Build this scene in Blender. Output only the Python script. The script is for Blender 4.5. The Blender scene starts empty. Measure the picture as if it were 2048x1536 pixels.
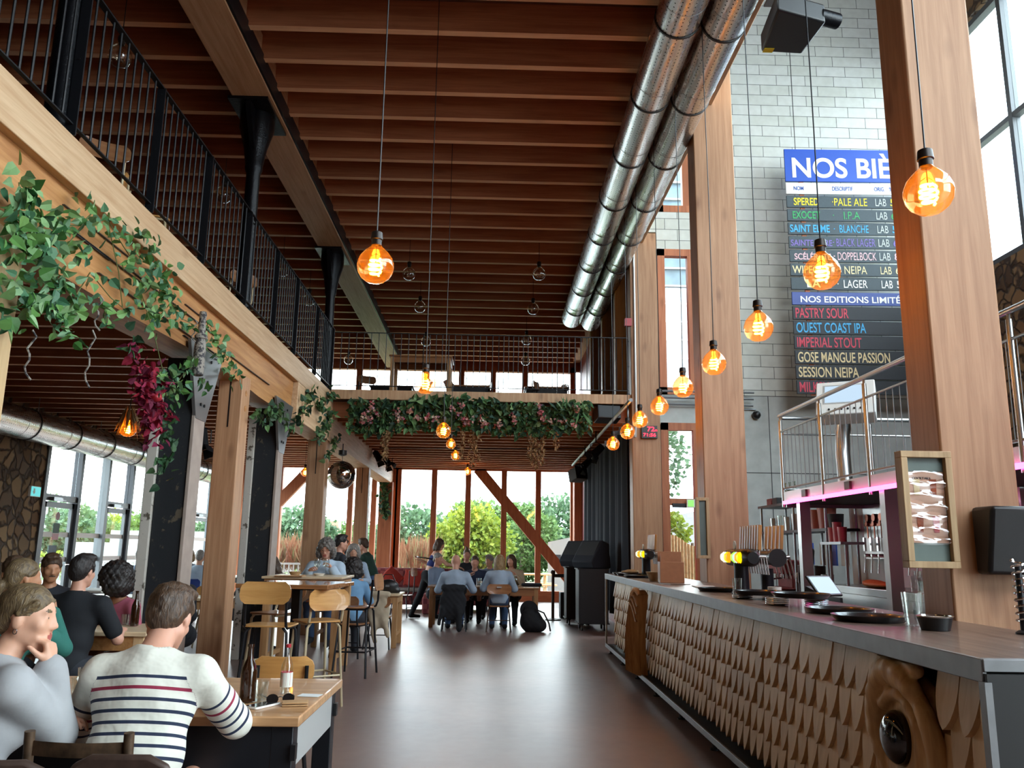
import bpy, math, random
import numpy as np
from mathutils import Vector, Matrix
random.seed(7); rng = np.random.default_rng(7)
S = bpy.context.scene
COL = S.collection
D = bpy.data
PI = math.pi
V = Vector

# ---------------------------------------------------------------- camera
FPX, EYE = 1643.0, 1.45
CR = np.array([[0.99955005, 0.0194076, 0.02287017], [-0.02624687, 0.19685151, 0.98008193], [0.01451901, -0.98024121, 0.19727233]])
cam = D.cameras.new('camera'); camo = D.objects.new('camera', cam); COL.objects.link(camo)
cam.sensor_width = 36; cam.lens = FPX / 2048 * 36; cam.clip_end = 600; cam.clip_start = 0.05
_m = Matrix(((CR[0][0], -CR[0][1], -CR[0][2], 0), (CR[1][0], -CR[1][1], -CR[1][2], 0), (CR[2][0], -CR[2][1], -CR[2][2], EYE), (0, 0, 0, 1)))
camo.matrix_world = _m
S.camera = camo

def P(px, py, X=None, Y=None, Z=None):
    "the point of the place seen at a photograph pixel, on a known plane"
    v = CR @ np.array([px - 1024, py - 768, FPX])
    t = X / v[0] if X is not None else Y / v[1] if Y is not None else (Z - EYE) / v[2]
    return V((v[0] * t, v[1] * t, EYE + v[2] * t))

# ---------------------------------------------------------------- view, sky, daylight
S.view_settings.view_transform = 'Standard'; S.view_settings.look = 'None'
S.view_settings.gamma = 1; S.view_settings.use_curve_mapping = False
S.view_settings.exposure = 1.28
S.cycles.use_denoising = True
S.cycles.max_bounces = 10; S.cycles.diffuse_bounces = 5; S.cycles.glossy_bounces = 4
S.cycles.transparent_max_bounces = 16; S.cycles.transmission_bounces = 6
S.cycles.sample_clamp_indirect = 8; S.cycles.caustics_reflective = False; S.cycles.caustics_refractive = False
W = D.worlds.new('overcast_sky'); S.world = W; W.use_nodes = True
nt = W.node_tree; nt.nodes.clear()
def nn(nt, t, **k):
    n = nt.nodes.new(t)
    for a, b in k.items():
        if a == 'ins':
            for i, v in b.items(): n.inputs[i].default_value = v
        else: setattr(n, a, b)
    return n
def lk(nt, a, b): nt.links.new(a, b)
tc = nn(nt, 'ShaderNodeTexCoord'); mp = nn(nt, 'ShaderNodeMapping', ins={'Scale': (1, 1, 2.6)})
nz = nn(nt, 'ShaderNodeTexNoise', ins={'Scale': 2.2, 'Detail': 5})
cr = nn(nt, 'ShaderNodeValToRGB')
cr.color_ramp.elements[0].position = .38; cr.color_ramp.elements[0].color = (.62, .78, .93, 1)
cr.color_ramp.elements[1].position = .62; cr.color_ramp.elements[1].color = (.95, .97, .97, 1)
bg = nn(nt, 'ShaderNodeBackground', ins={'Strength': 6.5}); ow = nn(nt, 'ShaderNodeOutputWorld')
lk(nt, tc.outputs['Generated'], mp.inputs[0]); lk(nt, mp.outputs[0], nz.inputs['Vector']); lk(nt, nz.outputs[0], cr.inputs[0])
lk(nt, cr.outputs[0], bg.inputs[0]); lk(nt, bg.outputs[0], ow.inputs[0])

def portal(name, loc, rot, sx, sy):
    l = D.lights.new(name, 'AREA'); l.shape = 'RECTANGLE'; l.size = sx; l.size_y = sy; l.cycles.is_portal = True
    o = D.objects.new(name, l); o.location = loc; o.rotation_euler = rot; COL.objects.link(o); return o
portal('daylight_far_windows', (-2.8, 24.45, 1.95), (-PI / 2, 0, 0), 10.4, 3.7)
portal('daylight_upper_windows', (-2.8, 24.45, 5.48), (-PI / 2, 0, 0), 10.4, 2.6)
portal('daylight_left_glazing', (-8.25, 19.5, 1.7), (0, -PI / 2, 0), 3.4, 9.4)
portal('daylight_right_windows', (8.3, 4.5, 8.4), (0, PI / 2, 0), 5.0, 19)
portal('daylight_added_corner', (8.3, -.9, 3.1), (0, PI / 2, 0), 6.0, 6.8)  # serves the unseen low windows added beside the viewer
portal('daylight_added_gable', (5.4, -4.45, 9.9), (PI / 2, 0, 0), 5.4, 4.9)  # serves the gable opening added to brighten the block wall

# ---------------------------------------------------------------- materials
MAT = {}
def newmat(name):
    m = D.materials.new(name); m.use_nodes = True; MAT[name] = m
    return m, m.node_tree, m.node_tree.nodes['Principled BSDF']
def rgb(h):
    "display colour #rrggbb to linear"
    c = [int(h[i:i + 2], 16) / 255 for i in (1, 3, 5)]
    return tuple(x / 12.92 if x <= .04045 else ((x + .055) / 1.055) ** 2.4 for x in c) + (1,)
def setp(b, **k):
    for a, v in k.items(): b.inputs[a.replace('_', ' ')].default_value = v
def plain(name, col, rough=.6, metal=0., var=.0, bump=0., scale=30., coat=0., spec=.5):
    m, nt, b = newmat(name)
    c = rgb(col); setp(b, Base_Color=c, Roughness=rough, Metallic=metal, Coat_Weight=coat)
    b.inputs['Specular IOR Level'].default_value = spec
    if var or bump:
        t = nn(nt, 'ShaderNodeTexCoord'); n = nn(nt, 'ShaderNodeTexNoise', ins={'Scale': scale, 'Detail': 4})
        lk(nt, t.outputs['Object'], n.inputs['Vector'])
        if var:
            r = nn(nt, 'ShaderNodeValToRGB'); e = r.color_ramp.elements
            e[0].position = .3; e[1].position = .7
            e[0].color = tuple(x * (1 - var) for x in c[:3]) + (1,); e[1].color = tuple(min(1, x * (1 + var)) for x in c[:3]) + (1,)
            lk(nt, n.outputs[0], r.inputs[0]); lk(nt, r.outputs[0], b.inputs['Base Color'])
        if bump:
            bp = nn(nt, 'ShaderNodeBump', ins={'Strength': bump, 'Distance': .01}); lk(nt, n.outputs[0], bp.inputs['Height']); lk(nt, bp.outputs[0], b.inputs['Normal'])
    return m
def wood(name, c1, c2, axis='z', rough=.55, knots=.25, scale=1.0, cdark=None, spec=.4, coat=0):
    m, nt, b = newmat(name)
    t = nn(nt, 'ShaderNodeTexCoord'); oi = nn(nt, 'ShaderNodeObjectInfo')
    sc = {'x': (.7, 14, 14), 'y': (14, .7, 14), 'z': (14, 14, .7)}[axis]
    mp = nn(nt, 'ShaderNodeMapping', ins={'Scale': tuple(s * scale for s in sc)})
    ad = nn(nt, 'ShaderNodeVectorMath', operation='ADD')
    cb = nn(nt, 'ShaderNodeCombineXYZ'); mu = nn(nt, 'ShaderNodeMath', operation='MULTIPLY', ins={1: 37.})
    lk(nt, oi.outputs['Random'], mu.inputs[0])
    for i in range(3): lk(nt, mu.outputs[0], cb.inputs[i])
    lk(nt, t.outputs['Object'], mp.inputs[0]); lk(nt, mp.outputs[0], ad.inputs[0]); lk(nt, cb.outputs[0], ad.inputs[1])
    n = nn(nt, 'ShaderNodeTexNoise', ins={'Scale': 1.6, 'Detail': 5, 'Roughness': .6, 'Distortion': .6})
    lk(nt, ad.outputs[0], n.inputs['Vector'])
    r = nn(nt, 'ShaderNodeValToRGB'); e = r.color_ramp.elements; e[0].position = .3; e[1].position = .68
    e[0].color = rgb(c1); e[1].color = rgb(c2); lk(nt, n.outputs[0], r.inputs[0])
    out = r.outputs[0]
    if knots:
        mk = nn(nt, 'ShaderNodeMapping', ins={'Scale': tuple((.5 if s > 1 else .22) * 6 * scale for s in sc)})
        lk(nt, t.outputs['Object'], mk.inputs[0]); ak = nn(nt, 'ShaderNodeVectorMath', operation='ADD'); lk(nt, mk.outputs[0], ak.inputs[0]); lk(nt, cb.outputs[0], ak.inputs[1])
        vo = nn(nt, 'ShaderNodeTexVoronoi', ins={'Scale': 1.2, 'Randomness': 1.}); lk(nt, ak.outputs[0], vo.inputs['Vector'])
        rk = nn(nt, 'ShaderNodeValToRGB'); ek = rk.color_ramp.elements; ek[0].position = .05; ek[1].position = .2
        ek[0].color = (1, 1, 1, 1); ek[1].color = (0, 0, 0, 1); lk(nt, vo.outputs['Distance'], rk.inputs[0])
        mx = nn(nt, 'ShaderNodeMix', data_type='RGBA'); mf = nn(nt, 'ShaderNodeMath', operation='MULTIPLY', ins={1: knots * 2.2}); mf.use_clamp = True
        lk(nt, rk.outputs[0], mf.inputs[0]); lk(nt, mf.outputs[0], mx.inputs[0]); lk(nt, out, mx.inputs[6])
        mx.inputs[7].default_value = rgb(cdark or '#4a2d1c'); out = mx.outputs[2]
    hv = nn(nt, 'ShaderNodeHueSaturation'); mr = nn(nt, 'ShaderNodeMapRange', ins={3: .86, 4: 1.12})
    lk(nt, oi.outputs['Random'], mr.inputs[0]); lk(nt, mr.outputs[0], hv.inputs['Value']); lk(nt, out, hv.inputs['Color'])
    lk(nt, hv.outputs[0], b.inputs['Base Color']); setp(b, Roughness=rough, Coat_Weight=coat); b.inputs['Specular IOR Level'].default_value = spec
    bp = nn(nt, 'ShaderNodeBump', ins={'Strength': .12, 'Distance': .01}); lk(nt, n.outputs[0], bp.inputs['Height']); lk(nt, bp.outputs[0], b.inputs['Normal'])
    return m
def emit(name, col, s):
    m, nt, b = newmat(name); setp(b, Base_Color=(0, 0, 0, 1)); b.inputs['Emission Color'].default_value = rgb(col); b.inputs['Emission Strength'].default_value = s
    return m
def thin(name, tint, gl=.06, rough=.02, gcol=(1, 1, 1, 1), milk=None):
    "thin clear sheet: mostly passes light straight, reflects a little"
    m = D.materials.new(name); m.use_nodes = True; MAT[name] = m; nt = m.node_tree; nt.nodes.clear()
    tr = nn(nt, 'ShaderNodeBsdfTransparent', ins={0: tint}); g = nn(nt, 'ShaderNodeBsdfGlossy', ins={0: gcol, 'Roughness': rough})
    lw = nn(nt, 'ShaderNodeLayerWeight', ins={0: .5}); pw = nn(nt, 'ShaderNodeMath', operation='POWER', ins={1: 4.}); mp = nn(nt, 'ShaderNodeMath', operation='MULTIPLY_ADD', ins={1: .8, 2: gl}); mp.use_clamp = True
    mx = nn(nt, 'ShaderNodeMixShader'); o = nn(nt, 'ShaderNodeOutputMaterial')
    lk(nt, lw.outputs['Facing'], pw.inputs[0]); lk(nt, pw.outputs[0], mp.inputs[0]); lk(nt, mp.outputs[0], mx.inputs[0]); lk(nt, tr.outputs[0], mx.inputs[1]); lk(nt, g.outputs[0], mx.inputs[2]); lk(nt, mx.outputs[0], o.inputs[0])
    if milk:
        tl = nn(nt, 'ShaderNodeBsdfTranslucent', ins={0: milk}); m2 = nn(nt, 'ShaderNodeMixShader', ins={0: .06}); lk(nt, mx.outputs[0], m2.inputs[1]); lk(nt, tl.outputs[0], m2.inputs[2]); lk(nt, m2.outputs[0], o.inputs[0])
    return m
def leafmat(name, cols, rough=.5, trans=.25):
    "leaves: every leaf its own tone"
    m, nt, b = newmat(name)
    g = nn(nt, 'ShaderNodeNewGeometry'); r = nn(nt, 'ShaderNodeValToRGB'); cr = r.color_ramp
    while len(cr.elements) < len(cols): cr.elements.new(.5)
    for i, c in enumerate(cols): cr.elements[i].position = i / max(1, len(cols) - 1); cr.elements[i].color = rgb(c)
    lk(nt, g.outputs['Random Per Island'], r.inputs[0]); lk(nt, r.outputs[0], b.inputs['Base Color']); setp(b, Roughness=rough)
    b.inputs['Specular IOR Level'].default_value = .3
    if trans:
        tl = nn(nt, 'ShaderNodeBsdfTranslucent'); lk(nt, r.outputs[0], tl.inputs[0]); mx = nn(nt, 'ShaderNodeMixShader', ins={0: trans})
        o = nt.nodes['Material Output']; lk(nt, b.outputs[0], mx.inputs[1]); lk(nt, tl.outputs[0], mx.inputs[2]); lk(nt, mx.outputs[0], o.inputs[0])
    return m

wood('glulam_z', '#b58a68', '#d2ae8b', 'z', knots=.22, cdark='#6b4128')
wood('glulam_y', '#c09a74', '#dcbd98', 'y', knots=.16, cdark='#80552f')
wood('column_z', '#a07555', '#bd9370', 'z', knots=.2, cdark='#5c3320')
wood('larch_z', '#9a5838', '#b8744e', 'z', knots=.12)
wood('larch_x', '#9a5838', '#b8744e', 'x', knots=.12)
wood('joist_x', '#995c40', '#b97855', 'x', knots=.1)
wood('oak_y', '#a06a3c', '#c99660', 'y', knots=.22, scale=.8, cdark='#3c2413')
wood('table_x', '#a0764f', '#c79b70', 'x', rough=.38, knots=.08, coat=.25)
wood('table_y', '#a0764f', '#c79b70', 'y', rough=.38, knots=.08, coat=.25)
wood('paletable_x', '#c4ab88', '#ddc8a6', 'x', rough=.4, knots=.06, coat=.2)
wood('darktop_y', '#54423a', '#7a6558', 'y', rough=.32, knots=.03, coat=.2)
wood('ply', '#c08a4c', '#d8a565', 'x', rough=.35, knots=0, coat=.3)
wood('ply_dark', '#8e5e3c', '#a97850', 'x', rough=.4, knots=0, coat=.2)
wood('leg_wood', '#a57a50', '#c49a6c', 'z', rough=.5, knots=.08)
wood('pale_wood', '#c9a373', '#e0c095', 'z', rough=.55, knots=.1)
wood('carved', '#a88355', '#cdab7a', 'z', rough=.6, knots=.05, cdark='#5d4021')
wood('frame_wood', '#a98c66', '#c7ab82', 'z', rough=.6, knots=.08)
wood('handle_wood', '#a8733f', '#c99458', 'z', rough=.45, knots=0)
plain('black_metal', '#191b20', .42, .3, bump=.05, scale=60)
plain('black_cast', '#15171c', .3, .5, bump=.35, scale=45)
plain('dark_paint', '#22262c', .5, var=.2, bump=.1, scale=25)
plain('grey_frame', '#5d6164', .45, .2)
plain('dark_frame', '#2b2d33', .45, .2)
plain('steel_grey', '#8f9396', .35, .8)
plain('stainless', '#b9bcbc', .28, 1., bump=.03, scale=90)
plain('chrome', '#d5d5d5', .12, 1.)
plain('cream_metal', '#cbbb98', .4, .1)
plain('brown_metal', '#4a3a33', .45, .3, var=.2)
plain('zinc_edge', '#84878a', .45, .5, var=.1, scale=12)
plain('tray_black', '#14161b', .28, 0, coat=.3)
plain('black_plastic', '#101114', .4)
plain('dark_grey', '#2e3033', .6)
plain('white_paint', '#e4e2dc', .5)
plain('concrete_grey', '#b4bbb8', .75, var=.14, bump=.12, scale=3.5)
plain('pale_metal', '#c6c8c6', .4, .4)
plain('deck_dark', '#3a2a24', .8)
plain('roof_board', '#5b3b2c', .75, var=.12, scale=4)
plain('rubber', '#121212', .7)
plain('brown_glass', '#2a1508', .08, coat=.6)
plain('paper', '#dedbd2', .7)
plain('kraft', '#b48f66', .75, var=.06)
plain('red_plastic', '#a32430', .4)
plain('red_lacquer', '#7c2c2c', .5, var=.15)
plain('blue_sign', '#1c4fb4', .45)
plain('blue_dark', '#26418c', .45)
plain('board_white', '#dfe5e6', .5)
plain('slate', '#37454c', .6, var=.08)
plain('chalk_black', '#1a1f26', .6, var=.1)
plain('board_green', '#5b6b65', .5, var=.1, scale=8)
plain('curtain_black', '#1f2530', .85)
plain('mirror_ball', '#b0a49a', .07, 1.)
plain('red_fabric', '#84343a', .9, var=.1, scale=80)
plain('red_cushion', '#a93a30', .9, var=.1, scale=80)
plain('grey_fabric', '#938f8c', .9, var=.1, scale=60)
plain('gravel', '#78756d', .9, var=.15, scale=2)
plain('outside_white', '#8c8c8c', .7)
plain('outside_blue', '#5c6e79', .6, var=.2, scale=3)
plain('reed', '#b59d78', .8, var=.25, scale=14)
plain('trunk', '#5a4c3d', .8, var=.2, scale=8)
plain('dry_stem', '#b98f6a', .8, var=.2)
plain('outside_floor', '#7c7a73', .8, var=.08, scale=1.5)
plain('outside_grass', '#415524', .9, var=.3, scale=5)
plain('lens_orange_print', '#d98a3a', .6); wood('table_gloss', '#8f5f3c', '#b07d52', 'x', rough=.16, knots=.05, coat=.6); plain('rusty', '#54402f', .55, .4, var=.5, scale=25); plain('label_white', '#d8dad2', .6); plain('label_red', '#c2323a', .5); plain('leaf_stem', '#5f6b3c', .7); plain('brick_red', '#94705e', .9, var=.25, scale=3); plain('pink_check', '#c98a8a', .8, var=.3, scale=40); wood('joist_lit_edge', '#dcb08c', '#f0cba6', 'x', knots=.06); plain('pale_flange', '#a3948a', .6, var=.12, scale=6); plain('end_black', '#0a0b0d', .55); plain('black_gloss', '#0b0c0e', .08, coat=.5); plain('box_wood', '#a06a45', .5, var=.06); plain('kraft_pink', '#c39a82', .6); plain('fridge_dark', '#3a2b35', .15, coat=.4)
thin('water', (.95, .97, .97, 1), .06); thin('green_glass', (.25, .4, .15, 1), .12)
wood('fin_wood', '#a88058', '#cda67a', 'z', rough=.6, knots=.03)
plain('copper', '#8a4c38', .25, .9)
plain('pink_cup', '#c07a70', .4)
plain('amber_socket', '#2a211c', .4, .4)
thin('window_glass', (.93, .96, .95, 1), .05)
thin('amber_glass', (1.0, .83, .54, 1), .09, .02, (1, .93, .82, 1), (.9, .45, .1, 1))
thin('drink_glass', (.93, .96, .95, 1), .12)
thin('clear_bulb', (.93, .87, .76, 1), .10)
thin('plastic_sheet', (.99, .99, .98, 1), .14, .12)
emit('filament', '#ffa52e', 34)
emit('filament_soft', '#ff9a2a', 9)
emit('neon_pink', '#ff4fa8', 3.2)
emit('red_led', '#ff1a30', 3)
emit('screen_soft', '#9fb4c6', .7)
emit('exit_green', '#63a54c', 1.2)
emit('exit_teal', '#3a8d8d', 1.0)
for _n, _c in (('lens_white', '#e6ecd0'), ('lens_yellow', '#ffd400'), ('lens_orange', '#ff9a18'), ('lens_green', '#a6e04a'), ('lens_blue', '#b7d9c9')): emit(_n, _c, .6)
leafmat('ivy', ['#2f5a38', '#48783c', '#6f9a55', '#8fb384', '#3d6b4e', '#5d8a66'], .4, .15)
leafmat('ivy_dark', ['#24412c', '#34573a', '#4a6e44', '#5b7f5a'], .5, .15)
leafmat('garland_green', ['#33502f', '#456b42', '#5f8350', '#39564a', '#27402c', '#7a9663'], .55, .15)
leafmat('flower_mix', ['#c7626a', '#d9a39a', '#8d3550', '#e0c6b8', '#b8455a', '#c9b08c', '#9a6a8a'], .7, .2)
leafmat('flower_red', ['#7e1f3a', '#b02a42', '#5c1c34', '#952b50'], .7, .2)
leafmat('dry_flower', ['#8a6a48', '#a98b62', '#6d5238', '#b5845a'], .8, .2)
leafmat('tree_green', ['#3a5024', '#4b6330', '#5b723e', '#445f34', '#697f49'], .6, .35)
leafmat('tree_blue', ['#3e5638', '#4c6548', '#5b7253', '#374e39'], .6, .35)
leafmat('tree_yellow', ['#687721', '#7c882b', '#5a6e25', '#8b9239', '#4d6524'], .6, .4)
leafmat('reed_red', ['#7b5741', '#8b664d', '#75402f', '#8e785e', '#656d43'], .8, .3)
# ---- special surfaces
def floor_mat():
    m, nt, b = newmat('polished_floor'); t = nn(nt, 'ShaderNodeTexCoord')
    n1 = nn(nt, 'ShaderNodeTexNoise', ins={'Scale': .8, 'Detail': 6}); n2 = nn(nt, 'ShaderNodeTexNoise', ins={'Scale': 9, 'Detail': 5})
    lk(nt, t.outputs['Object'], n1.inputs['Vector']); lk(nt, t.outputs['Object'], n2.inputs['Vector'])
    r = nn(nt, 'ShaderNodeValToRGB'); e = r.color_ramp.elements; e[0].position = .3; e[1].position = .7; e[0].color = rgb('#66504a'); e[1].color = rgb('#85695f')
    lk(nt, n1.outputs[0], r.inputs[0]); lk(nt, r.outputs[0], b.inputs['Base Color'])
    mr = nn(nt, 'ShaderNodeMapRange', ins={3: .36, 4: .48}); lk(nt, n2.outputs[0], mr.inputs[0]); lk(nt, mr.outputs[0], b.inputs['Roughness'])
    n3 = nn(nt, 'ShaderNodeTexNoise', ins={'Scale': 1.2, 'Detail': 2}); lk(nt, t.outputs['Object'], n3.inputs['Vector'])
    bp = nn(nt, 'ShaderNodeBump', ins={'Strength': .03, 'Distance': .02}); lk(nt, n3.outputs[0], bp.inputs['Height']); lk(nt, bp.outputs[0], b.inputs['Normal'])
    b.inputs['Specular IOR Level'].default_value = 1.; setp(b, Coat_Weight=.5, Coat_Roughness=.36)
floor_mat()
def block_mat():
    m, nt, b = newmat('block_wall'); t = nn(nt, 'ShaderNodeTexCoord'); sx = nn(nt, 'ShaderNodeSeparateXYZ'); cb = nn(nt, 'ShaderNodeCombineXYZ')
    lk(nt, t.outputs['Object'], sx.inputs[0]); lk(nt, sx.outputs[0], cb.inputs[0]); lk(nt, sx.outputs[2], cb.inputs[1])
    br = nn(nt, 'ShaderNodeTexBrick', ins={'Scale': 1., 'Mortar Size': .005, 'Mortar Smooth': .1, 'Brick Width': .56, 'Row Height': .215, 'Bias': 0.})
    br.offset = .42; br.squash = 1
    br.inputs['Color1'].default_value = rgb('#cdd2ca'); br.inputs['Color2'].default_value = rgb('#dadeda'); br.inputs['Mortar'].default_value = rgb('#565c57')
    lk(nt, cb.outputs[0], br.inputs['Vector'])
    n = nn(nt, 'ShaderNodeTexNoise', ins={'Scale': 7, 'Detail': 6}); lk(nt, t.outputs['Object'], n.inputs['Vector'])
    mx = nn(nt, 'ShaderNodeMix', data_type='RGBA', blend_type='MULTIPLY', ins={0: .45}); r = nn(nt, 'ShaderNodeValToRGB'); r.color_ramp.elements[0].position = .3; r.color_ramp.elements[0].color = (.62, .61, .57, 1)
    lk(nt, n.outputs[0], r.inputs[0]); lk(nt, br.outputs[0], mx.inputs[6]); lk(nt, r.outputs[0], mx.inputs[7]); lk(nt, mx.outputs[2], b.inputs['Base Color']); setp(b, Roughness=.85)
    bp = nn(nt, 'ShaderNodeBump', ins={'Strength': .5, 'Distance': .01}); bp.invert = True; lk(nt, br.outputs['Fac'], bp.inputs['Height']); lk(nt, bp.outputs[0], b.inputs['Normal'])
block_mat()
def stone_mat():
    m, nt, b = newmat('rubble_stone'); t = nn(nt, 'ShaderNodeTexCoord'); n0 = nn(nt, 'ShaderNodeTexNoise', ins={'Scale': 3, 'Detail': 2})
    lk(nt, t.outputs['Object'], n0.inputs['Vector']); ad = nn(nt, 'ShaderNodeVectorMath', operation='MULTIPLY_ADD'); ad.inputs[1].default_value = (.3, .3, .3)
    lk(nt, n0.outputs['Color'], ad.inputs[0]); lk(nt, t.outputs['Object'], ad.inputs[2])
    v = nn(nt, 'ShaderNodeTexVoronoi', ins={'Scale': 4.2}); v2 = nn(nt, 'ShaderNodeTexVoronoi', feature='DISTANCE_TO_EDGE', ins={'Scale': 4.2}) 
    lk(nt, ad.outputs[0], v.inputs['Vector']); lk(nt, ad.outputs[0], v2.inputs['Vector'])
    sp = nn(nt, 'ShaderNodeSeparateColor'); lk(nt, v.outputs['Color'], sp.inputs[0])
    r = nn(nt, 'ShaderNodeValToRGB'); cr = r.color_ramp
    for i, c in enumerate(['#6b5138', '#8c7050', '#a38a66', '#5a4634', '#7d6a55']):
        if i > 1: cr.elements.new(.5)
    for i, c in enumerate(['#6b5138', '#8c7050', '#a38a66', '#5a4634', '#7d6a55']): cr.elements[i].position = i / 4; cr.elements[i].color = rgb(c)
    lk(nt, sp.outputs[0], r.inputs[0]); rk = nn(nt, 'ShaderNodeValToRGB'); rk.color_ramp.elements[0].position = .02; rk.color_ramp.elements[1].position = .12; lk(nt, v2.outputs[0], rk.inputs[0])
    mx = nn(nt, 'ShaderNodeMix', data_type='RGBA'); mx.inputs[6].default_value = rgb('#4d4034'); lk(nt, rk.outputs[0], mx.inputs[0]); lk(nt, r.outputs[0], mx.inputs[7]); lk(nt, mx.outputs[2], b.inputs['Base Color']); setp(b, Roughness=.9)
    bp = nn(nt, 'ShaderNodeBump', ins={'Strength': .9, 'Distance': .05}); lk(nt, rk.outputs[0], bp.inputs['Height']); lk(nt, bp.outputs[0], b.inputs['Normal'])
stone_mat()
def peel_mat(name, base, patch, th=.52, scale=5):
    "flaking paint in two tones"
    m, nt, b = newmat(name); t = nn(nt, 'ShaderNodeTexCoord'); n = nn(nt, 'ShaderNodeTexNoise', ins={'Scale': scale, 'Detail': 7, 'Roughness': .65}); lk(nt, t.outputs['Object'], n.inputs['Vector'])
    r = nn(nt, 'ShaderNodeValToRGB'); e = r.color_ramp.elements; e[0].position = th - .02; e[1].position = th + .02; e[0].color = rgb(base); e[1].color = rgb(patch); lk(nt, n.outputs[0], r.inputs[0]); lk(nt, r.outputs[0], b.inputs['Base Color']); setp(b, Roughness=.7)
    bp = nn(nt, 'ShaderNodeBump', ins={'Strength': .4, 'Distance': .01}); lk(nt, n.outputs[0], bp.inputs['Height']); lk(nt, bp.outputs[0], b.inputs['Normal'])
peel_mat('peel_black', '#1d2126', '#5d5446', .6, 5); peel_mat('peel_white', '#c3bfb6', '#5a5348', .6, 7); peel_mat('birch_bark', '#8f8a82', '#37353a', .52, 30)
def duct_mat():
    m, nt, b = newmat('galvanised'); t = nn(nt, 'ShaderNodeTexCoord'); mp = nn(nt, 'ShaderNodeMapping', ins={'Scale': (9, 1.2, 9)}); lk(nt, t.outputs['Object'], mp.inputs[0])
    n = nn(nt, 'ShaderNodeTexNoise', ins={'Scale': 3, 'Detail': 5}); lk(nt, mp.outputs[0], n.inputs['Vector'])
    mr = nn(nt, 'ShaderNodeMapRange', ins={3: .24, 4: .32}); lk(nt, n.outputs[0], mr.inputs[0]); lk(nt, mr.outputs[0], b.inputs['Roughness']); setp(b, Metallic=1., Base_Color=rgb('#d2d0cd'))
    return m, nt, b, t
duct_mat()
def perf_mat():
    m, nt, b, t = duct_mat(); m.name = 'galvanised_perforated'; MAT['galvanised_perf'] = m
    def ma(op, *a):
        n = nn(nt, 'ShaderNodeMath', operation=op)
        for i, v in enumerate(a):
            if isinstance(v, (int, float)): n.inputs[i].default_value = v
            else: lk(nt, v, n.inputs[i])
        return n.outputs[0]
    sx = nn(nt, 'ShaderNodeSeparateXYZ'); lk(nt, t.outputs['Object'], sx.inputs[0]); an = ma('ARCTAN2', sx.outputs[2], sx.outputs[0])
    u = ma('SUBTRACT', ma('FRACT', ma('MULTIPLY', sx.outputs[1], 18.)), .5); v = ma('SUBTRACT', ma('FRACT', ma('MULTIPLY', an, 3.4)), .5)
    d = ma('SQRT', ma('ADD', ma('POWER', ma('ABSOLUTE', u), 2.), ma('POWER', ma('MULTIPLY', ma('ABSOLUTE', v), 1.1), 2.)))
    dot = ma('LESS_THAN', d, .13); mx = nn(nt, 'ShaderNodeMix', data_type='RGBA'); mx.inputs[6].default_value = rgb('#d2d0cd'); mx.inputs[7].default_value = rgb('#26241f'); lk(nt, dot, mx.inputs[0]); lk(nt, mx.outputs[2], b.inputs['Base Color'])
perf_mat()
def stripes_mat():
    "marinière jersey: bands follow the knit rows stored on the sleeves and the trunk"
    m, nt, b = newmat('striped_jersey'); a = nn(nt, 'ShaderNodeAttribute', attribute_name='row')
    def band(lo, hi):
        g = nn(nt, 'ShaderNodeMath', operation='GREATER_THAN', ins={1: lo}); l = nn(nt, 'ShaderNodeMath', operation='LESS_THAN', ins={1: hi}); mu = nn(nt, 'ShaderNodeMath', operation='MULTIPLY')
        return g, l, mu
    md = nn(nt, 'ShaderNodeMath', operation='FRACT'); lk(nt, a.outputs['Fac'], md.inputs[0])
    l = nn(nt, 'ShaderNodeMath', operation='LESS_THAN', ins={1: .3}); lk(nt, md.outputs[0], l.inputs[0])
    g = nn(nt, 'ShaderNodeMath', operation='GREATER_THAN', ins={1: 0.}); lk(nt, a.outputs['Fac'], g.inputs[0])
    on = nn(nt, 'ShaderNodeMath', operation='MULTIPLY'); lk(nt, l.outputs[0], on.inputs[0]); lk(nt, g.outputs[0], on.inputs[1])
    cmp = nn(nt, 'ShaderNodeMath', operation='COMPARE', ins={1: 1.25, 2: .3}); lk(nt, a.outputs['Fac'], cmp.inputs[0])
    m1 = nn(nt, 'ShaderNodeMix', data_type='RGBA'); m1.inputs[6].default_value = rgb('#1d2740'); m1.inputs[7].default_value = rgb('#8c2440'); lk(nt, cmp.outputs[0], m1.inputs[0])
    m2 = nn(nt, 'ShaderNodeMix', data_type='RGBA'); m2.inputs[6].default_value = rgb('#d9d7cb'); lk(nt, on.outputs[0], m2.inputs[0]); lk(nt, m1.outputs[2], m2.inputs[7]); lk(nt, m2.outputs[2], b.inputs['Base Color']); setp(b, Roughness=.85)
    t = nn(nt, 'ShaderNodeTexCoord'); n = nn(nt, 'ShaderNodeTexNoise', ins={'Scale': 9, 'Detail': 3}); lk(nt, t.outputs['Object'], n.inputs['Vector'])
    bp = nn(nt, 'ShaderNodeBump', ins={'Strength': .5, 'Distance': .03}); lk(nt, n.outputs[0], bp.inputs['Height']); lk(nt, bp.outputs[0], b.inputs['Normal'])
stripes_mat()
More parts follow.
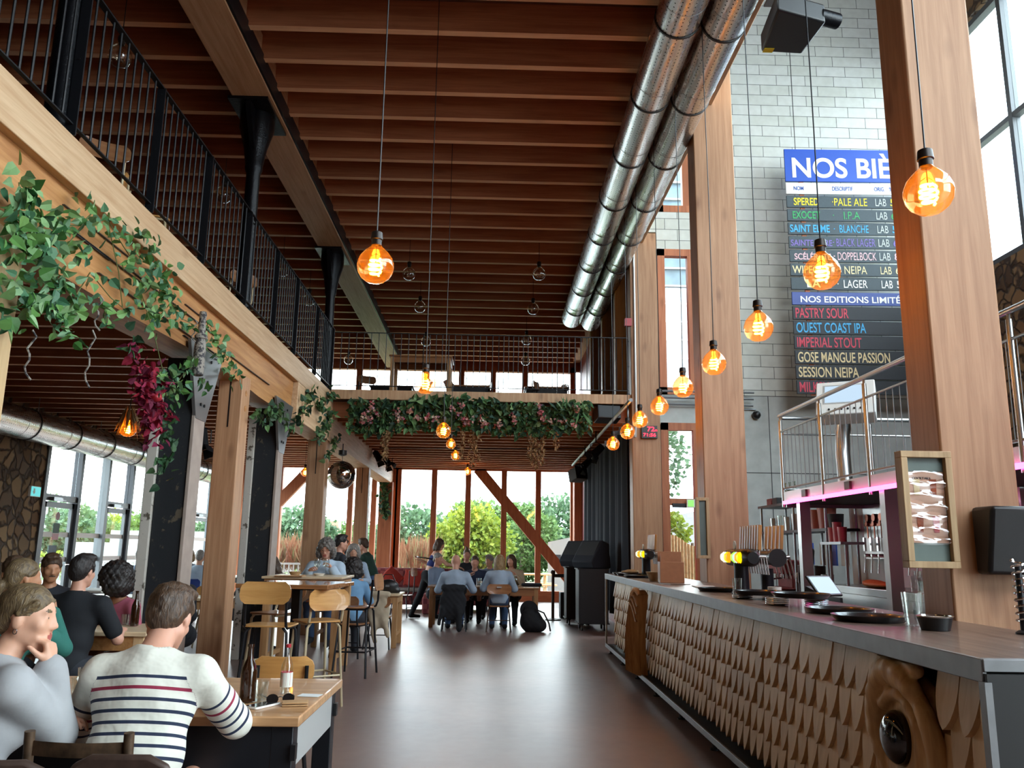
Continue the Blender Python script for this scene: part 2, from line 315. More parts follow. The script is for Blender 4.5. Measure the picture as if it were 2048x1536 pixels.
def hair_mat(name, c1, c2):
    m, nt, b = newmat(name); t = nn(nt, 'ShaderNodeTexCoord'); mp = nn(nt, 'ShaderNodeMapping', ins={'Scale': (60, 25, 14)}); lk(nt, t.outputs['Object'], mp.inputs[0])
    n = nn(nt, 'ShaderNodeTexNoise', ins={'Scale': 2., 'Detail': 5, 'Distortion': 1.}); lk(nt, mp.outputs[0], n.inputs['Vector'])
    r = nn(nt, 'ShaderNodeValToRGB'); e = r.color_ramp.elements; e[0].position = .35; e[1].position = .7; e[0].color = rgb(c1); e[1].color = rgb(c2); lk(nt, n.outputs[0], r.inputs[0]); lk(nt, r.outputs[0], b.inputs['Base Color']); setp(b, Roughness=.5)
    bp = nn(nt, 'ShaderNodeBump', ins={'Strength': .6, 'Distance': .01}); lk(nt, n.outputs[0], bp.inputs['Height']); lk(nt, bp.outputs[0], b.inputs['Normal'])
def scale_mat():
    m = wood('scale_wood', '#b39468', '#d6bb90', 'z', rough=.55, knots=.03); nt = m.node_tree; b = nt.nodes['Principled BSDF']; l = b.inputs['Base Color'].links[0]; src = l.from_socket
    g = nn(nt, 'ShaderNodeNewGeometry'); r = nn(nt, 'ShaderNodeValToRGB'); cr = r.color_ramp; cr.elements.new(.35); cr.elements.new(.7)
    for e, c in zip(cr.elements, ('#a58e72', '#cfae82', '#e0c7a0', '#b99a74')): e.color = rgb(c)
    lk(nt, g.outputs['Random Per Island'], r.inputs[0]); mx = nn(nt, 'ShaderNodeMix', data_type='RGBA', ins={0: .55}); lk(nt, src, mx.inputs[6]); lk(nt, r.outputs[0], mx.inputs[7]); lk(nt, mx.outputs[2], b.inputs['Base Color'])
scale_mat()
def plaid():
    m, nt, b = newmat('red_plaid'); t = nn(nt, 'ShaderNodeTexCoord'); c = nn(nt, 'ShaderNodeTexChecker', ins={'Scale': 9}); c.inputs[1].default_value = rgb('#6d2b33'); c.inputs[2].default_value = rgb('#8c4a48'); lk(nt, t.outputs['Object'], c.inputs[0]); lk(nt, c.outputs[0], b.inputs['Base Color']); setp(b, Roughness=.9)
plaid()
def skin(name, c):
    m, nt, b = newmat(name); setp(b, Base_Color=rgb(c), Roughness=.5); b.inputs['Subsurface Weight'].default_value = .08; b.inputs['Subsurface Radius'].default_value = (.02, .008, .004)
def cloth(name, c, var=.08, bump=.35, scale=9):
    return plain(name, c, .85, var=var, bump=bump, scale=scale)

# ---------------------------------------------------------------- mesh tools
class MB:
    "collects boxes, bars, tubes and prisms; build() links them as ONE mesh object"
    def __init__(s): s.v = []; s.f = []; s.m = []; s.cur = 0
    def add(s, vs, fs):
        o = len(s.v); s.v += [tuple(v) for v in vs]; s.f += [tuple(i + o for i in f) for f in fs]; s.m += [s.cur] * len(fs); return s
    def box(s, a, b):
        x0, y0, z0 = a; x1, y1, z1 = b
        return s.add([(x0, y0, z0), (x1, y0, z0), (x1, y1, z0), (x0, y1, z0), (x0, y0, z1), (x1, y0, z1), (x1, y1, z1), (x0, y1, z1)],
                     [(0, 3, 2, 1), (4, 5, 6, 7), (0, 1, 5, 4), (1, 2, 6, 5), (2, 3, 7, 6), (3, 0, 4, 7)])
    def obox(s, c, size, R=None):
        hx, hy, hz = (q / 2 for q in size); c = V(c); R = R or Matrix.Identity(3)
        vs = [c + R @ V(p) for p in ((-hx, -hy, -hz), (hx, -hy, -hz), (hx, hy, -hz), (-hx, hy, -hz), (-hx, -hy, hz), (hx, -hy, hz), (hx, hy, hz), (-hx, hy, hz))]
        return s.add(vs, [(0, 3, 2, 1), (4, 5, 6, 7), (0, 1, 5, 4), (1, 2, 6, 5), (2, 3, 7, 6), (3, 0, 4, 7)])
    def bar(s, p, q, w, h, up=(0, 0, 1)):
        p = V(p); q = V(q); d = q - p; L = d.length; y = d.normalized(); x = y.cross(V(up))
        if x.length < 1e-4: x = y.cross(V((1, 0, 0)))
        x.normalize(); z = x.cross(y); R = Matrix((x, y, z)).transposed()
        return s.obox((p + q) / 2, (w, L, h), R)
    def ring(s, pts, closed=True): pass
    def cyl(s, p, q, r, r2=None, n=14, caps=True):
        p = V(p); q = V(q); r2 = r if r2 is None else r2; y = (q - p).normalized(); x = y.orthogonal().normalized(); z = x.cross(y)
        vs = [c + (x * math.cos(2 * PI * i / n) + z * math.sin(2 * PI * i / n)) * rr for c, rr in ((p, r), (q, r2)) for i in range(n)]
        fs = [(i, n + i, n + (i + 1) % n, (i + 1) % n) for i in range(n)]
        if caps: fs += [tuple(range(n)), tuple(range(2 * n - 1, n - 1, -1))]
        return s.add(vs, fs)
    def tube(s, pts, r, n=8, closed=False, rs=None):
        pts = [V(p) for p in pts]; k = len(pts); vs = []; fs = []; px = None
        for i, p in enumerate(pts):
            a = pts[(i - 1) % k] if closed or i else p; b = pts[(i + 1) % k] if closed or i < k - 1 else p
            t = (b - a).normalized()
            x = t.orthogonal().normalized() if px is None else (px - t * px.dot(t)).normalized()
            px = x; z = t.cross(x); rr = rs[i] if rs else r
            vs += [p + (x * math.cos(2 * PI * j / n) + z * math.sin(2 * PI * j / n)) * rr for j in range(n)]
        for i in range(k if closed else k - 1):
            a = i * n; b = (i + 1) % k * n
            fs += [(a + j, a + (j + 1) % n, b + (j + 1) % n, b + j) for j in range(n)]
        if not closed: fs += [tuple(range(n - 1, -1, -1)), tuple(range((k - 1) * n, k * n))]
        return s.add(vs, fs)
    def lathe(s, prof, c=(0, 0, 0), n=20, R=None):
        c = V(c); R = R or Matrix.Identity(3); vs = []; fs = []; k = len(prof)
        for r, z in prof: vs += [c + R @ V((r * math.cos(2 * PI * i / n), r * math.sin(2 * PI * i / n), z)) for i in range(n)]
        for a in range(k - 1): fs += [(a * n + i, a * n + (i + 1) % n, (a + 1) * n + (i + 1) % n, (a + 1) * n + i) for i in range(n)]
        if prof[0][0] > 1e-5: fs.append(tuple(range(n - 1, -1, -1)))
        if prof[-1][0] > 1e-5: fs.append(tuple(range((k - 1) * n, k * n)))
        return s.add(vs, fs)
    def ball(s, c, r, n=16, sq=(1, 1, 1)):
        vs = []; fs = []; m = n // 2; c = V(c)
        for i in range(m + 1):
            th = PI * i / m
            for j in range(n): vs.append(c + V((r * sq[0] * math.sin(th) * math.cos(2 * PI * j / n), r * sq[1] * math.sin(th) * math.sin(2 * PI * j / n), r * sq[2] * math.cos(th))))
        for i in range(m): fs += [(i * n + j, (i + 1) * n + j, (i + 1) * n + (j + 1) % n, i * n + (j + 1) % n) for j in range(n)]
        return s.add(vs, fs)
    def prism(s, poly, t, M=None):
        "outline in local x,y pushed along local z by t"
        M = M or Matrix.Identity(4); k = len(poly)
        vs = [M @ V((x, y, 0)) for x, y in poly] + [M @ V((x, y, t)) for x, y in poly]
        fs = [tuple(range(k - 1, -1, -1)), tuple(range(k, 2 * k))] + [(i, (i + 1) % k, k + (i + 1) % k, k + i) for i in range(k)]
        return s.add(vs, fs)
    def grid(s, fn, nu, nv):
        vs = [fn(i / nu, j / nv) for j in range(nv + 1) for i in range(nu + 1)]
        return s.add(vs, [(j * (nu + 1) + i, j * (nu + 1) + i + 1, (j + 1) * (nu + 1) + i + 1, (j + 1) * (nu + 1) + i) for j in range(nv) for i in range(nu)])
    def build(s, name, mats, parent=None, bevel=0, smooth=True, loc=None, rot=None):
        me = D.meshes.new(name); me.from_pydata(s.v, [], s.f)
        mats = mats if isinstance(mats, (list, tuple)) else [mats]
        for m in mats: me.materials.append(MAT[m] if isinstance(m, str) else m)
        if any(s.m): me.polygons.foreach_set('material_index', s.m)
        me.validate(clean_customdata=False); me.update()
        if smooth:
            me.polygons.foreach_set('use_smooth', [True] * len(me.polygons)); me.set_sharp_from_angle(angle=math.radians(38))
        o = D.objects.new(name, me); COL.objects.link(o)
        if parent: o.parent = parent
        if loc: o.location = loc
        if rot: o.rotation_euler = rot
        if bevel:
            b = o.modifiers.new('b', 'BEVEL'); b.width = bevel; b.segments = 2; b.limit_method = 'ANGLE'; b.angle_limit = math.radians(40)
        return o
def tag(o, label=None, cat=None, group=None, kind=None):
    for k, v in (('label', label), ('category', cat), ('group', group), ('kind', kind)):
        if v: o[k] = v
    return o
def thing(name, label, cat, loc=(0, 0, 0), rz=0, group=None, kind=None):
    o = D.objects.new(name, None); COL.objects.link(o); o.location = loc; o.rotation_euler = (0, 0, rz); o.empty_display_size = .1
    return tag(o, label, cat, group, kind)
def kids(o): return [c for c in D.objects if c.parent == o]
def copy_tree(o, label=None, loc=None, rz=None, parent=None, group=None):
    cs = kids(o); c = o.copy(); COL.objects.link(c)
    if parent: c.parent = parent
    for k in cs: copy_tree(k, parent=c)
    if label: c['label'] = label
    if group: c['group'] = group
    if loc is not None: c.location = loc
    if rz is not None: c.rotation_euler = (0, 0, rz)
    return c
def rot(ax, deg): return Matrix.Rotation(math.radians(deg), 3, ax)
def arc(c, r, a0, a1, n, plane='xy'):
    out = []
    for i in range(n + 1):
        a = math.radians(a0 + (a1 - a0) * i / n); u, w = r * math.cos(a), r * math.sin(a)
        out.append(V(c) + V({'xy': (u, w, 0), 'xz': (u, 0, w), 'yz': (0, u, w)}[plane]))
    return out
def rrect(w, h, r, n=4, cx=0, cy=0):
    "rounded rectangle outline"
    out = []
    for sx, sy, a in ((1, 1, 0), (-1, 1, 90), (-1, -1, 180), (1, -1, 270)):
        for i in range(n + 1):
            t = math.radians(a + 90 * i / n); out.append((cx + sx * (w / 2 - r) + r * math.cos(t), cy + sy * (h / 2 - r) + r * math.sin(t)))
    return out
_txt = {}
def text(s, name, mat, parent, w, h, origin, xdir=(1, 0, 0), zdir=(0, 0, 1), depth=.002, bold=0., space=1.):
    "raised lettering fitted to a w x h box whose lower left corner is at origin"
    c = D.curves.new(name, 'FONT'); c.body = s; c.extrude = .01; c.offset = bold; c.space_character = space
    o = D.objects.new('t', c); COL.objects.link(o); dg = bpy.context.evaluated_depsgraph_get()
    me = D.meshes.new_from_object(o.evaluated_get(dg)); D.objects.remove(o); D.curves.remove(c)
    n = len(me.vertices); co = np.empty(n * 3); me.vertices.foreach_get('co', co); co = co.reshape(-1, 3)
    mn, mx = co.min(0), co.max(0); u = (co - mn) / (mx - mn + 1e-9)
    X = np.array(xdir, float); Z = np.array(zdir, float); N = np.cross(X, Z)
    q = np.array(origin) + u[:, :1] * X * w + u[:, 1:2] * Z * h + u[:, 2:3] * N * depth
    me.vertices.foreach_set('co', q.ravel()); me.materials.clear(); me.materials.append(MAT[mat]); me.update(); me.name = name
    o = D.objects.new(name, me); COL.objects.link(o)
    if parent: o.parent = parent
    return o

# ---------------------------------------------------------------- soft shapes: smooth union of cones and ellipsoids, meshed as one skin
class Soft:
    def __init__(s, res=.01, k=.03): s.p = []; s.res = res; s.k = k; s.cuts = []; s.noise = None; s.paint = []
    def cone(s, a, b, ra, rb=None, op=1, k=None): s.p.append(('c', np.array(a, float), np.array(b, float), ra, ra if rb is None else rb, op, k)); return s
    def ell(s, c, r, R=None, op=1, k=None): s.p.append(('e', np.array(c, float), np.array(r, float), None if R is None else np.array(R), 0, op, k)); return s
    def cut(s, pt, n): s.cuts.append((np.array(pt, float), np.array(n, float))); return s
    def mesh(s):
        lo = np.full(3, 1e9); hi = -lo
        for t, a, b, r, r2, op, k in s.p:
            if op < 0: continue
            if t == 'c': m = max(r, r2); lo = np.minimum(lo, np.minimum(a, b) - m); hi = np.maximum(hi, np.maximum(a, b) + m)
            else: m = b.max(); lo = np.minimum(lo, a - m); hi = np.maximum(hi, a + m)
        pad = 3 * s.res + .01; lo -= pad; hi += pad; n = np.ceil((hi - lo) / s.res).astype(int) + 1
        F = np.full(n, 1., np.float32); ax = [(lo[i] + np.arange(n[i]) * s.res).astype(np.float32) for i in range(3)]
        for t, a, b, r, r2, op, k in s.p:
            k = s.k if k is None else k; mg = k + 2.5 * s.res
            if t == 'c': m = max(r, r2); l = np.minimum(a, b) - m; h = np.maximum(a, b) + m
            else: m = b.max() if s.p and r is not None else 0; m = b.max(); l = a - m; h = a + m
            i0 = np.clip(((l - mg - lo) / s.res).astype(int), 0, n - 1); i1 = np.clip(((h + mg - lo) / s.res).astype(int) + 2, 1, n)
            sl = tuple(slice(i0[i], i1[i]) for i in range(3))
            X, Y, Z = np.meshgrid(*[ax[i][sl[i]] for i in range(3)], indexing='ij')
            if t == 'c':
                ba = b - a; L2 = ba @ ba + 1e-12; x, y, z = X - a[0], Y - a[1], Z - a[2]
                hh = np.clip((x * ba[0] + y * ba[1] + z * ba[2]) / L2, 0, 1)
                d = np.sqrt((x - hh * ba[0]) ** 2 + (y - hh * ba[1]) ** 2 + (z - hh * ba[2]) ** 2) - (r + (r2 - r) * hh)
            else:
                x, y, z = X - a[0], Y - a[1], Z - a[2]
                if r is not None: q = r; x, y, z = (q[0, 0] * x + q[1, 0] * y + q[2, 0] * z, q[0, 1] * x + q[1, 1] * y + q[2, 1] * z, q[0, 2] * x + q[1, 2] * y + q[2, 2] * z)
                k0 = np.sqrt((x / b[0]) ** 2 + (y / b[1]) ** 2 + (z / b[2]) ** 2); k1 = np.sqrt((x / b[0] ** 2) ** 2 + (y / b[1] ** 2) ** 2 + (z / b[2] ** 2) ** 2) + 1e-9
                d = k0 * (k0 - 1) / k1
            f = F[sl]
            if op > 0: h = np.maximum(k - np.abs(f - d), 0) / max(k, 1e-6); F[sl] = np.minimum(f, d) - h * h * k * .25
            else: d = -d; h = np.maximum(k - np.abs(f - d), 0) / max(k, 1e-6); F[sl] = np.maximum(f, d) + h * h * k * .25
        G = np.meshgrid(*ax, indexing='ij') if (s.noise or s.cuts) else None
        if s.noise: F += s.noise(*G).astype(np.float32)
        for pt, nm in s.cuts: F = np.maximum(F, ((G[0] - pt[0]) * nm[0] + (G[1] - pt[1]) * nm[1] + (G[2] - pt[2]) * nm[2]).astype(np.float32))
        I = F < 0; c = np.zeros(tuple(n - 1), np.uint8)
        for dx in (0, 1):
            for dy in (0, 1):
                for dz in (0, 1): c += I[dx:n[0] - 1 + dx, dy:n[1] - 1 + dy, dz:n[2] - 1 + dz]
        cells = np.argwhere((c > 0) & (c < 8)); N = len(cells)
        idx = np.full(tuple(n - 1), -1, np.int64); idx[tuple(cells.T)] = np.arange(N)
        cor = np.array([(a, b, c) for a in (0, 1) for b in (0, 1) for c in (0, 1)]); val = np.stack([F[tuple((cells + q).T)] for q in cor], 1)
        acc = np.zeros((N, 3)); cnt = np.zeros(N)
        for a in range(8):
            for b in range(a + 1, 8):
                if np.abs(cor[a] - cor[b]).sum() != 1: continue
                x = (val[:, a] < 0) != (val[:, b] < 0); t = np.where(x, val[:, a] / (val[:, a] - val[:, b] + 1e-12), 0)
                acc += x[:, None] * (cor[a] + t[:, None] * (cor[b] - cor[a])); cnt += x
        vs = lo + (cells + acc / cnt[:, None]) * s.res; fs = []
        for d in range(3):
            e = [(1, 2), (2, 0), (0, 1)][d]; A = np.moveaxis(I, d, 0); dif = A[:-1] != A[1:]; dif = np.moveaxis(dif, 0, d); w = np.argwhere(dif)
            w = w[(w[:, e[0]] > 0) & (w[:, e[1]] > 0) & (w[:, e[0]] < n[e[0]] - 1) & (w[:, e[1]] < n[e[1]] - 1)]
            o1 = np.zeros(3, int); o1[e[0]] = 1; o2 = np.zeros(3, int); o2[e[1]] = 1
            q = np.stack([idx[tuple(x.T)] for x in (w - o1 - o2, w - o2, w, w - o1)], 1); ins = I[tuple(w.T)]
            q[~ins] = q[~ins][:, ::-1]; fs.append(q)
        fs = np.concatenate(fs); return vs, fs[(fs >= 0).all(1)]
    def build(s, name, mats, parent=None, attr=None, loc=None, rot=None):
        vs, fs = s.mesh(); me = D.meshes.new(name); me.vertices.add(len(vs)); me.vertices.foreach_set('co', vs.ravel())
        me.loops.add(len(fs) * 4); me.loops.foreach_set('vertex_index', fs.ravel().astype(np.int32)); me.polygons.add(len(fs)); me.polygons.foreach_set('loop_start', np.arange(0, len(fs) * 4, 4, dtype=np.int32))
        mats = mats if isinstance(mats, (list, tuple)) else [mats]
        for m in mats: me.materials.append(MAT[m])
        if s.paint:
            c = vs[fs].mean(1); mi = np.zeros(len(fs), np.int32)
            for pc, pr, pR, i in s.paint:
                q = (c - np.array(pc)) @ np.array(pR) / np.array(pr); mi[(q ** 2).sum(1) < 1] = i
            me.polygons.foreach_set('material_index', mi)
        if attr: a = me.attributes.new('row', 'FLOAT', 'POINT'); a.data.foreach_set('value', attr(vs).astype(np.float32))
        me.update(calc_edges=True); me.validate(); me.polygons.foreach_set('use_smooth', [True] * len(me.polygons))
        o = D.objects.new(name, me); COL.objects.link(o)
        if parent: o.parent = parent
        if loc: o.location = loc
        if rot: o.rotation_euler = rot
        return o
def lump(amp, f, seed=0):
    def g(X, Y, Z): return amp * (np.sin(f * X + seed) * np.sin(f * Y * 1.1 + 1.3 + seed) * np.sin(f * Z * .9 + 2.1) + .5 * np.sin(2.1 * f * X + .7) * np.sin(1.9 * f * Z + seed) * np.sin(2.3 * f * Y))
    return g

# ---------------------------------------------------------------- people's materials and limb helpers
for _n, _c in (('skin_fair', '#d3a085'), ('skin_pink', '#cf9a83'), ('skin_tan', '#b27e5e'), ('skin_brown', '#8f5e42')): skin(_n, _c)
plain('lip', '#a8584f', .5); plain('eye_white', '#b0a8a0', .4); plain('iris', '#3a2e26', .3); plain('lip_brown', '#7a4338', .5)
hair_mat('hair_brown', '#33251c', '#5c4532'); hair_mat('hair_black', '#120f10', '#2a2220'); hair_mat('hair_blond', '#6b5438', '#b5986a'); hair_mat('hair_dark_blond', '#4c3d2c', '#7d6848'); hair_mat('hair_grey', '#6e6a66', '#a8a39c'); hair_mat('hair_pepper', '#3c3836', '#86807a'); hair_mat('hair_red', '#6a3a22', '#a8683c')
for _n, _c in (('cl_grey', '#a4a4a6'), ('cl_black', '#14171d'), ('cl_navy', '#1e2a44'), ('cl_white', '#d5d7da'), ('cl_sky', '#9fb2c6'), ('cl_blue', '#6a92b4'), ('cl_green', '#1f3b32'), ('cl_teal', '#2a6b60'), ('cl_pink', '#a8576a'), ('cl_jeans', '#3f587c'), ('cl_dark', '#23262e'), ('cl_lightblue', '#a9bccd'), ('cl_beige', '#b5a68e'), ('cl_red', '#8a3a36'), ('cl_royal', '#25306e'), ('cl_greyblue', '#7d8fa8'), ('cl_brown', '#4a3a34')): cloth(_n, _c)
def A(*v): return np.array(v, float)
def unit(v): return v / (np.linalg.norm(v) + 1e-9)
def ik(a, b, l1, l2, pole):
    d = b - a; L = min(np.linalg.norm(d), (l1 + l2) * .999); u = unit(d); x = (l1 * l1 - l2 * l2 + L * L) / (2 * L); h = math.sqrt(max(l1 * l1 - x * x, 0)); p = pole - u * (pole @ u)
    return a + u * x + unit(p) * h, a + u * L
def hand(s, w, d, n, side, curl=(25, 35, 25), sc=1., thumb=(.6, .5), k=.008):
    d = unit(d); n = unit(n - d * (n @ d)); ac = np.cross(d, n) * side    # ac points to the thumb side
    kn = []
    for i, o in enumerate((.03, .011, -.009, -.028)):
        q = w + d * (.088 - .004 * abs(i - 1)) * sc + ac * o * sc; kn.append(q); s.cone(w + ac * o * .55 * sc + d * .008, q, .0165 * sc, .0115 * sc, k=.012)
    s.cone(w + d * .03 * sc + ac * .012, w + d * .06 * sc - ac * .015, .018 * sc, .016 * sc, k=.012)
    for i, L in enumerate((.042, .047, .044, .034)):
        p = kn[i]; v = d.copy(); a = 0
        for j, f in enumerate((1., .62, .5)):
            a += math.radians(curl[j] * (1 + .08 * (i - 1))); v = d * math.cos(a) + n * math.sin(a); q = p + v * L * f * sc; s.cone(p, q, (.0098 - .001 * j - .0008 * (i == 3)) * sc, (.0088 - .001 * j - .0008 * (i == 3)) * sc, k=.004); p = q
    p = w + d * .022 * sc + ac * .022 * sc; v = unit(d * .6 + ac * thumb[0] + n * thumb[1]); q = p + v * .045 * sc; s.cone(p, q, .0155 * sc, .0115 * sc, k=.01)
    v = unit(v + d * .5 + n * .25); s.cone(q, q + v * .03 * sc, .0112 * sc, .0095 * sc, k=.004); s.cone(q + v * .03 * sc, q + v * .05 * sc, .0095 * sc, .007 * sc, k=.003)
# ================================================================ the building
def struct(name, mb, mats, label, cat, parent=None, **k):
    o = mb.build(name, mats, parent, **k)
    if not parent: tag(o, label, cat, None, 'structure')
    return o
XL, XR, XA, YF, YN, YW = -8.0, 2.45, 8.2, 24.2, -4.4, 14.3
struct('floor', MB().box((XL - .3, YN, -.2), (XA + .3, YF + .25, 0)), 'polished_floor', 'polished reddish brown concrete floor of the hall', 'floor')
# --- roof over the nave: boards and joists
roof = struct('ceiling', MB().box((XL - .3, YN, 7.25), (XR + .2, YF + .3, 7.43)), 'roof_board', 'board ceiling on timber joists high over the nave', 'ceiling')
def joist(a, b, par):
    m = MB().box(a, b); m.m[0] = 1; return m.build('joist', ['joist_x', 'joist_lit_edge'], par)  # underside face coloured paler, standing in for light bounced up from below
y = 5.5
while y < 24:
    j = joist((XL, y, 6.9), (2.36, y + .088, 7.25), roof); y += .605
gal = struct('floor_gallery', MB().box((XL, YN, 4.0), (-2.98, YW, 4.12)).box((XL, YW + .02, 4.0), (XR, YF, 4.12)), 'deck_dark', 'underside boards of the timber gallery floor', 'gallery floor')
y = 4.6
while y < 24:
    x1 = -3.16 if y < YW else XR - .02
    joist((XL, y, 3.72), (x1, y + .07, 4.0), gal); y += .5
# beams
struct('beam', MB().box((-2.98, YN, 3.82), (-2.86, YW + .3, 4.14)), 'glulam_y', 'long pale laminated fascia beam under the gallery railing', 'beam', bevel=.006)
b = MB(); n = 40
for i in range(n):
    ya, yb = YN + (11.9 - YN) * i / n, YN + (11.9 - YN) * (i + 1) / n
    z = lambda q: 3.28 + .05 * math.sin(q * .9) + (.1 if q > 10.5 else 0) * (q - 10.5)
    b.add([(-2.95, ya, z(ya)), (-2.95, yb, z(yb)), (-2.93, yb, 3.82), (-2.93, ya, 3.82), (-3.3, ya, z(ya)), (-3.3, yb, z(yb)), (-3.3, yb, 3.82), (-3.3, ya, 3.82)],
          [(0, 1, 2, 3), (4, 7, 6, 5), (0, 4, 5, 1)] + ([(1, 5, 6, 2)] if i == n - 1 else []))
ob = struct('beam', b, 'oak_y', 'rough old oak beam below the pale fascia, draped with ivy', 'beam')
b = MB()
for k in range(9):
    ya = 5 + random.random() * 6; zz = 3.36 + random.random() * .38; L = .6 + random.random() * 1.6
    b.box((-2.96, ya, zz), (-2.915 - .016 * (3.8 - zz), min(11.8, ya + L), zz + .006))
b.build('crack', 'dark_paint', ob)
struct('beam', MB().box((-3.22, 11.92, 3.27), (-2.86, YF - .05, 3.82)), 'glulam_y', 'pale beam end carrying the far gallery above the mirror ball', 'beam', bevel=.008)
bm = struct('beam', MB().box((-3.19, YN, 6.72), (-2.72, YF, 7.2)), 'glulam_y', 'big laminated ridge beam carried by the black cast columns', 'beam', bevel=.008)
MB().box((-2.715, YN, 6.73), (-2.69, YF, 6.95)).build('steel_flange', 'black_metal', bm)
struct('beam', MB().box((2.345, YN, 7.0), (2.7, YF, 7.46)), 'glulam_y', 'laminated edge beam beside the twin ventilation ducts', 'beam', bevel=.008)
struct('beam', MB().box((XL, YW - .02, 4.0), (XR, YW + .1, 4.17)), 'glulam_z', 'timber edge of the far gallery above the flower garland', 'beam', bevel=.006)
struct('beam', MB().box((XL, YF - .2, 3.74), (XR, YF + .02, 4.0)), 'larch_x', 'brown head beam over the far windows', 'beam')
# timber columns, left row
def column(x0, x1, y0, y1, z1, lab, mat='column_z', slot=False, z0=0):
    c = struct('column', MB().box((x0, y0, z0), (x1, y1, z1)), mat, lab, 'column', bevel=.012)
    if slot:
        MB().box(((x0 + x1) / 2 - .008, y0 - .003, z1 - .62), ((x0 + x1) / 2 + .008, y0 + .01, z1 - .02)).build('slot', 'black_plastic', c)
        m = MB()
        for dz in (.2, .38): m.cyl((x1 - .01, (y0 + y1) / 2, z1 - dz), (x1 + .004, (y0 + y1) / 2, z1 - dz), .035)
        m.build('plug_hole', 'oak_y', c)
    return c
column(-3.22, -2.9, 4.55, 4.88, 3.28, 'pale timber column cropped by the left picture edge under the ivy', 'frame_wood')
column(-3.18, -2.9, 9.42, 9.72, 3.4, 'brown timber column behind the man in stripes', slot=True)
column(-3.2, -2.88, YW, YW + .3, 3.3, 'brown timber column behind the woman with the wine glass', slot=True)
column(-3.16, -2.86, 19.3, 19.6, 3.3, 'brown timber column right of the mirror ball', slot=True)
column(-3.2, -2.82, 23.7, 24.0, 3.3, 'timber corner column with a strip of ivy by the far windows', 'larch_z')
# right row
column(2.45, 2.86, 4.41, 4.72, 12.4, 'huge pale laminated column at the near end of the bar counter', 'column_z')
column(2.45, 2.95, 9.43, 9.76, 12.4, 'tall laminated column rising behind the middle of the bar', 'column_z')
column(2.45, 2.95, 14.22, 14.55, 7.2, 'tall laminated column beside the stage curtain', 'column_z')
# old flaking posts with steel plates
def oldpost(x, y, zt, lab):
    t = thing('column', lab, 'column', (x, y, 0), kind='structure')
    MB().box((-.17, 0, 0), (.12, .24, zt)).build('shaft', 'peel_black', t, bevel=.01)
    MB().box((-.27, -.03, 0), (-.172, .26, zt - .12)).build('flange', 'peel_white', t, bevel=.008)
    MB().box((.122, -.02, 0), (.155, .26, zt - .5)).build('flange', 'pale_flange', t, bevel=.004)
    pl = MB().add([(.13, -.01, zt - .6), (.13, .27, zt - .6), (.13, .62, zt + .12), (.13, -.32, zt + .12), (.16, -.01, zt - .6), (.16, .27, zt - .6), (.16, .62, zt + .12), (.16, -.32, zt + .12)],
                  [(3, 2, 1, 0), (4, 5, 6, 7), (0, 1, 5, 4), (1, 2, 6, 5), (2, 3, 7, 6), (3, 0, 4, 7)]).build('bracket_plate', 'steel_grey', t)
    m = MB()
    for yy, dz in ((.08, -.45), (.18, -.45), (.06, -.2), (.22, -.2), (.02, .02), (.28, .02)): m.cyl((.158, yy, zt + dz), (.172, yy, zt + dz), .016, n=8)
    m.build('bolt', 'black_metal', pl)
oldpost(-3.05, 8.0, 3.26, 'old post flaking black and white, steel plate on top, behind the striped man')
oldpost(-3.05, 11.2, 3.3, 'old post flaking black and white behind the high tables')
# cast columns of the gallery
for i, (y, lab) in enumerate(((5.2, 'thick black cast column at the top left of the gallery'), (9.48, 'black cast column with flared head at the middle of the gallery railing'), (14.46, 'black cast column at the far corner of the gallery'))):
    t = thing('column', lab, 'column', (-3.0, y, 4.12), kind='structure')
    MB().lathe([(.1, 0), (.1, .06), (.088, .1), (.082, 1.8), (.105, 1.86), (.105, 1.92), (.14, 2.15), (.21, 2.4), (.21, 2.57)], n=20).build('shaft', 'black_cast', t)
    for s in (-1, 1):
        MB().prism([(0, 0), (s * .42, 0), (s * .42, -.05), (s * .12, -.5), (0, -.55)][::s], .06, Matrix.Translation((-.03, 0, 2.57)) @ Matrix(((0, 0, 1, 0), (1, 0, 0, 0), (0, 1, 0, 0), (0, 0, 0, 1)))).build('bracket', 'black_cast', t)
    MB().box((-.24, -.45, 2.565), (.24, .45, 2.6)).build('head_plate', 'black_cast', t)
# --- glazing
def window(name, lab, origin, ux, W_, H_, vbars, hbars, fw, depth, fmat, cat='window', pane='window_glass', extra=None, brace=()):
    "frame in the plane spanned by ux and z; bars are fractions in metres"
    t = thing(name, lab, cat, origin, kind='structure'); u = V(ux); nrm = u.cross(V((0, 0, 1)))
    R = Matrix((u, nrm, V((0, 0, 1)))).transposed()
    f = MB()
    for a in (0, W_): f.obox(u * a + V((0, 0, H_ / 2)), (fw, depth, H_ + fw), R)
    for z in (0, H_): f.obox(u * W_ / 2 + V((0, 0, z)), (W_ + fw, depth, fw), R)
    f.build('frame', fmat, t)
    for a in vbars: MB().obox(u * a + V((0, 0, H_ / 2)), (fw, depth * .98, H_), R).build('mullion', fmat, t)
    for a, b, z in hbars: MB().obox(u * (a + b) / 2 + V((0, 0, z)), (b - a, depth * .9, fw * .9), R).build('transom', fmat, t)
    xs = [0] + sorted(vbars) + [W_]
    for a, b in zip(xs, xs[1:]):
        MB().obox(u * (a + b) / 2 + V((0, 0, H_ / 2)), (b - a, .012, H_), R).build('pane', pane, t)
    for p, q, w in brace:
        p, q = u * p[0] + V((0, 0, p[1])) - nrm * .0, u * q[0] + V((0, 0, q[1]))
        MB().bar(p, q, depth, w, up=nrm.cross(q - p)).build('brace', fmat, t)
    return t
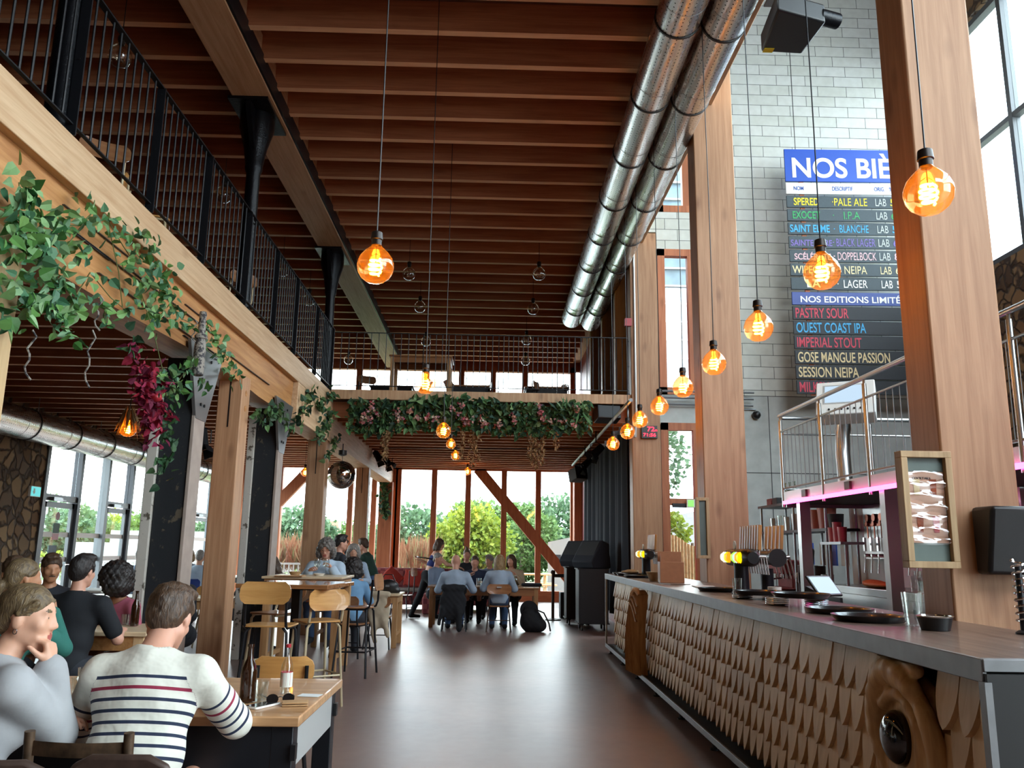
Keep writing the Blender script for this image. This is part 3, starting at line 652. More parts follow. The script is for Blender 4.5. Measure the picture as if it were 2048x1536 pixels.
window('window_1', 'far timber window wall of the nave with a diagonal brace', (-2.7, YF, .1), (1, 0, 0), 5.1, 3.68, [1.04, 2.03, 3.08, 4.08], [(0, 5.1, .12)], .16, .2, 'larch_z', brace=[((2.3, 3.66), (5.3, .15), .3)])
window('window_2', 'far timber window wall of the left aisle with a diagonal brace', (-7.9, YF, .1), (1, 0, 0), 5.1, 3.68, [.75, 1.77, 2.8, 3.82, 4.5], [(0, 5.1, .12)], .15, .2, 'larch_z', brace=[((2.7, 3.66), (.6, 1.3), .3)])
struct('trim_1', MB().box((XL, YF - .12, 0), (XR, YF + .1, .26)), 'larch_x', 'timber sill board under the far windows', 'sill')
window('window_3', 'upper far window wall behind the far gallery', (-7.9, YF, 4.2), (1, 0, 0), 10.3, 2.56, [.9, 1.9, 2.9, 3.9, 4.9, 5.9, 6.95, 7.9, 8.85], [], .17, .2, 'larch_z', brace=[((6.0, 2.2), (4.9, .1), .24), ((6.5, 2.2), (7.7, .1), .24), ((.2, 2.2), (1.6, .1), .24)])
struct('wall_far', MB().box((XL, YF - .05, 6.72), (XR + .2, YF + .1, 7.3)), 'larch_x', 'timber lintel above the upper far windows', 'wall')
# left glazing: doors and fixed lights of a grey metal front
gl = [14.86, 16.12, 17.28, 18.45, 19.8, 21.1, 22.4, 23.9]
for i in range(7):
    y0, y1 = gl[i], gl[i + 1]; door = i % 2 == 0; w_ = y1 - y0
    nm = 'door_%d' % (i // 2 + 1) if door else 'window_%d' % (4 + i // 2)
    lab = (['tall glazed metal door with stickers beside the stone wall', 'tall glazed metal door with a lever handle, second from the stone wall', 'tall glazed metal door behind the old flaking post', 'tall glazed metal door next to the far corner'][i // 2] if door
           else ['fixed pane between the stickered door and the second door', 'fixed pane right of the second metal door', 'fixed pane in the left glazing near the far corner'][i // 2])
    t = thing(nm, lab, 'door' if door else 'window', (XL, y0, 0), kind='structure')
    f = MB().box((-.08, 0, 0), (.08, .1, 3.36)).box((-.06, 0, 3.28), (.06, w_, 3.36))
    if i == 6: f.box((-.08, w_ - .08, 0), (.08, w_, 3.36))
    f.build('frame', 'dark_frame' if i % 2 else 'grey_frame', t)
    if door:
        MB().box((-.05, .1, 2.2), (.05, w_, 2.31)).build('transom', 'grey_frame', t)
        lf = MB().box((-.03, .13, .02), (.03, .24, 2.18)).box((-.03, w_ - .1, .02), (.03, w_ - .02, 2.18)).box((-.03, .13, .02), (.03, w_ - .02, .16)).box((-.03, .13, 2.08), (.03, w_ - .02, 2.18)).build('door_leaf', 'grey_frame', t)
        MB().cyl((.03, w_ - .06, 1.05), (.09, w_ - .06, 1.05), .012).cyl((.08, w_ - .06, 1.05), (.08, w_ - .2, 1.05), .011).box((.03, w_ - .08, .95), (.036, w_ - .04, 1.15)).build('lever_handle', 'chrome', lf)
        MB().box((.05, .3, 2.19), (.12, .62, 2.26)).box((.05, .62, 2.21), (.065, .85, 2.225)).build('door_closer', 'steel_grey', t)
        MB().box((-.008, .24, .16), (.004, w_ - .1, 2.08)).box((-.008, .1, 2.31), (.004, w_, 3.28)).build('pane', 'window_glass', t)
        bands = [(.24, w_ - .1)]
    else:
        MB().box((-.008, .1, .06), (.004, w_, 3.28)).build('pane', 'window_glass', t); MB().box((-.05, .1, 0), (.05, w_, .07)).build('sill', 'grey_frame', t); bands = [(.1, w_)]
    m = MB()
    for a, b in bands:
        for z in (1.1, 1.55): m.box((.006, a, z), (.008, b, z + .09))
    m.build('safety_band', 'white_paint', t)
    if i == 0:
        st = [('sticker', 'red_lacquer', MB().cyl((.006, .72, 1.93), (.01, .72, 1.93), .075)), ('sticker', 'garland_green', MB().box((.006, .6, 1.62), (.01, .82, 1.8))), ('sticker', 'red_plastic', MB().box((.006, .6, 1.5), (.01, .82, 1.615)))]
        for nm2, mt, m in st: m.build(nm2, 'flower_red' if False else mt, t)
        ps = MB().box((.006, .52, .85), (.011, .8, 1.4)).build('poster', 'outside_blue', t)
        MB().prism([(0, 0), (.28, 0), (.28, .2), (.2, .14), (.12, .22), (0, .1)], .003, Matrix.Translation((.0112, .52, .85)) @ Matrix(((0, 0, 1, 0), (1, 0, 0, 0), (0, 1, 0, 0), (0, 0, 0, 1)))).build('poster_print', 'lens_orange_print', ps)
struct('wall_left', MB().box((XL - .3, YN, 0), (XL + .05, 14.86, 4.0)).box((XL - .3, 14.8, 3.36), (XL + .04, YF, 4.0)), 'rubble_stone', 'rubble stone wall at the left of the aisle', 'wall')
struct('wall_left_upper', MB().box((XL - .3, YN, 4.0), (XL, YF, 7.3)), 'deck_dark', 'dark boarded wall at the back of the left gallery', 'wall')
# end wall of the bar bay
ew = MB().box((4.12, YW, 0), (XA, YW + .3, 4.2)).box((2.95, YW, 3.66), (4.12, YW + .3, 4.2)).build('wall_end', 'concrete_grey'); tag(ew, 'smooth grey concrete wall behind the bar', 'wall', kind='structure')
MB().box((4.2, YW - .004, 2.82), (XA, YW, 2.832)).box((4.9, YW - .004, 0), (4.912, YW, 4.2)).box((2.95, YW - .004, 4.19), (XA, YW, 4.2)).build('joint', 'dark_grey', ew)
struct('wall_end_upper', MB().box((4.05, YW, 4.2), (XA, YW + .3, 12.5)).box((2.95, YW, 6.92), (4.05, YW + .3, 7.66)).box((2.95, YW, 9.2), (4.05, YW + .3, 12.5)).box((2.3, YW, 7.25), (2.96, YW + .3, 12.5)), 'block_wall', 'pale concrete block wall above the bar', 'wall')
window('window_7', 'tall narrow timber window between the two far right columns', (3.04, YW + .06, 4.26), (1, 0, 0), 1.0, 2.6, [.55], [], .13, .14, 'larch_z')
window('window_8', 'small high timber window above the tall narrow one', (3.04, YW + .06, 7.72), (1, 0, 0), 1.0, 1.44, [.5], [], .13, .14, 'larch_z')
t = window('door_5', 'timber glazed side door beside the curtain column', (3.04, YW + .06, 0), (1, 0, 0), 1.03, 3.62, [.57], [(0, 1.03, 2.3)], .13, .14, 'larch_z', cat='door')
MB().box((.1, -.12, 2.2), (.55, -.06, 2.27)).build('door_closer', 'black_metal', t)
struct('wall_right', MB().box((XA, 2.5, 0), (XA + .3, YW + .3, 6.15)).box((XA, YN, 5.9), (XA + .3, 2.5, 6.15)).box((XA, YN, 10.7), (XA + .3, YW + .3, 12.5)), 'rubble_stone', 'old stone wall at the right behind the stair', 'wall')
t = window('window_9', 'tall metal windows high in the right wall', (XA + .1, YW - .1, 6.2), (0, -1, 0), 18.3, 4.4, [1.15 * k for k in range(1, 16)], [(0, 18.3, 2.2)], .1, .14, 'grey_frame')
window('window_10', 'added unseen metal windows low in the right wall, side light for the foreground', (XA + .1, 2.45, .05), (0, -1, 0), 6.8, 5.85, [1.13 * k for k in range(1, 6)], [(0, 6.8, 2.3)], .1, .14, 'grey_frame')  # out of view, added so light reaches the foreground from the right
struct('roof', MB().box((2.5, YN, 12.4), (XA + .3, YW + .4, 12.6)), 'roof_board', 'high roof over the bar bay', 'ceiling')
struct('wall_nave_upper', MB().box((2.62, YN, 7.4), (2.72, YW, 12.5)), 'roof_board', 'boarded wall between the nave roof and the bar bay roof', 'wall')
# stage side wall
struct('wall_right_far', MB().box((2.6, YW + .5, 0), (2.8, YF + .1, 7.4)), 'red_lacquer', 'dark red boarded wall beside the stage', 'wall')
for y, z0, z1, lab in ((15.6, 4.14, 7.0, 'pale gallery post nearest the curtain column'), (17.5, 4.14, 7.0, 'pale gallery post in the middle of the right gallery wall'), (19.6, 4.14, 7.0, 'pale gallery post near the upper far windows')):
    column(2.38, 2.6, y, y + .22, z1, lab, 'frame_wood', z0=z0)
column(2.38, 2.6, 23.6, 24.1, 3.74, 'brown timber post at the right end of the far windows', 'larch_z')
# back of the hall behind the viewer
struct('wall_back', MB().box((XL - .3, YN - .3, 0), (2.65, YN, 12.5)).box((2.65, YN - .3, 0), (XA + .3, YN, 7.4)), 'roof_board', 'boarded wall at the back of the hall below an added opening for daylight', 'wall')  # right part stops short of the roof: opening added to light the bar bay
# --- railings of the gallery
def railing(lab, p0, p1, z0, h, posts, n_between, mat='black_metal', rail=(.05, .012), bal=.008, postw=.055, group=None):
    p0 = V(p0); p1 = V(p1); d = (p1 - p0); L = d.length; u = d.normalized(); ang = math.atan2(u.y, u.x); R = Matrix.Rotation(ang, 3, 'Z')
    t = thing('railing', lab, 'railing', p0 + V((0, 0, z0)), kind='structure'); q = lambda a, z: u * a + V((0, 0, z))
    MB().obox(q(L / 2, h), (L, rail[0], rail[1]), R).build('handrail', mat, t)
    MB().obox(q(L / 2, .08), (L, .03, .01), R).build('bottom_rail', mat, t)
    c = [k for k in posts]; proto = None; pb = None
    for a in c:
        if proto is None:
            m = MB().obox(V((0, 0, h / 2)), (.014, postw, h), R)
            for z in (.02, h * .5, h - .06): m.cyl(R @ V((-.014, 0, z)), R @ V((.014, 0, z)), .008, n=6)
            proto = m.build('post', mat, t, loc=q(a, 0))
        else: o = proto.copy(); COL.objects.link(o); o.location = q(a, 0)
    ks = sorted(c); i = 0
    for a, b in zip(ks, ks[1:]):
        for k in range(1, n_between + 1):
            s = a + (b - a) * k / (n_between + 1)
            if pb is None: pb = MB().cyl((0, 0, .08), (0, 0, h), bal, n=6).build('baluster', mat, t, loc=q(s, 0))
            else: o = pb.copy(); COL.objects.link(o); o.location = q(s, 0)
    return t
railing('black baluster railing along the left gallery', (-2.88, 3.9, 0), (-2.88, 14.3, 0), 4.14, 1.13, [0, 1.27, 2.57, 3.81, 5.2, 6.49, 7.64, 9.07, 10.38], 9, postw=.07, bal=.009)
railing('thin dark railing of the far gallery above the garland', (-2.86, 14.33, 0), (2.42, 14.33, 0), 4.17, 1.05, [0, 1.6, 2.95, 4.0, 5.28], 11, postw=.02, bal=.007, rail=(.03, .012))
# ================================================================ ducts, lamps, signs, stage gear
def duct(lab, x, z, y0, y1, r, step, off, dots=False):
    t = thing('ventilation_duct', lab, 'air duct', (x, y0, z)); L = y1 - y0
    MB().lathe([(0, L), (r * .9, L), (r, L - .04), (r, 0), (0, 0)], n=36, R=rot('X', -90)).build('duct_pipe', 'galvanised_perf' if dots else 'galvanised', t)
    y = off
    while y < L - .1:
        MB().lathe([(r - .002, -.018), (r + .009, -.012), (r + .009, .012), (r - .002, .018)], n=36, R=rot('X', -90), c=(0, y, 0)).build('joint_ring', 'black_plastic', t)
        MB().lathe([(r - .002, -.004), (r + .003, 0), (r - .002, .004)], n=36, R=rot('X', -90), c=(0, y - .34, 0)).build('seam', 'steel_grey', t); y += step
    for y in np.arange(.9, L, 2.2): MB().cyl((0, y, r), (0, y, min(r + .5, (7.0 if z > 5 else 3.8) - z)), .006, n=6).build('hanger', 'steel_grey', t)
duct('long perforated silver duct left of the pair under the nave roof', 1.76, 6.642, 3.96, 18.1, .2255, 1.41, .45, True)
duct('smooth silver duct right of the pair beside the edge beam', 2.244, 6.675, 3.96, 18.5, .22, 1.41, .55)
duct('thick silver duct along the left aisle above the glazing', -7.45, 3.3, 6.0, 23.4, .25, 1.32, .6)

def pendant(label, c, zt, r=.1, lit=True, group='globe pendant bulbs', cord=True, sag=0.):
    t = thing('pendant_lamp', label, 'pendant lamp', c, 0, group)
    top = zt - c[2]
    pts = [(sag * math.sin(k / 10 * PI * 2) * .4, 0, r * 1.75 + (top - r * 1.75) * k / 10) for k in range(11)]
    MB().tube(pts, .0045, n=5).build('cord', 'black_plastic', t)
    MB().lathe([(r * .16, r * 1.98), (r * .3, r * 1.9), (r * .34, r * 1.5), (r * .28, r * 1.46), (r * .28, r * 1.16), (r * .22, r * 1.1)], n=14).build('socket', 'amber_socket', t)
    b = MB().lathe([(r * .22, r * 1.3), (r * .3, r * 1.12), (r * .42, r * .99), (r * .62, r * .8), (r * .85, r * .52), (r * .98, r * .18), (r, -.05 * r), (r * .94, -.36 * r), (r * .76, -.66 * r), (r * .46, -.89 * r), (.001, -.98 * r)], n=28).build('bulb', 'amber_glass' if lit else 'clear_bulb', t)
    n = 44; pts = []
    for i in range(n + 1):
        a = i / n; q = a * 4 * 2 * PI; rr = r * (.15 + .2 * math.sin(PI * (.12 + .8 * a))); pts.append((rr * math.cos(q), rr * math.sin(q), r * (.42 - .98 * a)))
    MB().tube(pts, r * (.06 if lit else .02), n=6).build('filament', 'filament' if lit else 'copper', b)
    MB().cyl((0, 0, r * 1.2), (0, 0, r * .2), r * .03, n=6).tube([(r * .3, 0, r * .5), (0, 0, r * .72), (-r * .3, 0, r * .5)], r * .018, n=5).build('filament_stem', 'copper', b)
    return t
ORD = ['nearest and largest', 'second', 'third', 'fourth', 'fifth', 'sixth', 'seventh', 'eighth', 'farthest']
for i, (px, py) in enumerate([(1857, 385), (1644, 545), (1517, 655), (1428, 727), (1366, 775), (1319, 813), (1280, 840), (1255, 864), (1226, 888)]):
    c = P(px, py, X=2.005); lab = ['largest glowing globe bulb, before the huge near column', 'glowing globe bulb hanging over the beer menu board', 'glowing globe bulb before the grey wall left of the menu board', 'glowing globe bulb before the middle column', 'glowing globe bulb before the tall narrow window', 'glowing globe bulb at the curtain column', 'glowing globe bulb just above the red digital display', 'glowing globe bulb beside the red digital display', 'farthest glowing globe bulb of the bar row, before the curtain'][i]
    pendant(lab, c, 7.26, .11, sag=.012)
for i, (px, py, lab) in enumerate([(751, 532, 'glowing globe bulb hanging highest over the middle of the hall'), (851, 768, 'glowing globe bulb before the far gallery railing'), (887, 862, 'glowing globe bulb just under the flower garland'), (902, 888, 'small glowing globe bulb under the garland, second in the far row'), (911, 911, 'small glowing globe bulb third in the far row'), (935, 943, 'small glowing globe bulb hanging at the far window')]):
    c = P(px, py, X=-.65); pendant(lab, c, 7.26 if i < 3 else 4.01, [.1, .1, .1, .078, .085, .1][i])
c = P(610, 945, Y=18); pendant('glowing globe bulb by the brace left of the mirror ball', c, 4.01, .09)
for i, (px, py) in enumerate([(818, 548), (1078, 548), (840, 614), (1066, 618), (852, 683), (1053, 680), (1051, 722), (697, 720), (240, 113), (447, 390), (565, 540), (618, 600)]):
    c = P(px, py, Z=6.345); lab = ['unlit globe bulb under the nave roof, upper left of the facing pair', 'unlit globe bulb under the nave roof left of the duct ends', 'unlit globe bulb under the roof above the far gallery table', 'unlit globe bulb under the roof left of the duct ends, lower one', 'unlit globe bulb seen through the far railing above the table', 'unlit globe bulb seen through the right half of the far railing', 'unlit globe bulb lowest in the right half of the far railing', 'unlit globe bulb at the left end of the far railing', 'unlit globe bulb behind the gallery railing at the top left', 'unlit globe bulb behind the middle of the left gallery railing', 'unlit globe bulb between the two slim cast columns', 'unlit globe bulb nearest the far end of the left railing'][i]
    pendant(lab, c, 7.26, .12, False, 'unlit globe bulbs of the gallery')
# feathered lamp by the ivy
c = P(256, 858, Y=8.6); t = pendant('glowing bulb in a shade of orange dried feathers', c, 4.01, .085, group='feather lamp')
m = MB()
for i in range(70):
    a = random.random() * 2 * PI; L = .16 + random.random() * .2; tilt = .1 + random.random() * .35; up = .1 + random.random() * .05
    p0 = V((.04 * math.cos(a), .04 * math.sin(a), up + .1)); d = V((math.cos(a) * math.sin(tilt), math.sin(a) * math.sin(tilt), -math.cos(tilt))); q = p0 + d * L; w = V((-math.sin(a), math.cos(a), 0)) * .013
    mid = p0 + d * L * .55; m.add([p0, mid + w, q, mid - w], [(0, 1, 2, 3)])
m.build('feather_shade', 'dry_flower', t)

# --- the beer menu
BO = P(1593, 790, Y=13.6); BT = P(1565.5, 298, Y=13.6); BH = BT.z - BO.z; bd = thing('beer_menu_board', 'huge hanging beer menu of painted planks, blue header on top', 'menu board', (BT.x + .02, 13.6, BO.z), math.radians(-1.6))
bd_w = 2.84
for nm, c in (('t_yellow', '#dccb22'), ('t_green', '#2d9a58'), ('t_blue', '#3aa2d6'), ('t_purple', '#7463ad'), ('t_pink', '#dcb6bd'), ('t_cream', '#dccf9f'), ('t_white', '#eef0ee'), ('t_red', '#c63a50'), ('t_sand', '#d8c293'), ('t_ink', '#2a4fa0'), ('t_grey', '#b9c0bd')): plain(nm, c, .6)
uh = (P(1788, 300, Y=13.6).x - P(1566, 300, Y=13.6).x) / 222.; u = BH / 487.          # metres per photographed pixel on the board
MB().box((.25, .03, .0), (.33, .06, BH)).box((2.3, .03, 0), (2.38, .06, BH)).build('batten', 'larch_z', bd)
def row(i, mat, ytop, h, items, name='menu_plank'):
    z1 = BH - ytop * u; z0 = z1 - h * u
    p = MB().box((0, 0, z0), (bd_w, .03, z1)).build(name, mat, bd, bevel=.004)
    for s, x0, x1, tm, bold, fh in items:
        hh = h * u * fh; text(s, 'lettering', tm, p, (x1 - x0) * uh, hh, (x0 * uh, -.001, (z0 + z1) / 2 - hh / 2), depth=.003, bold=bold)
row(0, 'blue_sign', 0, 67, [('NOS BIÈRES', 14, 292, 't_white', .022, .78)], 'header_panel')
row(1, 'board_white', 70, 23, [('NOM', 15, 34, 't_ink', .01, .36), ('DESCRIPTIF', 90, 130, 't_ink', .01, .36), ('ORIG.', 172, 192, 't_ink', .01, .36), ('%ALC.', 201, 225, 't_ink', .01, .36)])
cols = ['t_yellow', 't_green', 't_blue', 't_purple', 't_pink', 't_cream', 't_white']
R7 = [('SPERED', 13.5, 62, 'PALE ALE', 92, 156, '5.0'), ('EXOCET', 10, 63, 'I.P.A', 109, 140, '6.0'), ('SAINT ELME', 3.5, 80, 'BLANCHE', 99, 155, '5.0'), ('SAINTE MÈRE', 3.5, 83, 'BLACK LAGER', 91, 166, '6.0'), ('SCÉLÉRATE', 9, 79, 'DOPPELBOCK', 92, 166, '8.0'), ('WIPEOUT', 3.5, 78, 'NEIPA', 103, 146, '6.2'), ('LA', 30, 56, 'LAGER', 100, 145, '5.0')]
for i, (a, a0, a1, b_, b0, b1, n_) in enumerate(R7):
    row(2 + i, 'slate', 97 + i * 27.4, 23.5, [(a, a0, a1, cols[i], .018, .66), ('·', 84 if len(b_) > 9 else 88, 87 if len(b_) > 9 else 90, cols[i], .01, .1), (b_, b0, b1, cols[i], .0, .66), ('LAB', 172, 193, 't_grey' if i < 5 else cols[i], 0, .64), (n_, 201, 222, cols[i], .016, .6)])
row(9, 'blue_dark', 290, 25, [('NOS EDITIONS LIMITÉES', 16, 224, 't_white', .016, .62)], 'middle_panel')
for i, (a, a1, n_, n1, cm) in enumerate([('PASTRY SOUR', 105, '7.0%', 226, 't_red'), ('OUEST COAST IPA', 136, '6.5%', 228, 't_blue'), ('IMPERIAL STOUT', 126, '12 %', 232, 't_red'), ('GOSE MANGUE PASSION', 177, '6.0%', 232, 't_sand'), ('SESSION NEIPA', 117, '5.5%', 236, 't_sand'), ('MILKSHAKE IPA', 120, '6.7%', 236, 't_red')]):
    row(10 + i, 'chalk_black', 318 + i * 28.2, 25.5, [(a, 5, a1, cm, .012, .76), (n_, 205, n1, cm, .012, .72)])
for x in (.22, 2.5): MB().cyl((x, .04, BH - .02), (x, .04, 12.4 - BO.z), .007, n=5).build('hanging_wire', 'black_plastic', bd)

# --- projector under the edge beam
pa, pb_, pc, pd = [P(x, y, Z=6.45) for x, y in ((1491, 103), (1572, 108), (1619, 44), (1522, 18))]
t = thing('projector', 'black video projector hung under the roof beside the ducts', 'projector', (pa + pc) / 2 + V((.16, 0, 0)))
o_ = (pa + pc) / 2; bpts = [(q - o_) for q in (pd, pc, pb_, pa)]
MB().add([(q.x, q.y, 0) for q in bpts] + [(q.x, q.y, .2) for q in bpts], [(3, 2, 1, 0), (4, 5, 6, 7), (0, 1, 5, 4), (1, 2, 6, 5), (2, 3, 7, 6), (3, 0, 4, 7)]).build('casing', 'black_plastic', t, bevel=.02)
q = (bpts[1] + bpts[0]) / 2; w_ = (bpts[1] - bpts[0]).normalized(); f_ = (bpts[1] - bpts[2]).normalized()
l0 = bpts[1] * .8 + V((0, 0, .1)); MB().cyl(l0, l0 + w_ * .22, .075, n=20).build('lens', 'black_cast', t)
MB().cyl(l0 + w_ * .221, l0 + w_ * .224, .06, n=20).build('lens_glass', 'chrome', t)
q = bpts[3] * .86; MB().obox((q.x + .03, q.y, -.003), (.1, .07, .006)).build('warning_label', 't_yellow', t)
MB().cyl((0, 0, .2), (0, 0, .5), .03).box((-.2, -.2, .48), (.2, .2, .5)).build('mount', 'steel_grey', t)
text('projection', 'lettering', 't_grey', t, .22, .03, (-.08, .1, -.002), (.45, .9, 0), (-.9, .45, 0), .002) if False else None
# small devices
def bx(name, mat, lab, cat, c, size, rz=0, tilt=0, bevel=.01, group=None, parts=()):
    t = thing(name, lab, cat, c, rz, group); MB().obox((0, 0, 0), size, rot('X', tilt)).build('casing', mat, t, bevel=bevel)
    for nm, mt, cc, ss in parts: MB().obox(rot('X', tilt) @ V(cc), ss, rot('X', tilt)).build(nm, mt, t)
    return t
t = bx('loudspeaker', 'black_plastic', 'black stage loudspeaker hung right of the flower garland', 'loudspeaker', P(1214, 829, Y=14.4), (.42, .3, .24), .15, -12, parts=[('grille', 'dark_grey', (0, -.152, 0), (.38, .006, .2))])
t = bx('loudspeaker', 'dark_grey', 'small loudspeaker hung at the far end of the curtain', 'loudspeaker', P(1156, 950, Y=20.8), (.36, .34, .3), .5, -15, parts=[('grille', 'black_plastic', (0, -.172, 0), (.32, .006, .26))])
c = P(1299, 864, Y=14.16); t = thing('digital_display', 'small black display with red digits on the curtain column', 'digital display', c)
MB().box((-.14, 0, -.11), (.14, .05, .11)).build('casing', 'black_plastic', t, bevel=.004)
text('72', 'digits', 'red_led', t, .13, .085, (-.04, -.002, .01), bold=.01); text('dB', 'digits', 'red_led', t, .05, .03, (.085, -.002, .015)); text('71:56', 'digits', 'red_led', t, .22, .06, (-.11, -.002, -.08), bold=.01)
c = P(683, 950, Y=14.8); t = thing('mirror_ball', 'bronze mirror ball hanging between two timber columns', 'mirror ball', c)
MB().ball((0, 0, 0), .25, 48).build('ball', 'mirror_ball', t); m = MB()
for k in range(1, 18):
    th = PI * k / 18; m.tube([(.2503 * math.sin(th) * math.cos(a), .2503 * math.sin(th) * math.sin(a), .2503 * math.cos(th)) for a in np.linspace(0, 2 * PI, 40)[:-1]], .0012, n=3, closed=True)
m.build('tile_grooves', 'dark_grey', t)
MB().cyl((0, 0, .25), (0, 0, .34), .005).lathe([(.03, .34), (.075, .36), (.075, .44), (.0, .44)], n=16).build('motor', 'black_plastic', t); MB().cyl((0, 0, .44), (0, 0, 3.27 - c.z), .01).build('hanger', 'black_metal', t)
def spot(lab, c, aim, r=.09, top=None):
    t = thing('stage_spotlight', lab, 'spotlight', c); d = V(aim).normalized(); R = V((0, 0, 1)).rotation_difference(d).to_matrix()
    MB().lathe([(.03, -.2), (r * .8, -.18), (r * .9, 0), (r, .06), (r * .92, .06), (r * .85, 0)], n=16, R=R).build('can', 'black_metal', t)
    MB().lathe([(0, 0), (r * .84, .02)], n=16, R=R).build('lens', 'dark_frame', t); m = MB()
    for s, ax in ((1, 'x'), (-1, 'x'), (1, 'y'), (-1, 'y')):
        a = V((s, 0, 0)) if ax == 'x' else V((0, s, 0)); b_ = V((0, 1, 0)) if ax == 'x' else V((1, 0, 0))
        p = [a * r + b_ * r * .8 + V((0, 0, .06)), a * r - b_ * r * .8 + V((0, 0, .06)), a * r * 1.55 - b_ * r + V((0, 0, .17)), a * r * 1.55 + b_ * r + V((0, 0, .17))]
        p = [R @ q for q in p]; nn_ = (p[1] - p[0]).cross(p[2] - p[0]).normalized() * .003; m.add(p + [q + nn_ for q in p], [(0, 1, 2, 3), (7, 6, 5, 4), (0, 4, 5, 1), (1, 5, 6, 2), (2, 6, 7, 3), (3, 7, 4, 0)])
    m.build('barn_door', 'black_metal', t); MB().tube([(-r - .02, 0, 0), (-r - .02, 0, .16), (0, 0, .2), (r + .02, 0, .16), (r + .02, 0, 0)], .008).cyl((0, 0, .2), (0, 0, (top or .3)), .012).build('yoke', 'black_metal', t)
spot('stage spotlight with barn doors, left of two on the pale beam', P(757, 915, X=-2.7), (.5, -.4, -.7), top=.3)
spot('stage spotlight with barn doors, right of two on the pale beam', P(776, 926, X=-2.7), (.5, -.3, -.7), top=.3)
spot('stage spotlight hanging left of the slotted timber column', P(405, 886, Y=10.5), (.2, -.3, -.9), .08, .45)
spot('stage spotlight at the curtain rail, nearer of two', P(1192, 905, X=2.05), (-.6, -.2, -.6), .09, .42)
spot('stage spotlight at the curtain rail, farther of two', P(1170, 930, X=2.05), (-.6, -.2, -.6), .09, .42)
# lighting rails
def rail(name, lab, pts, r, mat): tag(MB().tube(pts, r).build(name, mat), lab, 'rail')
rail('lighting_bar', 'steel lighting bar along the top of the stage curtain', [P(1262, 800, X=2.1), P(1145, 930, X=2.1)], .03, 'steel_grey')
rail('lighting_bar', 'steel lighting bar on the pale beam above the mirror ball', [P(708, 852, X=-2.78), P(785, 915, X=-2.78)], .02, 'steel_grey')
tag(MB().tube([V((-2.6, 19, 3.708)), V((0, 18.8, 3.708)), V((2.3, 18.4, 3.708))], .012).build('cable_conduit', 'brown_metal'), 'thin dark conduit across the joists under the far gallery', 'conduit')
# curtain
def cf(a, b):
    y = 15.0 + 6.6 * a; f = math.sin(a * 95) * .07 + math.sin(a * 41 + 1) * .05
    return V((2.46 + f * (.4 + .4 * (1 - b)), y, .25 + 3.4 * b))
t = thing('stage_curtain', 'heavy black pleated curtain along the stage side', 'curtain', (0, 0, 0)); MB().grid(cf, 300, 10).build('fabric', 'curtain_black', t)
MB().bar((2.46, 14.9, 3.66), (2.46, 21.7, 3.66), .04, .05).build('curtain_rail', 'steel_grey', t)
# flight cases and wedge monitors
def case(lab, c, sx, sy, h):
    t = thing('loudspeaker_cabinet', lab, 'loudspeaker cabinet', c); MB().box((-sx / 2, -sy / 2, .12), (sx / 2, sy / 2, h)).build('casing', 'chalk_black', t, bevel=.012)
    m = MB()
    for a in (-1, 1):
        for z in (.12, h - .02): m.box((a * sx / 2 - .02, -sy / 2 - .004, z), (a * sx / 2 + .02 * 1, sy / 2 + .004, z + .02))
    m.build('corner_trim', 'dark_grey', t)
    for a in (-1, 1):
        for b_ in (-1, 1): MB().cyl((a * sx * .38 - .015, b_ * sy * .38, .055), (a * sx * .38 + .015, b_ * sy * .38, .055), .055, n=14).box((a * sx * .38 - .03, b_ * sy * .38 - .03, .1), (a * sx * .38 + .03, b_ * sy * .38 + .03, .125)).build('castor', 'rubber', t)
    return t
c0 = P(1184, 1247, Z=0); case('black wheeled loudspeaker cabinet nearest the bar end', (1.93, 15.9, 0), .55, .6, 1.12); case('black wheeled loudspeaker cabinet behind the nearer one', (1.78, 17.0, 0), .5, .55, 1.12)
def wedge(lab, c, rz):
    t = thing('stage_monitor', lab, 'loudspeaker', c, rz); M_ = Matrix.Translation((-.28, 0, 0)) @ Matrix(((0, 0, 1, 0), (1, 0, 0, 0), (0, 1, 0, 0), (0, 0, 0, 1)))
    MB().prism([(-.24, 0), (.2, 0), (.26, .12), (-.02, .52), (-.2, .46)], .56, M_).build('casing', 'curtain_black', t, bevel=.02)
    MB().add([(-.24, .215, .11), (.24, .215, .11), (.24, -.005, .47), (-.24, -.005, .47), (-.24, .245, .13), (.24, .245, .13), (.24, .02, .49), (-.24, .02, .49)], [(4, 5, 6, 7), (3, 2, 1, 0), (0, 1, 5, 4), (1, 2, 6, 5), (2, 3, 7, 6), (3, 0, 4, 7)]).build('grille', 'dark_grey', t)
wedge('black wedge monitor standing on the nearer loudspeaker cabinet', (1.93, 15.9, 1.125), 2.2); wedge('black wedge monitor standing on the farther loudspeaker cabinet', (1.78, 17.0, 1.125), 2.3)
tag(MB().box((-.2, -.2, 0), (.2, .2, .55)).build('subwoofer', 'dark_grey', loc=(1.75, 18.6, 0), bevel=.02), 'low grey loudspeaker box behind the barrier post', 'loudspeaker')
t = thing('barrier_post', 'brown barrier post with a round foot before the far window', 'barrier post', (1.35, 17.9, 0)); MB().lathe([(.17, 0), (.17, .02), (.03, .05), (.03, .06)], n=24).build('foot', 'brown_metal', t); MB().cyl((0, 0, .05), (0, 0, .95), .032).lathe([(.045, .95), (.05, 1.0), (.03, 1.03)], n=14).build('pole', 'brown_metal', t); MB().box((.03, -.02, .88), (.5, -.014, .95)).build('belt', 'dark_grey', t)
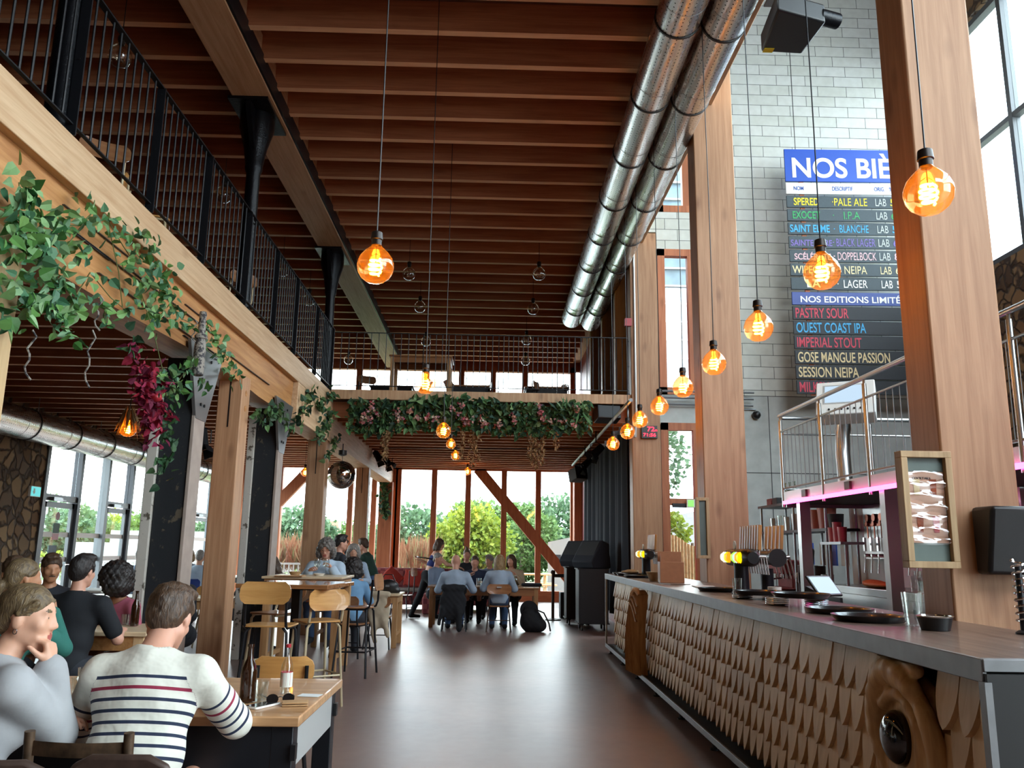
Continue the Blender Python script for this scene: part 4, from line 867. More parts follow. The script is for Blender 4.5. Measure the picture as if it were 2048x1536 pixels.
# wall things
c = P(68, 983, X=-7.94); t = thing('exit_sign', 'small teal exit sign with a running figure on the stone wall', 'exit sign', c); MB().box((-.02, -.16, -.09), (.03, .16, .09)).build('casing', 'white_paint', t); MB().box((.031, -.15, -.08), (.034, .15, .08)).build('face', 'exit_teal', t); MB().prism([(-.02, -.05), (.02, -.05), (.02, .0), (.045, .0), (0, .05), (-.045, 0), (-.02, 0)][::1], .003, Matrix.Translation((.0345, -.06, 0)) @ Matrix(((0, 0, 1, 0), (1, 0, 0, 0), (0, -1, 0, 0), (0, 0, 0, 1)))).build('arrow', 't_white', t)
c = P(1387, 1007, Y=14.2); t = thing('exit_sign', 'small green exit sign above the side door', 'exit sign', c); MB().box((-.12, -.02, -.07), (.12, .02, .07)).build('casing', 'white_paint', t); MB().box((-.1, -.024, -.055), (.0, -.021, .055)).build('face', 'exit_green', t)
t = thing('security_camera', 'black dome camera on a thin pipe across the concrete wall', 'camera', P(1513, 830, Y=14.25)); MB().ball((0, 0, 0), .075, 18).build('dome', 'black_plastic', t); MB().cyl((-.1, .02, .1), (-.9, .02, .1), .01).cyl((0, .02, .1), (-.1, .02, .1), .015).build('conduit', 'steel_grey', t)
for k in range(3): tag(MB().cyl((2.95, 14.2 - .04 * k, 4.0 + .11 * k), (4.6, 14.2 - .04 * k, 4.0 + .11 * k), .02, n=8).build('conduit_pipe', 'steel_grey'), ['grey pipe across the wall above the side door, lowest of three', 'grey pipe across the wall above the side door, middle of three', 'grey pipe across the wall above the side door, topmost of three'][k], 'pipe')
tag(MB().tube([(2.52, 14.2, 7.0), (2.52, 14.2, 3.8), (2.5, 14.2, 3.4)], .02).build('conduit_pipe', 'pale_metal'), 'pale vertical pipe running down the curtain column', 'pipe')
tag(MB().box((-.06, -.04, -.07), (.06, .04, .07)).build('alarm_box', 'red_plastic', loc=P(1256, 645, Y=14.2)), 'small red alarm box beside the curtain column', 'alarm box')
# ================================================================ the bar counter with its wooden fish front
BL = 9.63; bar = thing('bar_counter', 'long bar counter clad in wooden fish scales with dark plank top', 'bar counter', (1.615, 2.77, 0), -.0093)
def bp(x, y, z): "bar local to world"; c, s_ = math.cos(-.0093), math.sin(-.0093); return V((1.615 + x * c - y * s_, 2.77 + x * s_ + y * c, z))
MB().box((.008, .03, 1.075), (.80, BL, 1.12)).build('countertop', 'darktop_y', bar, bevel=.004)
MB().box((-.004, .0, 1.045), (.012, BL + .01, 1.121)).box((.0, -.006, 1.08), (.80, .03, 1.121)).build('edge_strip', 'zinc_edge', bar, bevel=.003)
MB().box((.0, -.02, .0), (.80, .028, 1.075)).build('end_panel', 'end_black', bar)
MB().box((-.012, -.024, .1), (.012, .012, 1.05)).build('end_trim', 'zinc_edge', bar)
MB().box((-.0, BL - .02, .1), (.025, BL + .01, 1.05)).build('end_trim', 'pale_metal', bar)
MB().box((.16, .03, .14), (.20, BL, 1.07)).box((.2, BL - .04, 0), (.8, BL, 1.07)).build('front_panel', 'tray_black', bar)
MB().box((.012, .03, .10), (.5, BL, .125)).build('foot_shelf', 'dark_paint', bar)
MB().box((-.004, -.02, .085), (.014, BL + .01, .135)).build('foot_trim', 'zinc_edge', bar, bevel=.003)
y = .3
while y < BL: MB().cyl((.06, y, 0), (.06, y, .1), .018, n=8).cyl((.06, y, 0), (.06, y, .012), .035, n=10).build('foot', 'black_metal', bar); y += 1.15
# scales: rows of pointed shingles that lean out at the tip
sc = MB(); rs = random.Random(3)
EY = .76; EZ = .72       # the carved eye sits here
for r in range(7):
    zt = 1.07 - .163 * r + .05; y = .06 - (r % 2) * .07
    while y < BL - .35:
        w = .132 + rs.random() * .02; L = .3 + (rs.random() - .5) * .016; x0 = .15 - rs.random() * .006; dz = (rs.random() - .5) * .012
        cy = y + w / 2; tip = zt - L + dz; y += w + .002
        if math.hypot((cy - EY) / .3, (tip + .1 - EZ + .04) / .36) < 1 or (tip < .14) or cy > BL - .4 + .02 * r: continue
        th = .034 + rs.random() * .006; top = min(zt, 1.045)
        prof = [(0, 1), (-.5, 1), (-.5, .62), (-.47, .48), (-.4, .33), (-.29, .18), (-.14, .06), (0, 0), (.14, .06), (.29, .18), (.4, .33), (.47, .48), (.5, .62), (.5, 1)]
        vs = []
        for q in (0, 1):
            for a, b in prof:
                z = tip + (top - tip) * b; out = .045 * (1 - b)
                vs.append((x0 - out - (th if q else 0), cy + a * w * .99, z))
        k = len(prof); sc.add(vs, [tuple(range(k)), tuple(range(2 * k - 1, k - 1, -1))] + [(i, k + i, k + (i + 1) % k, (i + 1) % k) for i in range(k)])
sc.build('shingle_cladding', 'scale_wood', bar, smooth=False)
# carved eye of the fish
s_ = Soft(.006, .02); ex = .06
s_.ell((ex + .09, EY - .02, EZ - .08), (.1, .27, .33))
def swirl(rad0, rad1, a0, a1, r0, r1, out, cz=0):
    n = 10; pr = None
    for i in range(n + 1):
        t_ = i / n; a = math.radians(a0 + (a1 - a0) * t_); rr = rad0 + (rad1 - rad0) * t_
        p = (ex - out + .04 * t_, EY + rr * math.cos(a), EZ + cz + rr * 1.15 * math.sin(a)); rd = r0 + (r1 - r0) * math.sin(PI * min(1, t_ * .8 + .2))
        if pr: s_.cone(pr[0], p, pr[1], rd, k=.018)
        pr = (p, rd)
swirl(.15, .155, 40, 330, .03, .022, .0); swirl(.24, .2, 130, -60, .028, .05, .01); swirl(.30, .27, 125, -70, .03, .028, -.01); swirl(.2, .29, 95, 210, .035, .03, .01); swirl(.25, .3, 150, 250, .03, .028, .0)
s_.ell((ex - .03, EY, EZ), (.07, .115, .125), op=-1, k=.01)
s_.cut((0, EY, 1.03), (0, 0, 1)).cut((0, EY, .14), (0, 0, -1))
ey = s_.build('carved_eye', 'carved', bar)
MB().ball((ex - .004, EY, EZ), .1, 28, (.62, .98, 1.06)).build('eyeball', 'black_gloss', ey)
# carved tail fin in front of the scales
FY = 6.55; fin = MB(); n = 12; ol = []
def fpt(u, v): "u across the rays 0..1, v down the length"; return V((-.01 - .07 * u - .03 * math.sin(PI * v) , FY + .02 + (.10 + .36 * v ** .8) * (u - .35) + .22 * v - .05, .98 - .86 * v + .05 * math.sin(u * PI) * (1 - v)))
for i in range(n):
    for j in range(14):
        u0, u1 = i / n, (i + 1) / n; v0, v1 = j / 14, (j + 1) / 14; m_ = (u0 + u1) / 2
        a, b, c, d = fpt(u0, v0), fpt(u1, v0), fpt(u1, v1), fpt(u0, v1); e, f = fpt(m_, v0) + V((-.03, 0, 0)), fpt(m_, v1) + V((-.03, 0, 0))
        fin.add([a, e, f, d, b, c], [(0, 3, 2, 1), (1, 2, 5, 4)])
        k = V((.08, 0, 0)); fin.add([a + k, b + k, c + k, d + k], [(0, 1, 2, 3)])
for j in range(14):
    for u in (0, 1):
        a, d = fpt(u, j / 14), fpt(u, (j + 1) / 14); k = V((.08, 0, 0)); fin.add([a, d, d + k, a + k], [(0, 1, 2, 3)])
for v in (0, 1):
    for i in range(n): a, b = fpt(i / n, v), fpt((i + 1) / n, v); k = V((.08, 0, 0)); fin.add([a, b, b + k, a + k], [(0, 1, 2, 3)])
tf = fin.build('carved_tail_fin', 'fin_wood', bar, smooth=False)
for q in range(3):
    pts = [fpt(u, .03 + .05 * q + .12 * abs(1 - u) ** 1.4 * (1 + .4 * q)) + V((-.022, 0, .0)) for u in np.linspace(0.02, .98, 14)]; MB().tube(pts, .016, n=6).build('carved_ridge', 'fin_wood', tf)
MB().tube([fpt(u, 0) + V((-.015, 0, .0)) for u in np.linspace(0, 1, 10)], .03, n=8).build('carved_ridge', 'fin_wood', tf)

# ---------------- things standing on the counter
ZB = 1.1215
def tray(lab, c, r=.185, n=1):
    t = thing('serving_tray', lab, 'tray', c, 0, 'black trays on the bar')
    m = MB().lathe([(0, .004), (r - .03, .004), (r - .008, .028), (r, .03), (r - .004, .022), (r - .024, -.0), (0, 0)], n=40); m.build('tray', 'tray_black', t, loc=(0, 0, 0)); return t
def tab(px, py, z=ZB): return P(px, py, Z=z)
def sat(label, px, py, z, r): q = tab(px, py, z); return tray(label, q, r)
glassn = [0]
def tumbler(lab, c, r=.036, h=.11, water=0, group='drinking glasses', flare=1.15):
    t = thing('drinking_glass', lab, 'glass', c, 0, group)
    MB().lathe([(0, .006), (r * .86, .006), (r * .9, .014), (r * flare - .002, h), (r * flare, h), (r * .98, .012), (r * .94, 0), (0, 0)], n=24).build('glass', 'drink_glass', t)
    if water: MB().lathe([(0, .008), (r * .85, .008), (r * (.9 + (flare - 1) * water), h * water), (0, h * water)], n=24).build('water', 'water', t)
    return t
def stack_rings(lab, c, k):
    t = thing('saucer_stack', lab, 'stack of saucers', c)
    for i in range(k): MB().lathe([(.05, 0), (.075, .006), (.074, .009), (.05, .004)], n=24).build('saucer', 'chrome', t, loc=(0, 0, i * .011))
tray('black tray nearest the near column on the bar', bp(.3, 1.5, ZB)); tray('black tray second from the near column on the bar', bp(.36, 2.02, ZB))
tr3 = bp(.36, 2.62, ZB); stack_rings('steel saucers stacked under the raised black tray', tr3 + V((-.12, .1, 0)), 4); stack_rings('steel saucers under the far side of the raised black tray', tr3 + V((.08, -.05, 0)), 4); tray('black tray raised on stacked steel saucers before the tablet till', tr3 + V((0, 0, .052)))
tr4 = bp(.33, 3.38, ZB); stack_rings('two steel saucers under the black tray beside the tap tower', tr4 + V((-.1, .08, 0)), 2); tray('black tray on two saucers beside the lit tap tower', tr4 + V((0, 0, .03)))
tray('black tray behind the lit tap tower, alone on the bar', bp(.33, 4.5, ZB)); 
tumbler('empty clear glass standing before the lit tap tower', P(1475, 1190, Z=ZB), .034, .13)
tumbler('half full water glass at the near end of the bar', P(1828, 1252, Z=ZB), .04, .155, .45, flare=1.2)
c = P(1870, 1262, Z=ZB) + V((.03, .05, 0)); t = thing('ashtray', 'steel and black bowl beside the half full water glass', 'bowl', c); MB().lathe([(.06, 0), (.075, .06), (.07, .06), (.055, .006), (0, .006)], n=28).build('bowl', 'black_plastic', t); MB().lathe([(.073, .055), (.08, .062), (.07, .064), (.069, .058)], n=28).build('rim', 'chrome', t)
# menu box, basket, menus
c = bp(.3, 6.35, ZB); t = thing('menu_box', 'brown wooden box holding menus at the far part of the bar', 'box', c, -.05)
MB().box((-.13, -.08, 0), (.13, -.07, .22)).box((-.13, .09, 0), (.13, .1, .33)).box((-.13, -.07, 0), (-.12, .09, .22)).box((.12, -.07, 0), (.13, .09, .22)).box((-.12, -.07, 0), (.12, .09, .01)).build('box', 'box_wood', t, bevel=.003)
MB().box((-.11, .0, .01), (.11, .02, .31)).build('menus', 'box_wood', t)
c = bp(.2, 6.75, ZB); t = thing('basket', 'small woven basket behind the wooden menu box', 'basket', c); MB().lathe([(.06, 0), (.1, .09), (.105, .1), (.095, .1), (.055, .01), (0, .01)], n=24).build('basket', 'reed', t)
tag(MB().box((-.11, -.15, 0), (.11, .15, .006)).build('menu_card', 'darktop_y', loc=bp(.25, 5.95, ZB), rot=(0, 0, .2)), 'flat dark menu card lying before the wooden menu box', 'menu card')
tag(MB().box((-.1, -.14, 0), (.1, .14, .008)).build('menu_card', 'paper', loc=bp(.4, 5.3, ZB), rot=(0, 0, -.1)), 'pale menu card lying on the bar before the middle column', 'menu card')
tray('black tray far along the bar behind the first tap tower, nearer one', bp(.2, 7.9, ZB)); tray('black tray at the far end of the bar', bp(.22, 9.1, ZB)); tray('black tray under the folded bar towel', bp(.22, 8.7, ZB))
tag(Soft(.008, .03).ell((0, 0, .02), (.12, .09, .022)).ell((.04, .03, .03), (.08, .06, .02)).build('bar_towel', 'reed', loc=bp(.22, 8.7, ZB + .03)), 'folded beige towel on a black tray at the far end of the bar', 'towel')
# tap towers
def tower(lab, c, far):
    t = thing('beer_tap_tower', lab, 'beer tap', c, -.0093, 'tap towers on the bar')
    MB().lathe([(.085, 0), (.085, .015), (.062, .02), (.058, .2), (.062, .26)], n=24).build('column', 'black_metal', t)
    MB().lathe([(.0, -.34), (.045, -.34), (.07, -.29), (.07, .29), (.045, .34), (0, .34)], n=24, R=rot('X', -90), c=(0, 0, .29)).build('crossbar', 'black_plastic', t)
    cl = ['lens_white', 'lens_white', 'lens_yellow', 'lens_orange', 'lens_green', 'lens_blue', 'lens_orange', 'lens_yellow']
    for k in range(8):
        y = (.26 - .055 * k) if k < 4 else (-.055 * (k - 3) + .0)
        MB().lathe([(0, .03), (.025, .026), (.046, .0), (.042, 0), (0, 0)], n=20, R=rot('Y', -90), c=(-.068, y - .0, .29)).build('tap_badge', cl[k], t)
    for k in range(8):
        y = .24 - .068 * k; hd = MB().obox((.085, y, .45), (.03, .045, .2), rot('Y', 4)).build('tap_handle', 'handle_wood', t, bevel=.004)
        MB().cyl((.075, y, .3), (.08, y, .36), .012).cyl((.07, y, .3), (.13, y, .3), .014).cyl((.13, y, .31), (.15, y, .16), .008).build('tap', 'chrome', t)
    for y, dx in ((.1, -.02), (.06, -.035)): MB().cyl((dx, y, .39), (dx + .006, y, .39), .035, n=18).cyl((dx, y, .33), (dx, y, .36), .004).build('medallion', 'paper', t)
    return t
tower('lit beer tap tower with wooden handles before the middle column', P(1492, 1190, Z=ZB) + V((.03, .2, 0)), 0)
tower('lit beer tap tower at the far end of the bar', bp(.42, 8.55, ZB), 1)
# second tower with the round end
c = bp(.72, 4.4, ZB); t = thing('beer_tap_tower', 'black beer tap tower with a round end cap toward the viewer', 'beer tap', c, -.0093, 'tap towers on the bar')
MB().lathe([(.075, 0), (.075, .015), (.055, .02), (.055, .2)], n=20).build('column', 'black_metal', t); MB().lathe([(0, -.3), (.075, -.3), (.075, -.27), (.06, -.26), (.06, .3), (0, .3)], n=24, R=rot('X', -90), c=(0, 0, .29)).build('crossbar', 'black_plastic', t)
for k in range(5):
    y = -.2 + .1 * k; MB().obox((.07, y, .46), (.028, .04, .2), rot('Y', 5)).build('tap_handle', 'handle_wood', t, bevel=.004); MB().cyl((.05, y, .29), (.13, y, .3), .016).cyl((.13, y, .31), (.17, y, .12), .007).cyl((.07, y, .3), (.07, y, .37), .01).build('tap', 'chrome', t)
# tablet till, ice tray, drip grid
c = bp(.66, 3.0, ZB + .012); t = thing('tablet_till', 'tablet till tilted on a stand behind the raised tray', 'tablet', c, .5); R_ = rot('X', -40)
MB().obox((0, 0, .1), (.24, .016, .17), R_).build('casing', 'black_plastic', t, bevel=.005); MB().obox(V((0, 0, .1)) + R_ @ V((0, -.009, 0)), (.21, .003, .14), R_).build('screen', 'screen_soft', t); MB().obox((0, .07, .04), (.12, .1, .08), rot('X', 20)).build('stand', 'black_plastic', t)
c = P(1555, 1165, Z=1.0) ; t = thing('bottle_well', 'black bottle rack on the worktop behind the bar', 'rack', bp(.95, 4.1, .92)); 
MB().box((-.12, -.4, .0), (.12, .4, .02)).box((-.12, -.4, .14), (-.1, .4, .2)).box((.1, -.4, .14), (.12, .4, .2)).build('tray', 'black_metal', t)
for k in range(9): MB().box((-.125, -.4 + .095 * k, 0), (-.1, -.37 + .095 * k, .15)).build('bar', 'black_metal', t)
tag(MB().box((0, 0, 0), (.65, 8.6, .9)).box((-.02, -.02, .88), (.66, 8.62, .92)).build('under_counter', 'stainless', loc=(2.42 + .55, 5.0, 0)), 'steel worktop behind the bar counter', 'worktop')
tag(MB().lathe([(.0, 0), (.05, 0), (.05, .08), (.045, .08), (.045, .01), (0, .01)], n=20).build('napkin_holder', 'paper', loc=bp(.5, 3.55, ZB)), 'pale napkin holder behind the lit tap tower', 'napkin holder')
# chalk boards hung on the columns
def chalk(lab, x, y, z0, z1, w, d, rz=0, poster=False):
    t = thing('chalk_board', lab, 'framed board', (x, y, z0), rz); h = z1 - z0; f = .035
    MB().box((0, -d, 0), (w, -d * .1, f)).box((0, -d, h - f), (w, -d * .1, h)).box((0, -d, f), (f, -d * .1, h - f)).box((w - f, -d, f), (w, -d * .1, h - f)).build('frame', 'frame_wood', t, bevel=.003)
    MB().box((f, -d * .55, f), (w - f, -d * .4, h - f)).build('board', 'board_green', t)
    MB().box((.0, -d * .1, 0), (w, 0, h)).build('back', 'frame_wood', t)
    if poster:
        p = MB().box((f + .012, -d * .55 - .003, .13), (w - f - .004, -d * .55, h - .11)).build('poster', 'kraft_pink', t); W2 = w - 2 * f
        for k, (u, v, cm) in enumerate(((.18, .62, 't_sand'), (.62, .62, 'copper'), (.2, .3, 'copper'), (.62, .3, 'red_plastic'))):
            a = f + W2 * u; b = h * v; MB().add([(a, -d * .55 - .005, b), (a + .028, -d * .55 - .005, b), (a + .034, -d * .55 - .005, b + .085), (a - .004, -d * .55 - .005, b + .085)], [(0, 1, 2, 3)]).build('printed_drink', cm, p)
        text('COCKTAILS', 'lettering', 'dark_grey', p, .1, .012, (f + .03, -d * .55 - .004, h - .15))
        def wav(a, b): return V((f + .008 + (w - 2 * f - .008) * a, -d * .55 - .012 - .007 * math.sin(a * 6 + b * 17) - .006 * math.sin(b * 41), .12 + (h - .225) * b))
        MB().grid(wav, 14, 60).build('plastic_cover', 'plastic_sheet', p)
    return t
chalk('framed cocktail board under plastic, on the near column', 2.19, 4.405, 1.385, 2.0, .275, .07, .0, True)
chalk('framed green chalk board hung at the left of the middle column', 2.33, 9.42, 1.38, 2.06, .15, .06)
c = P(1995, 1020, Y=4.25); t = thing('paper_dispenser', 'black hand towel dispenser on the near column', 'dispenser', (2.58, 4.405, c.z - .17)); MB().prism([(0, -.16), (0, .19), (-.2, .19), (-.19, .15), (-.12, -.16)], .28, Matrix(((0, 0, 1, 0), (1, 0, 0, 0), (0, 1, 0, .0), (0, 0, 0, 1)))).build('casing', 'black_plastic', t, bevel=.02)
text('AX', 'lettering', 't_grey', t, .03, .012, (.17, -.198, .08))
t = thing('spray_tap', 'black coiled spray hose tap at the right picture edge', 'tap', P(2050, 1275, Y=3.65)); MB().cyl((0, 0, 0), (0, 0, .3), .014).lathe([(.035, 0), (.035, .02), (.02, .03)], n=16).build('pipe', 'black_metal', t); MB().tube([(.024 * math.cos(a), .024 * math.sin(a), .06 + a * .0045) for a in np.linspace(0, 60, 240)], .005, n=5).build('spring_hose', 'chrome', t)

# ================================================================ behind the bar: steel platform, shelves, taps
PF = thing('steel_platform', 'steel platform over the back bar with tapered posts', 'platform', (3.6, 3.0, 0), kind='structure')
MB().box((0, 0, 2.04), (2.6, 7.0, 2.07)).build('deck', 'dark_paint', PF)
MB().box((-.05, 0, 2.06), (.0, 7.0, 2.18)).build('edge_beam', 'pale_metal', PF)
MB().box((0, 7.0, 2.0), (2.6, 7.06, 2.14)).build('edge_beam', 'steel_grey', PF)
for y in (6.5, 4.42, 2.3):
    MB().add([(-.03, y, 0), (.09, y, 0), (.09, y + .1, 0), (-.03, y + .1, 0), (-.03, y - .0, 2.06), (.09, y - .0, 2.06), (.09, y + .1, 2.06), (-.03, y + .1, 2.06)], [(3, 2, 1, 0), (4, 5, 6, 7), (0, 1, 5, 4), (1, 2, 6, 5), (2, 3, 7, 6), (3, 0, 4, 7)]).build('post', 'stainless', PF)
for y in (6.25, 5.1, 4.0): MB().box((-.075, y - .06, 2.08), (-.05, y + .06, 2.16)).build('rail_clamp', 'brown_metal', PF)
tag(MB().box((3.5, 3.0, 2.025), (3.53, 9.85, 2.062)).build('neon_strip', 'neon_pink'), 'pink neon strip under the steel platform edge', 'neon light')
def steel_rail(lab, p0, p1, z0, h, posts, nb):
    p0, p1 = V(p0), V(p1); d = p1 - p0; L = d.length; u = d.normalized(); t = thing('railing', lab, 'railing', p0 + V((0, 0, z0)), kind='structure'); q = lambda a, z: u * a + V((0, 0, z))
    MB().cyl(q(0, h), q(L, h), .024, n=12).build('handrail', 'stainless', t); MB().cyl(q(0, h - .2), q(L, h - .2), .012, n=8).build('upper_rail', 'stainless', t); MB().cyl(q(0, .12), q(L, .12), .012, n=8).build('lower_rail', 'stainless', t)
    for a in posts: MB().cyl(q(a, -.1), q(a, h - .06), .022, n=12).cyl(q(a, h - .1), q(a, h), .012, n=8).build('post', 'stainless', t)
    n = int(L * nb); pb = None
    for i in range(1, n):
        a = L * i / n
        if pb is None: pb = MB().cyl((0, 0, .12), (0, 0, h - .2), .0045, n=6).build('baluster', 'steel_grey', t, loc=q(a, 0))
        else: o = pb.copy(); COL.objects.link(o); o.location = q(a, 0)
steel_rail('stainless steel railing along the platform over the back bar', (3.56, 10.0, 0), (3.56, 3.2, 0), 2.1, 1.02, [0.02, 1.25, 2.35, 3.5, 4.6], 8)
steel_rail('stainless steel railing across the far end of the platform', (3.6, 10.02, 0), (5.9, 10.02, 0), 2.1, 1.0, [1.1, 2.28], 4)
c = P(1692, 805, X=4.25); t = thing('control_console', 'white tilted control console on a bent steel pipe above the bar', 'console', (4.25, c.y, 2.07)); cz = c.z - 2.07; R_ = Matrix.Rotation(math.radians(-28), 3, 'Z') @ rot('X', -32)
MB().obox((0, 0, cz), (.66, .2, .52), R_).build('casing', 'white_paint', t, bevel=.012); MB().obox(V((0, 0, cz)) + R_ @ V((-.02, -.101, .05)), (.46, .006, .3), R_).build('bezel', 'pale_metal', t); MB().obox(V((0, 0, cz)) + R_ @ V((-.02, -.105, .05)), (.42, .006, .26), R_).build('screen', 'screen_soft', t)
for k in range(6): q = V((0, 0, cz)) + R_ @ V((-.18 + .07 * k, -.1, -.19)); MB().cyl(q, q + R_ @ V((0, -.015, 0)), .012, n=8).build('button', 'black_plastic', t)
MB().tube([(.02, .12, cz - .2), (.02, .2, cz - .38), (0, .18, cz - .6), (0, .15, 0)], .085, n=16).build('pipe_stand', 'stainless', t)
# shelving rack along the back wall
tag(MB().box((4.62, 3.0, 0), (4.7, 10.6, 2.03)).build('back_bar_wall', 'white_paint'), 'pale wall panel behind the beer taps', 'wall', kind='structure')
rk = thing('shelf_rack', 'black steel shelf rack with glasses at the far back bar', 'shelf rack', (4.15, 10.2, .9))
for z in (.0, .83, 1.22): MB().box((0, 0, z), (.42, 2.6, z + .035)).build('shelf', 'black_metal', rk)
for y in (.05, 1.15, 2.5):
    for x in (.02, .4): MB().cyl((x, y, 0), (x, y, 1.24), .018, n=8).build('post', 'steel_grey', rk)
kd = tag(MB().box((-.02, 0, 0), (.5, 2.7, .9)).build('low_cupboard', 'dark_paint', loc=(4.12, 10.15, 0)), 'dark cupboard under the black shelf rack', 'cupboard')
gi = 0
def jar(lab, c, r, h, mt, cat='cup', group=None, name='cup'):
    return tag(MB().lathe([(0, 0), (r * .85, 0), (r, h), (r * .9, h), (r * .8, .01), (0, .01)], n=18).build(name, mt, loc=c), lab, cat, group)
for k in range(4): jar(['steel mixing cup at the far end of the middle rack shelf', 'clear jug second on the middle rack shelf', 'steel mixing cup behind the first platform post', 'steel jug right of the first platform post'][k], (4.3, 12.5 - .3 * k, 1.766), .07, .2 + .03 * (k % 2), 'drink_glass' if k == 1 else 'stainless')
for k, (y, r, h, m_, l_) in enumerate([(11.3, .1, .16, 'pink_cup', 'wide pink tub on the middle rack shelf'), (11.0, .09, .26, 'pink_cup', 'tall pink cup stack on the middle rack shelf'), (10.65, .12, .28, 'pink_cup', 'largest pink bag of cups on the middle rack shelf'), (10.38, .1, .18, 'dark_grey', 'black pot at the near end of the middle rack shelf')]): jar(l_, (4.35, y, 1.766), r, h, m_)
for k, (y, m_, l_) in enumerate([(12.6, 'red_lacquer', 'red box at the far end of the top rack shelf'), (12.35, 'dark_grey', 'dark box on the top rack shelf')]): tag(MB().box((-.1, -.1, 0), (.1, .1, .11)).build('box', m_, loc=(4.36, y, 2.156), bevel=.004), l_, 'box')
def bottle(lab, c, h, r, mat, group=None, label_mat=None, cap=None):
    t = thing('bottle', lab, 'bottle', c, 0, group)
    MB().lathe([(0, 0), (r, .003), (r, h * .52), (r * .92, h * .6), (r * .45, h * .74), (r * .36, h * .8), (r * .34, h * .95), (r * .42, h * .955), (r * .42, h), (0, h)], n=22).build('glass', mat, t)
    if label_mat: MB().lathe([(r + .0008, h * .15), (r + .0012, h * .15), (r + .0012, h * .44), (r + .0008, h * .44)], n=22).build('label', label_mat, t)
    if cap: MB().lathe([(r * .44, h * .94), (r * .46, h * .95), (r * .46, h * 1.01), (0, h * 1.012)], n=14).build('cap', cap, t)
    return t
for k in range(3): bottle(['green bottle farthest on the top rack shelf', 'green bottle in the middle of the top rack shelf', 'green bottle nearest the platform railing on the top shelf'][k], (4.3, 11.95 - .17 * k, 2.156), .3, .04, 'green_glass', None, 'paper')
for k in range(3): jar(['orange fruit heap left on the top rack shelf', 'orange fruit heap in the middle of the top shelf', 'red fruit bowl right on the top rack shelf'][k], (4.28, 11.3 - .22 * k, 2.156), .09, .12, ['t_yellow', 'lens_orange_print', 'red_plastic'][k], 'bowl', name='fruit_bowl')
for k, (y, m_) in enumerate([(12.2, 'paper'), (11.85, 'blue_sign'), (11.4, 'paper'), (11.05, 'blue_sign'), (10.7, 'paper')]): tag(MB().box((-.02, -.1, 0), (.0, .1, .3)).build('notice', m_, loc=(4.585, y, 1.3)), ['white notice farthest left under the middle shelf', 'blue carton behind the first platform post', 'white notice behind the coffee machine', 'blue carton right of the coffee machine', 'white notice beside the low pink cups'][k], 'notice')
t = thing('coffee_machine', 'dark red and chrome coffee machine on the rack base', 'coffee machine', (4.32, 12.1, .938)); MB().box((-.18, -.3, .22), (.18, .3, .42)).box((-.05, -.3, 0), (.18, .3, .22)).box((-.2, -.3, 0), (.18, .3, .04)).build('body', 'red_lacquer', t, bevel=.02); MB().cyl((-.12, -.12, .22), (-.12, -.12, .16), .03).cyl((-.12, -.12, .17), (-.28, -.12, .15), .012).cyl((-.12, .12, .22), (-.12, .12, .16), .03).build('brew_group', 'chrome', t)
t = thing('coffee_grinder', 'black coffee grinder with a clear hopper on the rack base', 'coffee grinder', (4.3, 11.3, .938)); MB().box((-.1, -.1, 0), (.12, .1, .36)).lathe([(.09, .36), (.11, .55), (.1, .58)], n=18).build('body', 'black_plastic', t, bevel=.01); MB().cyl((-.13, 0, .12), (-.13, 0, .26), .03).build('spout', 'chrome', t)
for k in range(2): jar(['tall black pot left of the beer taps', 'tall steel shaker left of the beer taps'][k], (4.25, 10.75 - .25 * k, .938), .08, .36 - .1 * k, ['black_plastic', 'stainless'][k])
ls = thing('small_shelf', 'little steel shelf on two posts left of the beer taps', 'shelf', (4.1, 9.8, 1.101)); MB().box((-.08, -.3, .46), (.2, .3, .49)).build('shelf', 'steel_grey', ls)
for y in (-.25, .2): MB().cyl((0, y, 0), (0, y, .46), .02, n=8).build('post', 'steel_grey', ls)
for k in range(3): jar(['pink can left on the little steel shelf', 'tallest pink can on the little steel shelf', 'pink can right on the little steel shelf'][k], (4.12, 9.95 - .14 * k, 1.593), .055, .17 + .06 * (k == 1), 'pink_cup', 'can', name='drink_can')
# tap wall
tw = thing('beer_tap_wall', 'steel tap wall with a long row of beer taps', 'beer taps', (4.55, 7.0, 1.12)); MB().box((0, 0, .28), (.05, 3.05, .92)).build('panel', 'stainless', tw); MB().box((-.02, 0, .3), (0, 3.0, .34)).box((-.02, 0, .66), (0, 3.0, .69)).build('pipe', 'copper', tw)
for k in range(17):
    y = .1 + .175 * k
    MB().cyl((-.08, y, .32), (.0, y, .32), .018).cyl((-.07, y, .3), (-.09, y, .12), .008).obox((-.07, y, .45), (.025, .04, .16)).build('tap', 'chrome', tw)
    MB().cyl((-.03, y, .76), (-.005, y, .76), .045, n=16).cyl((-.04, y, .69), (-.005, y, .69), .03, n=12).cyl((-.02, y, .68), (-.02, y, .52), .008, n=6).build('gauge', 'copper', tw)
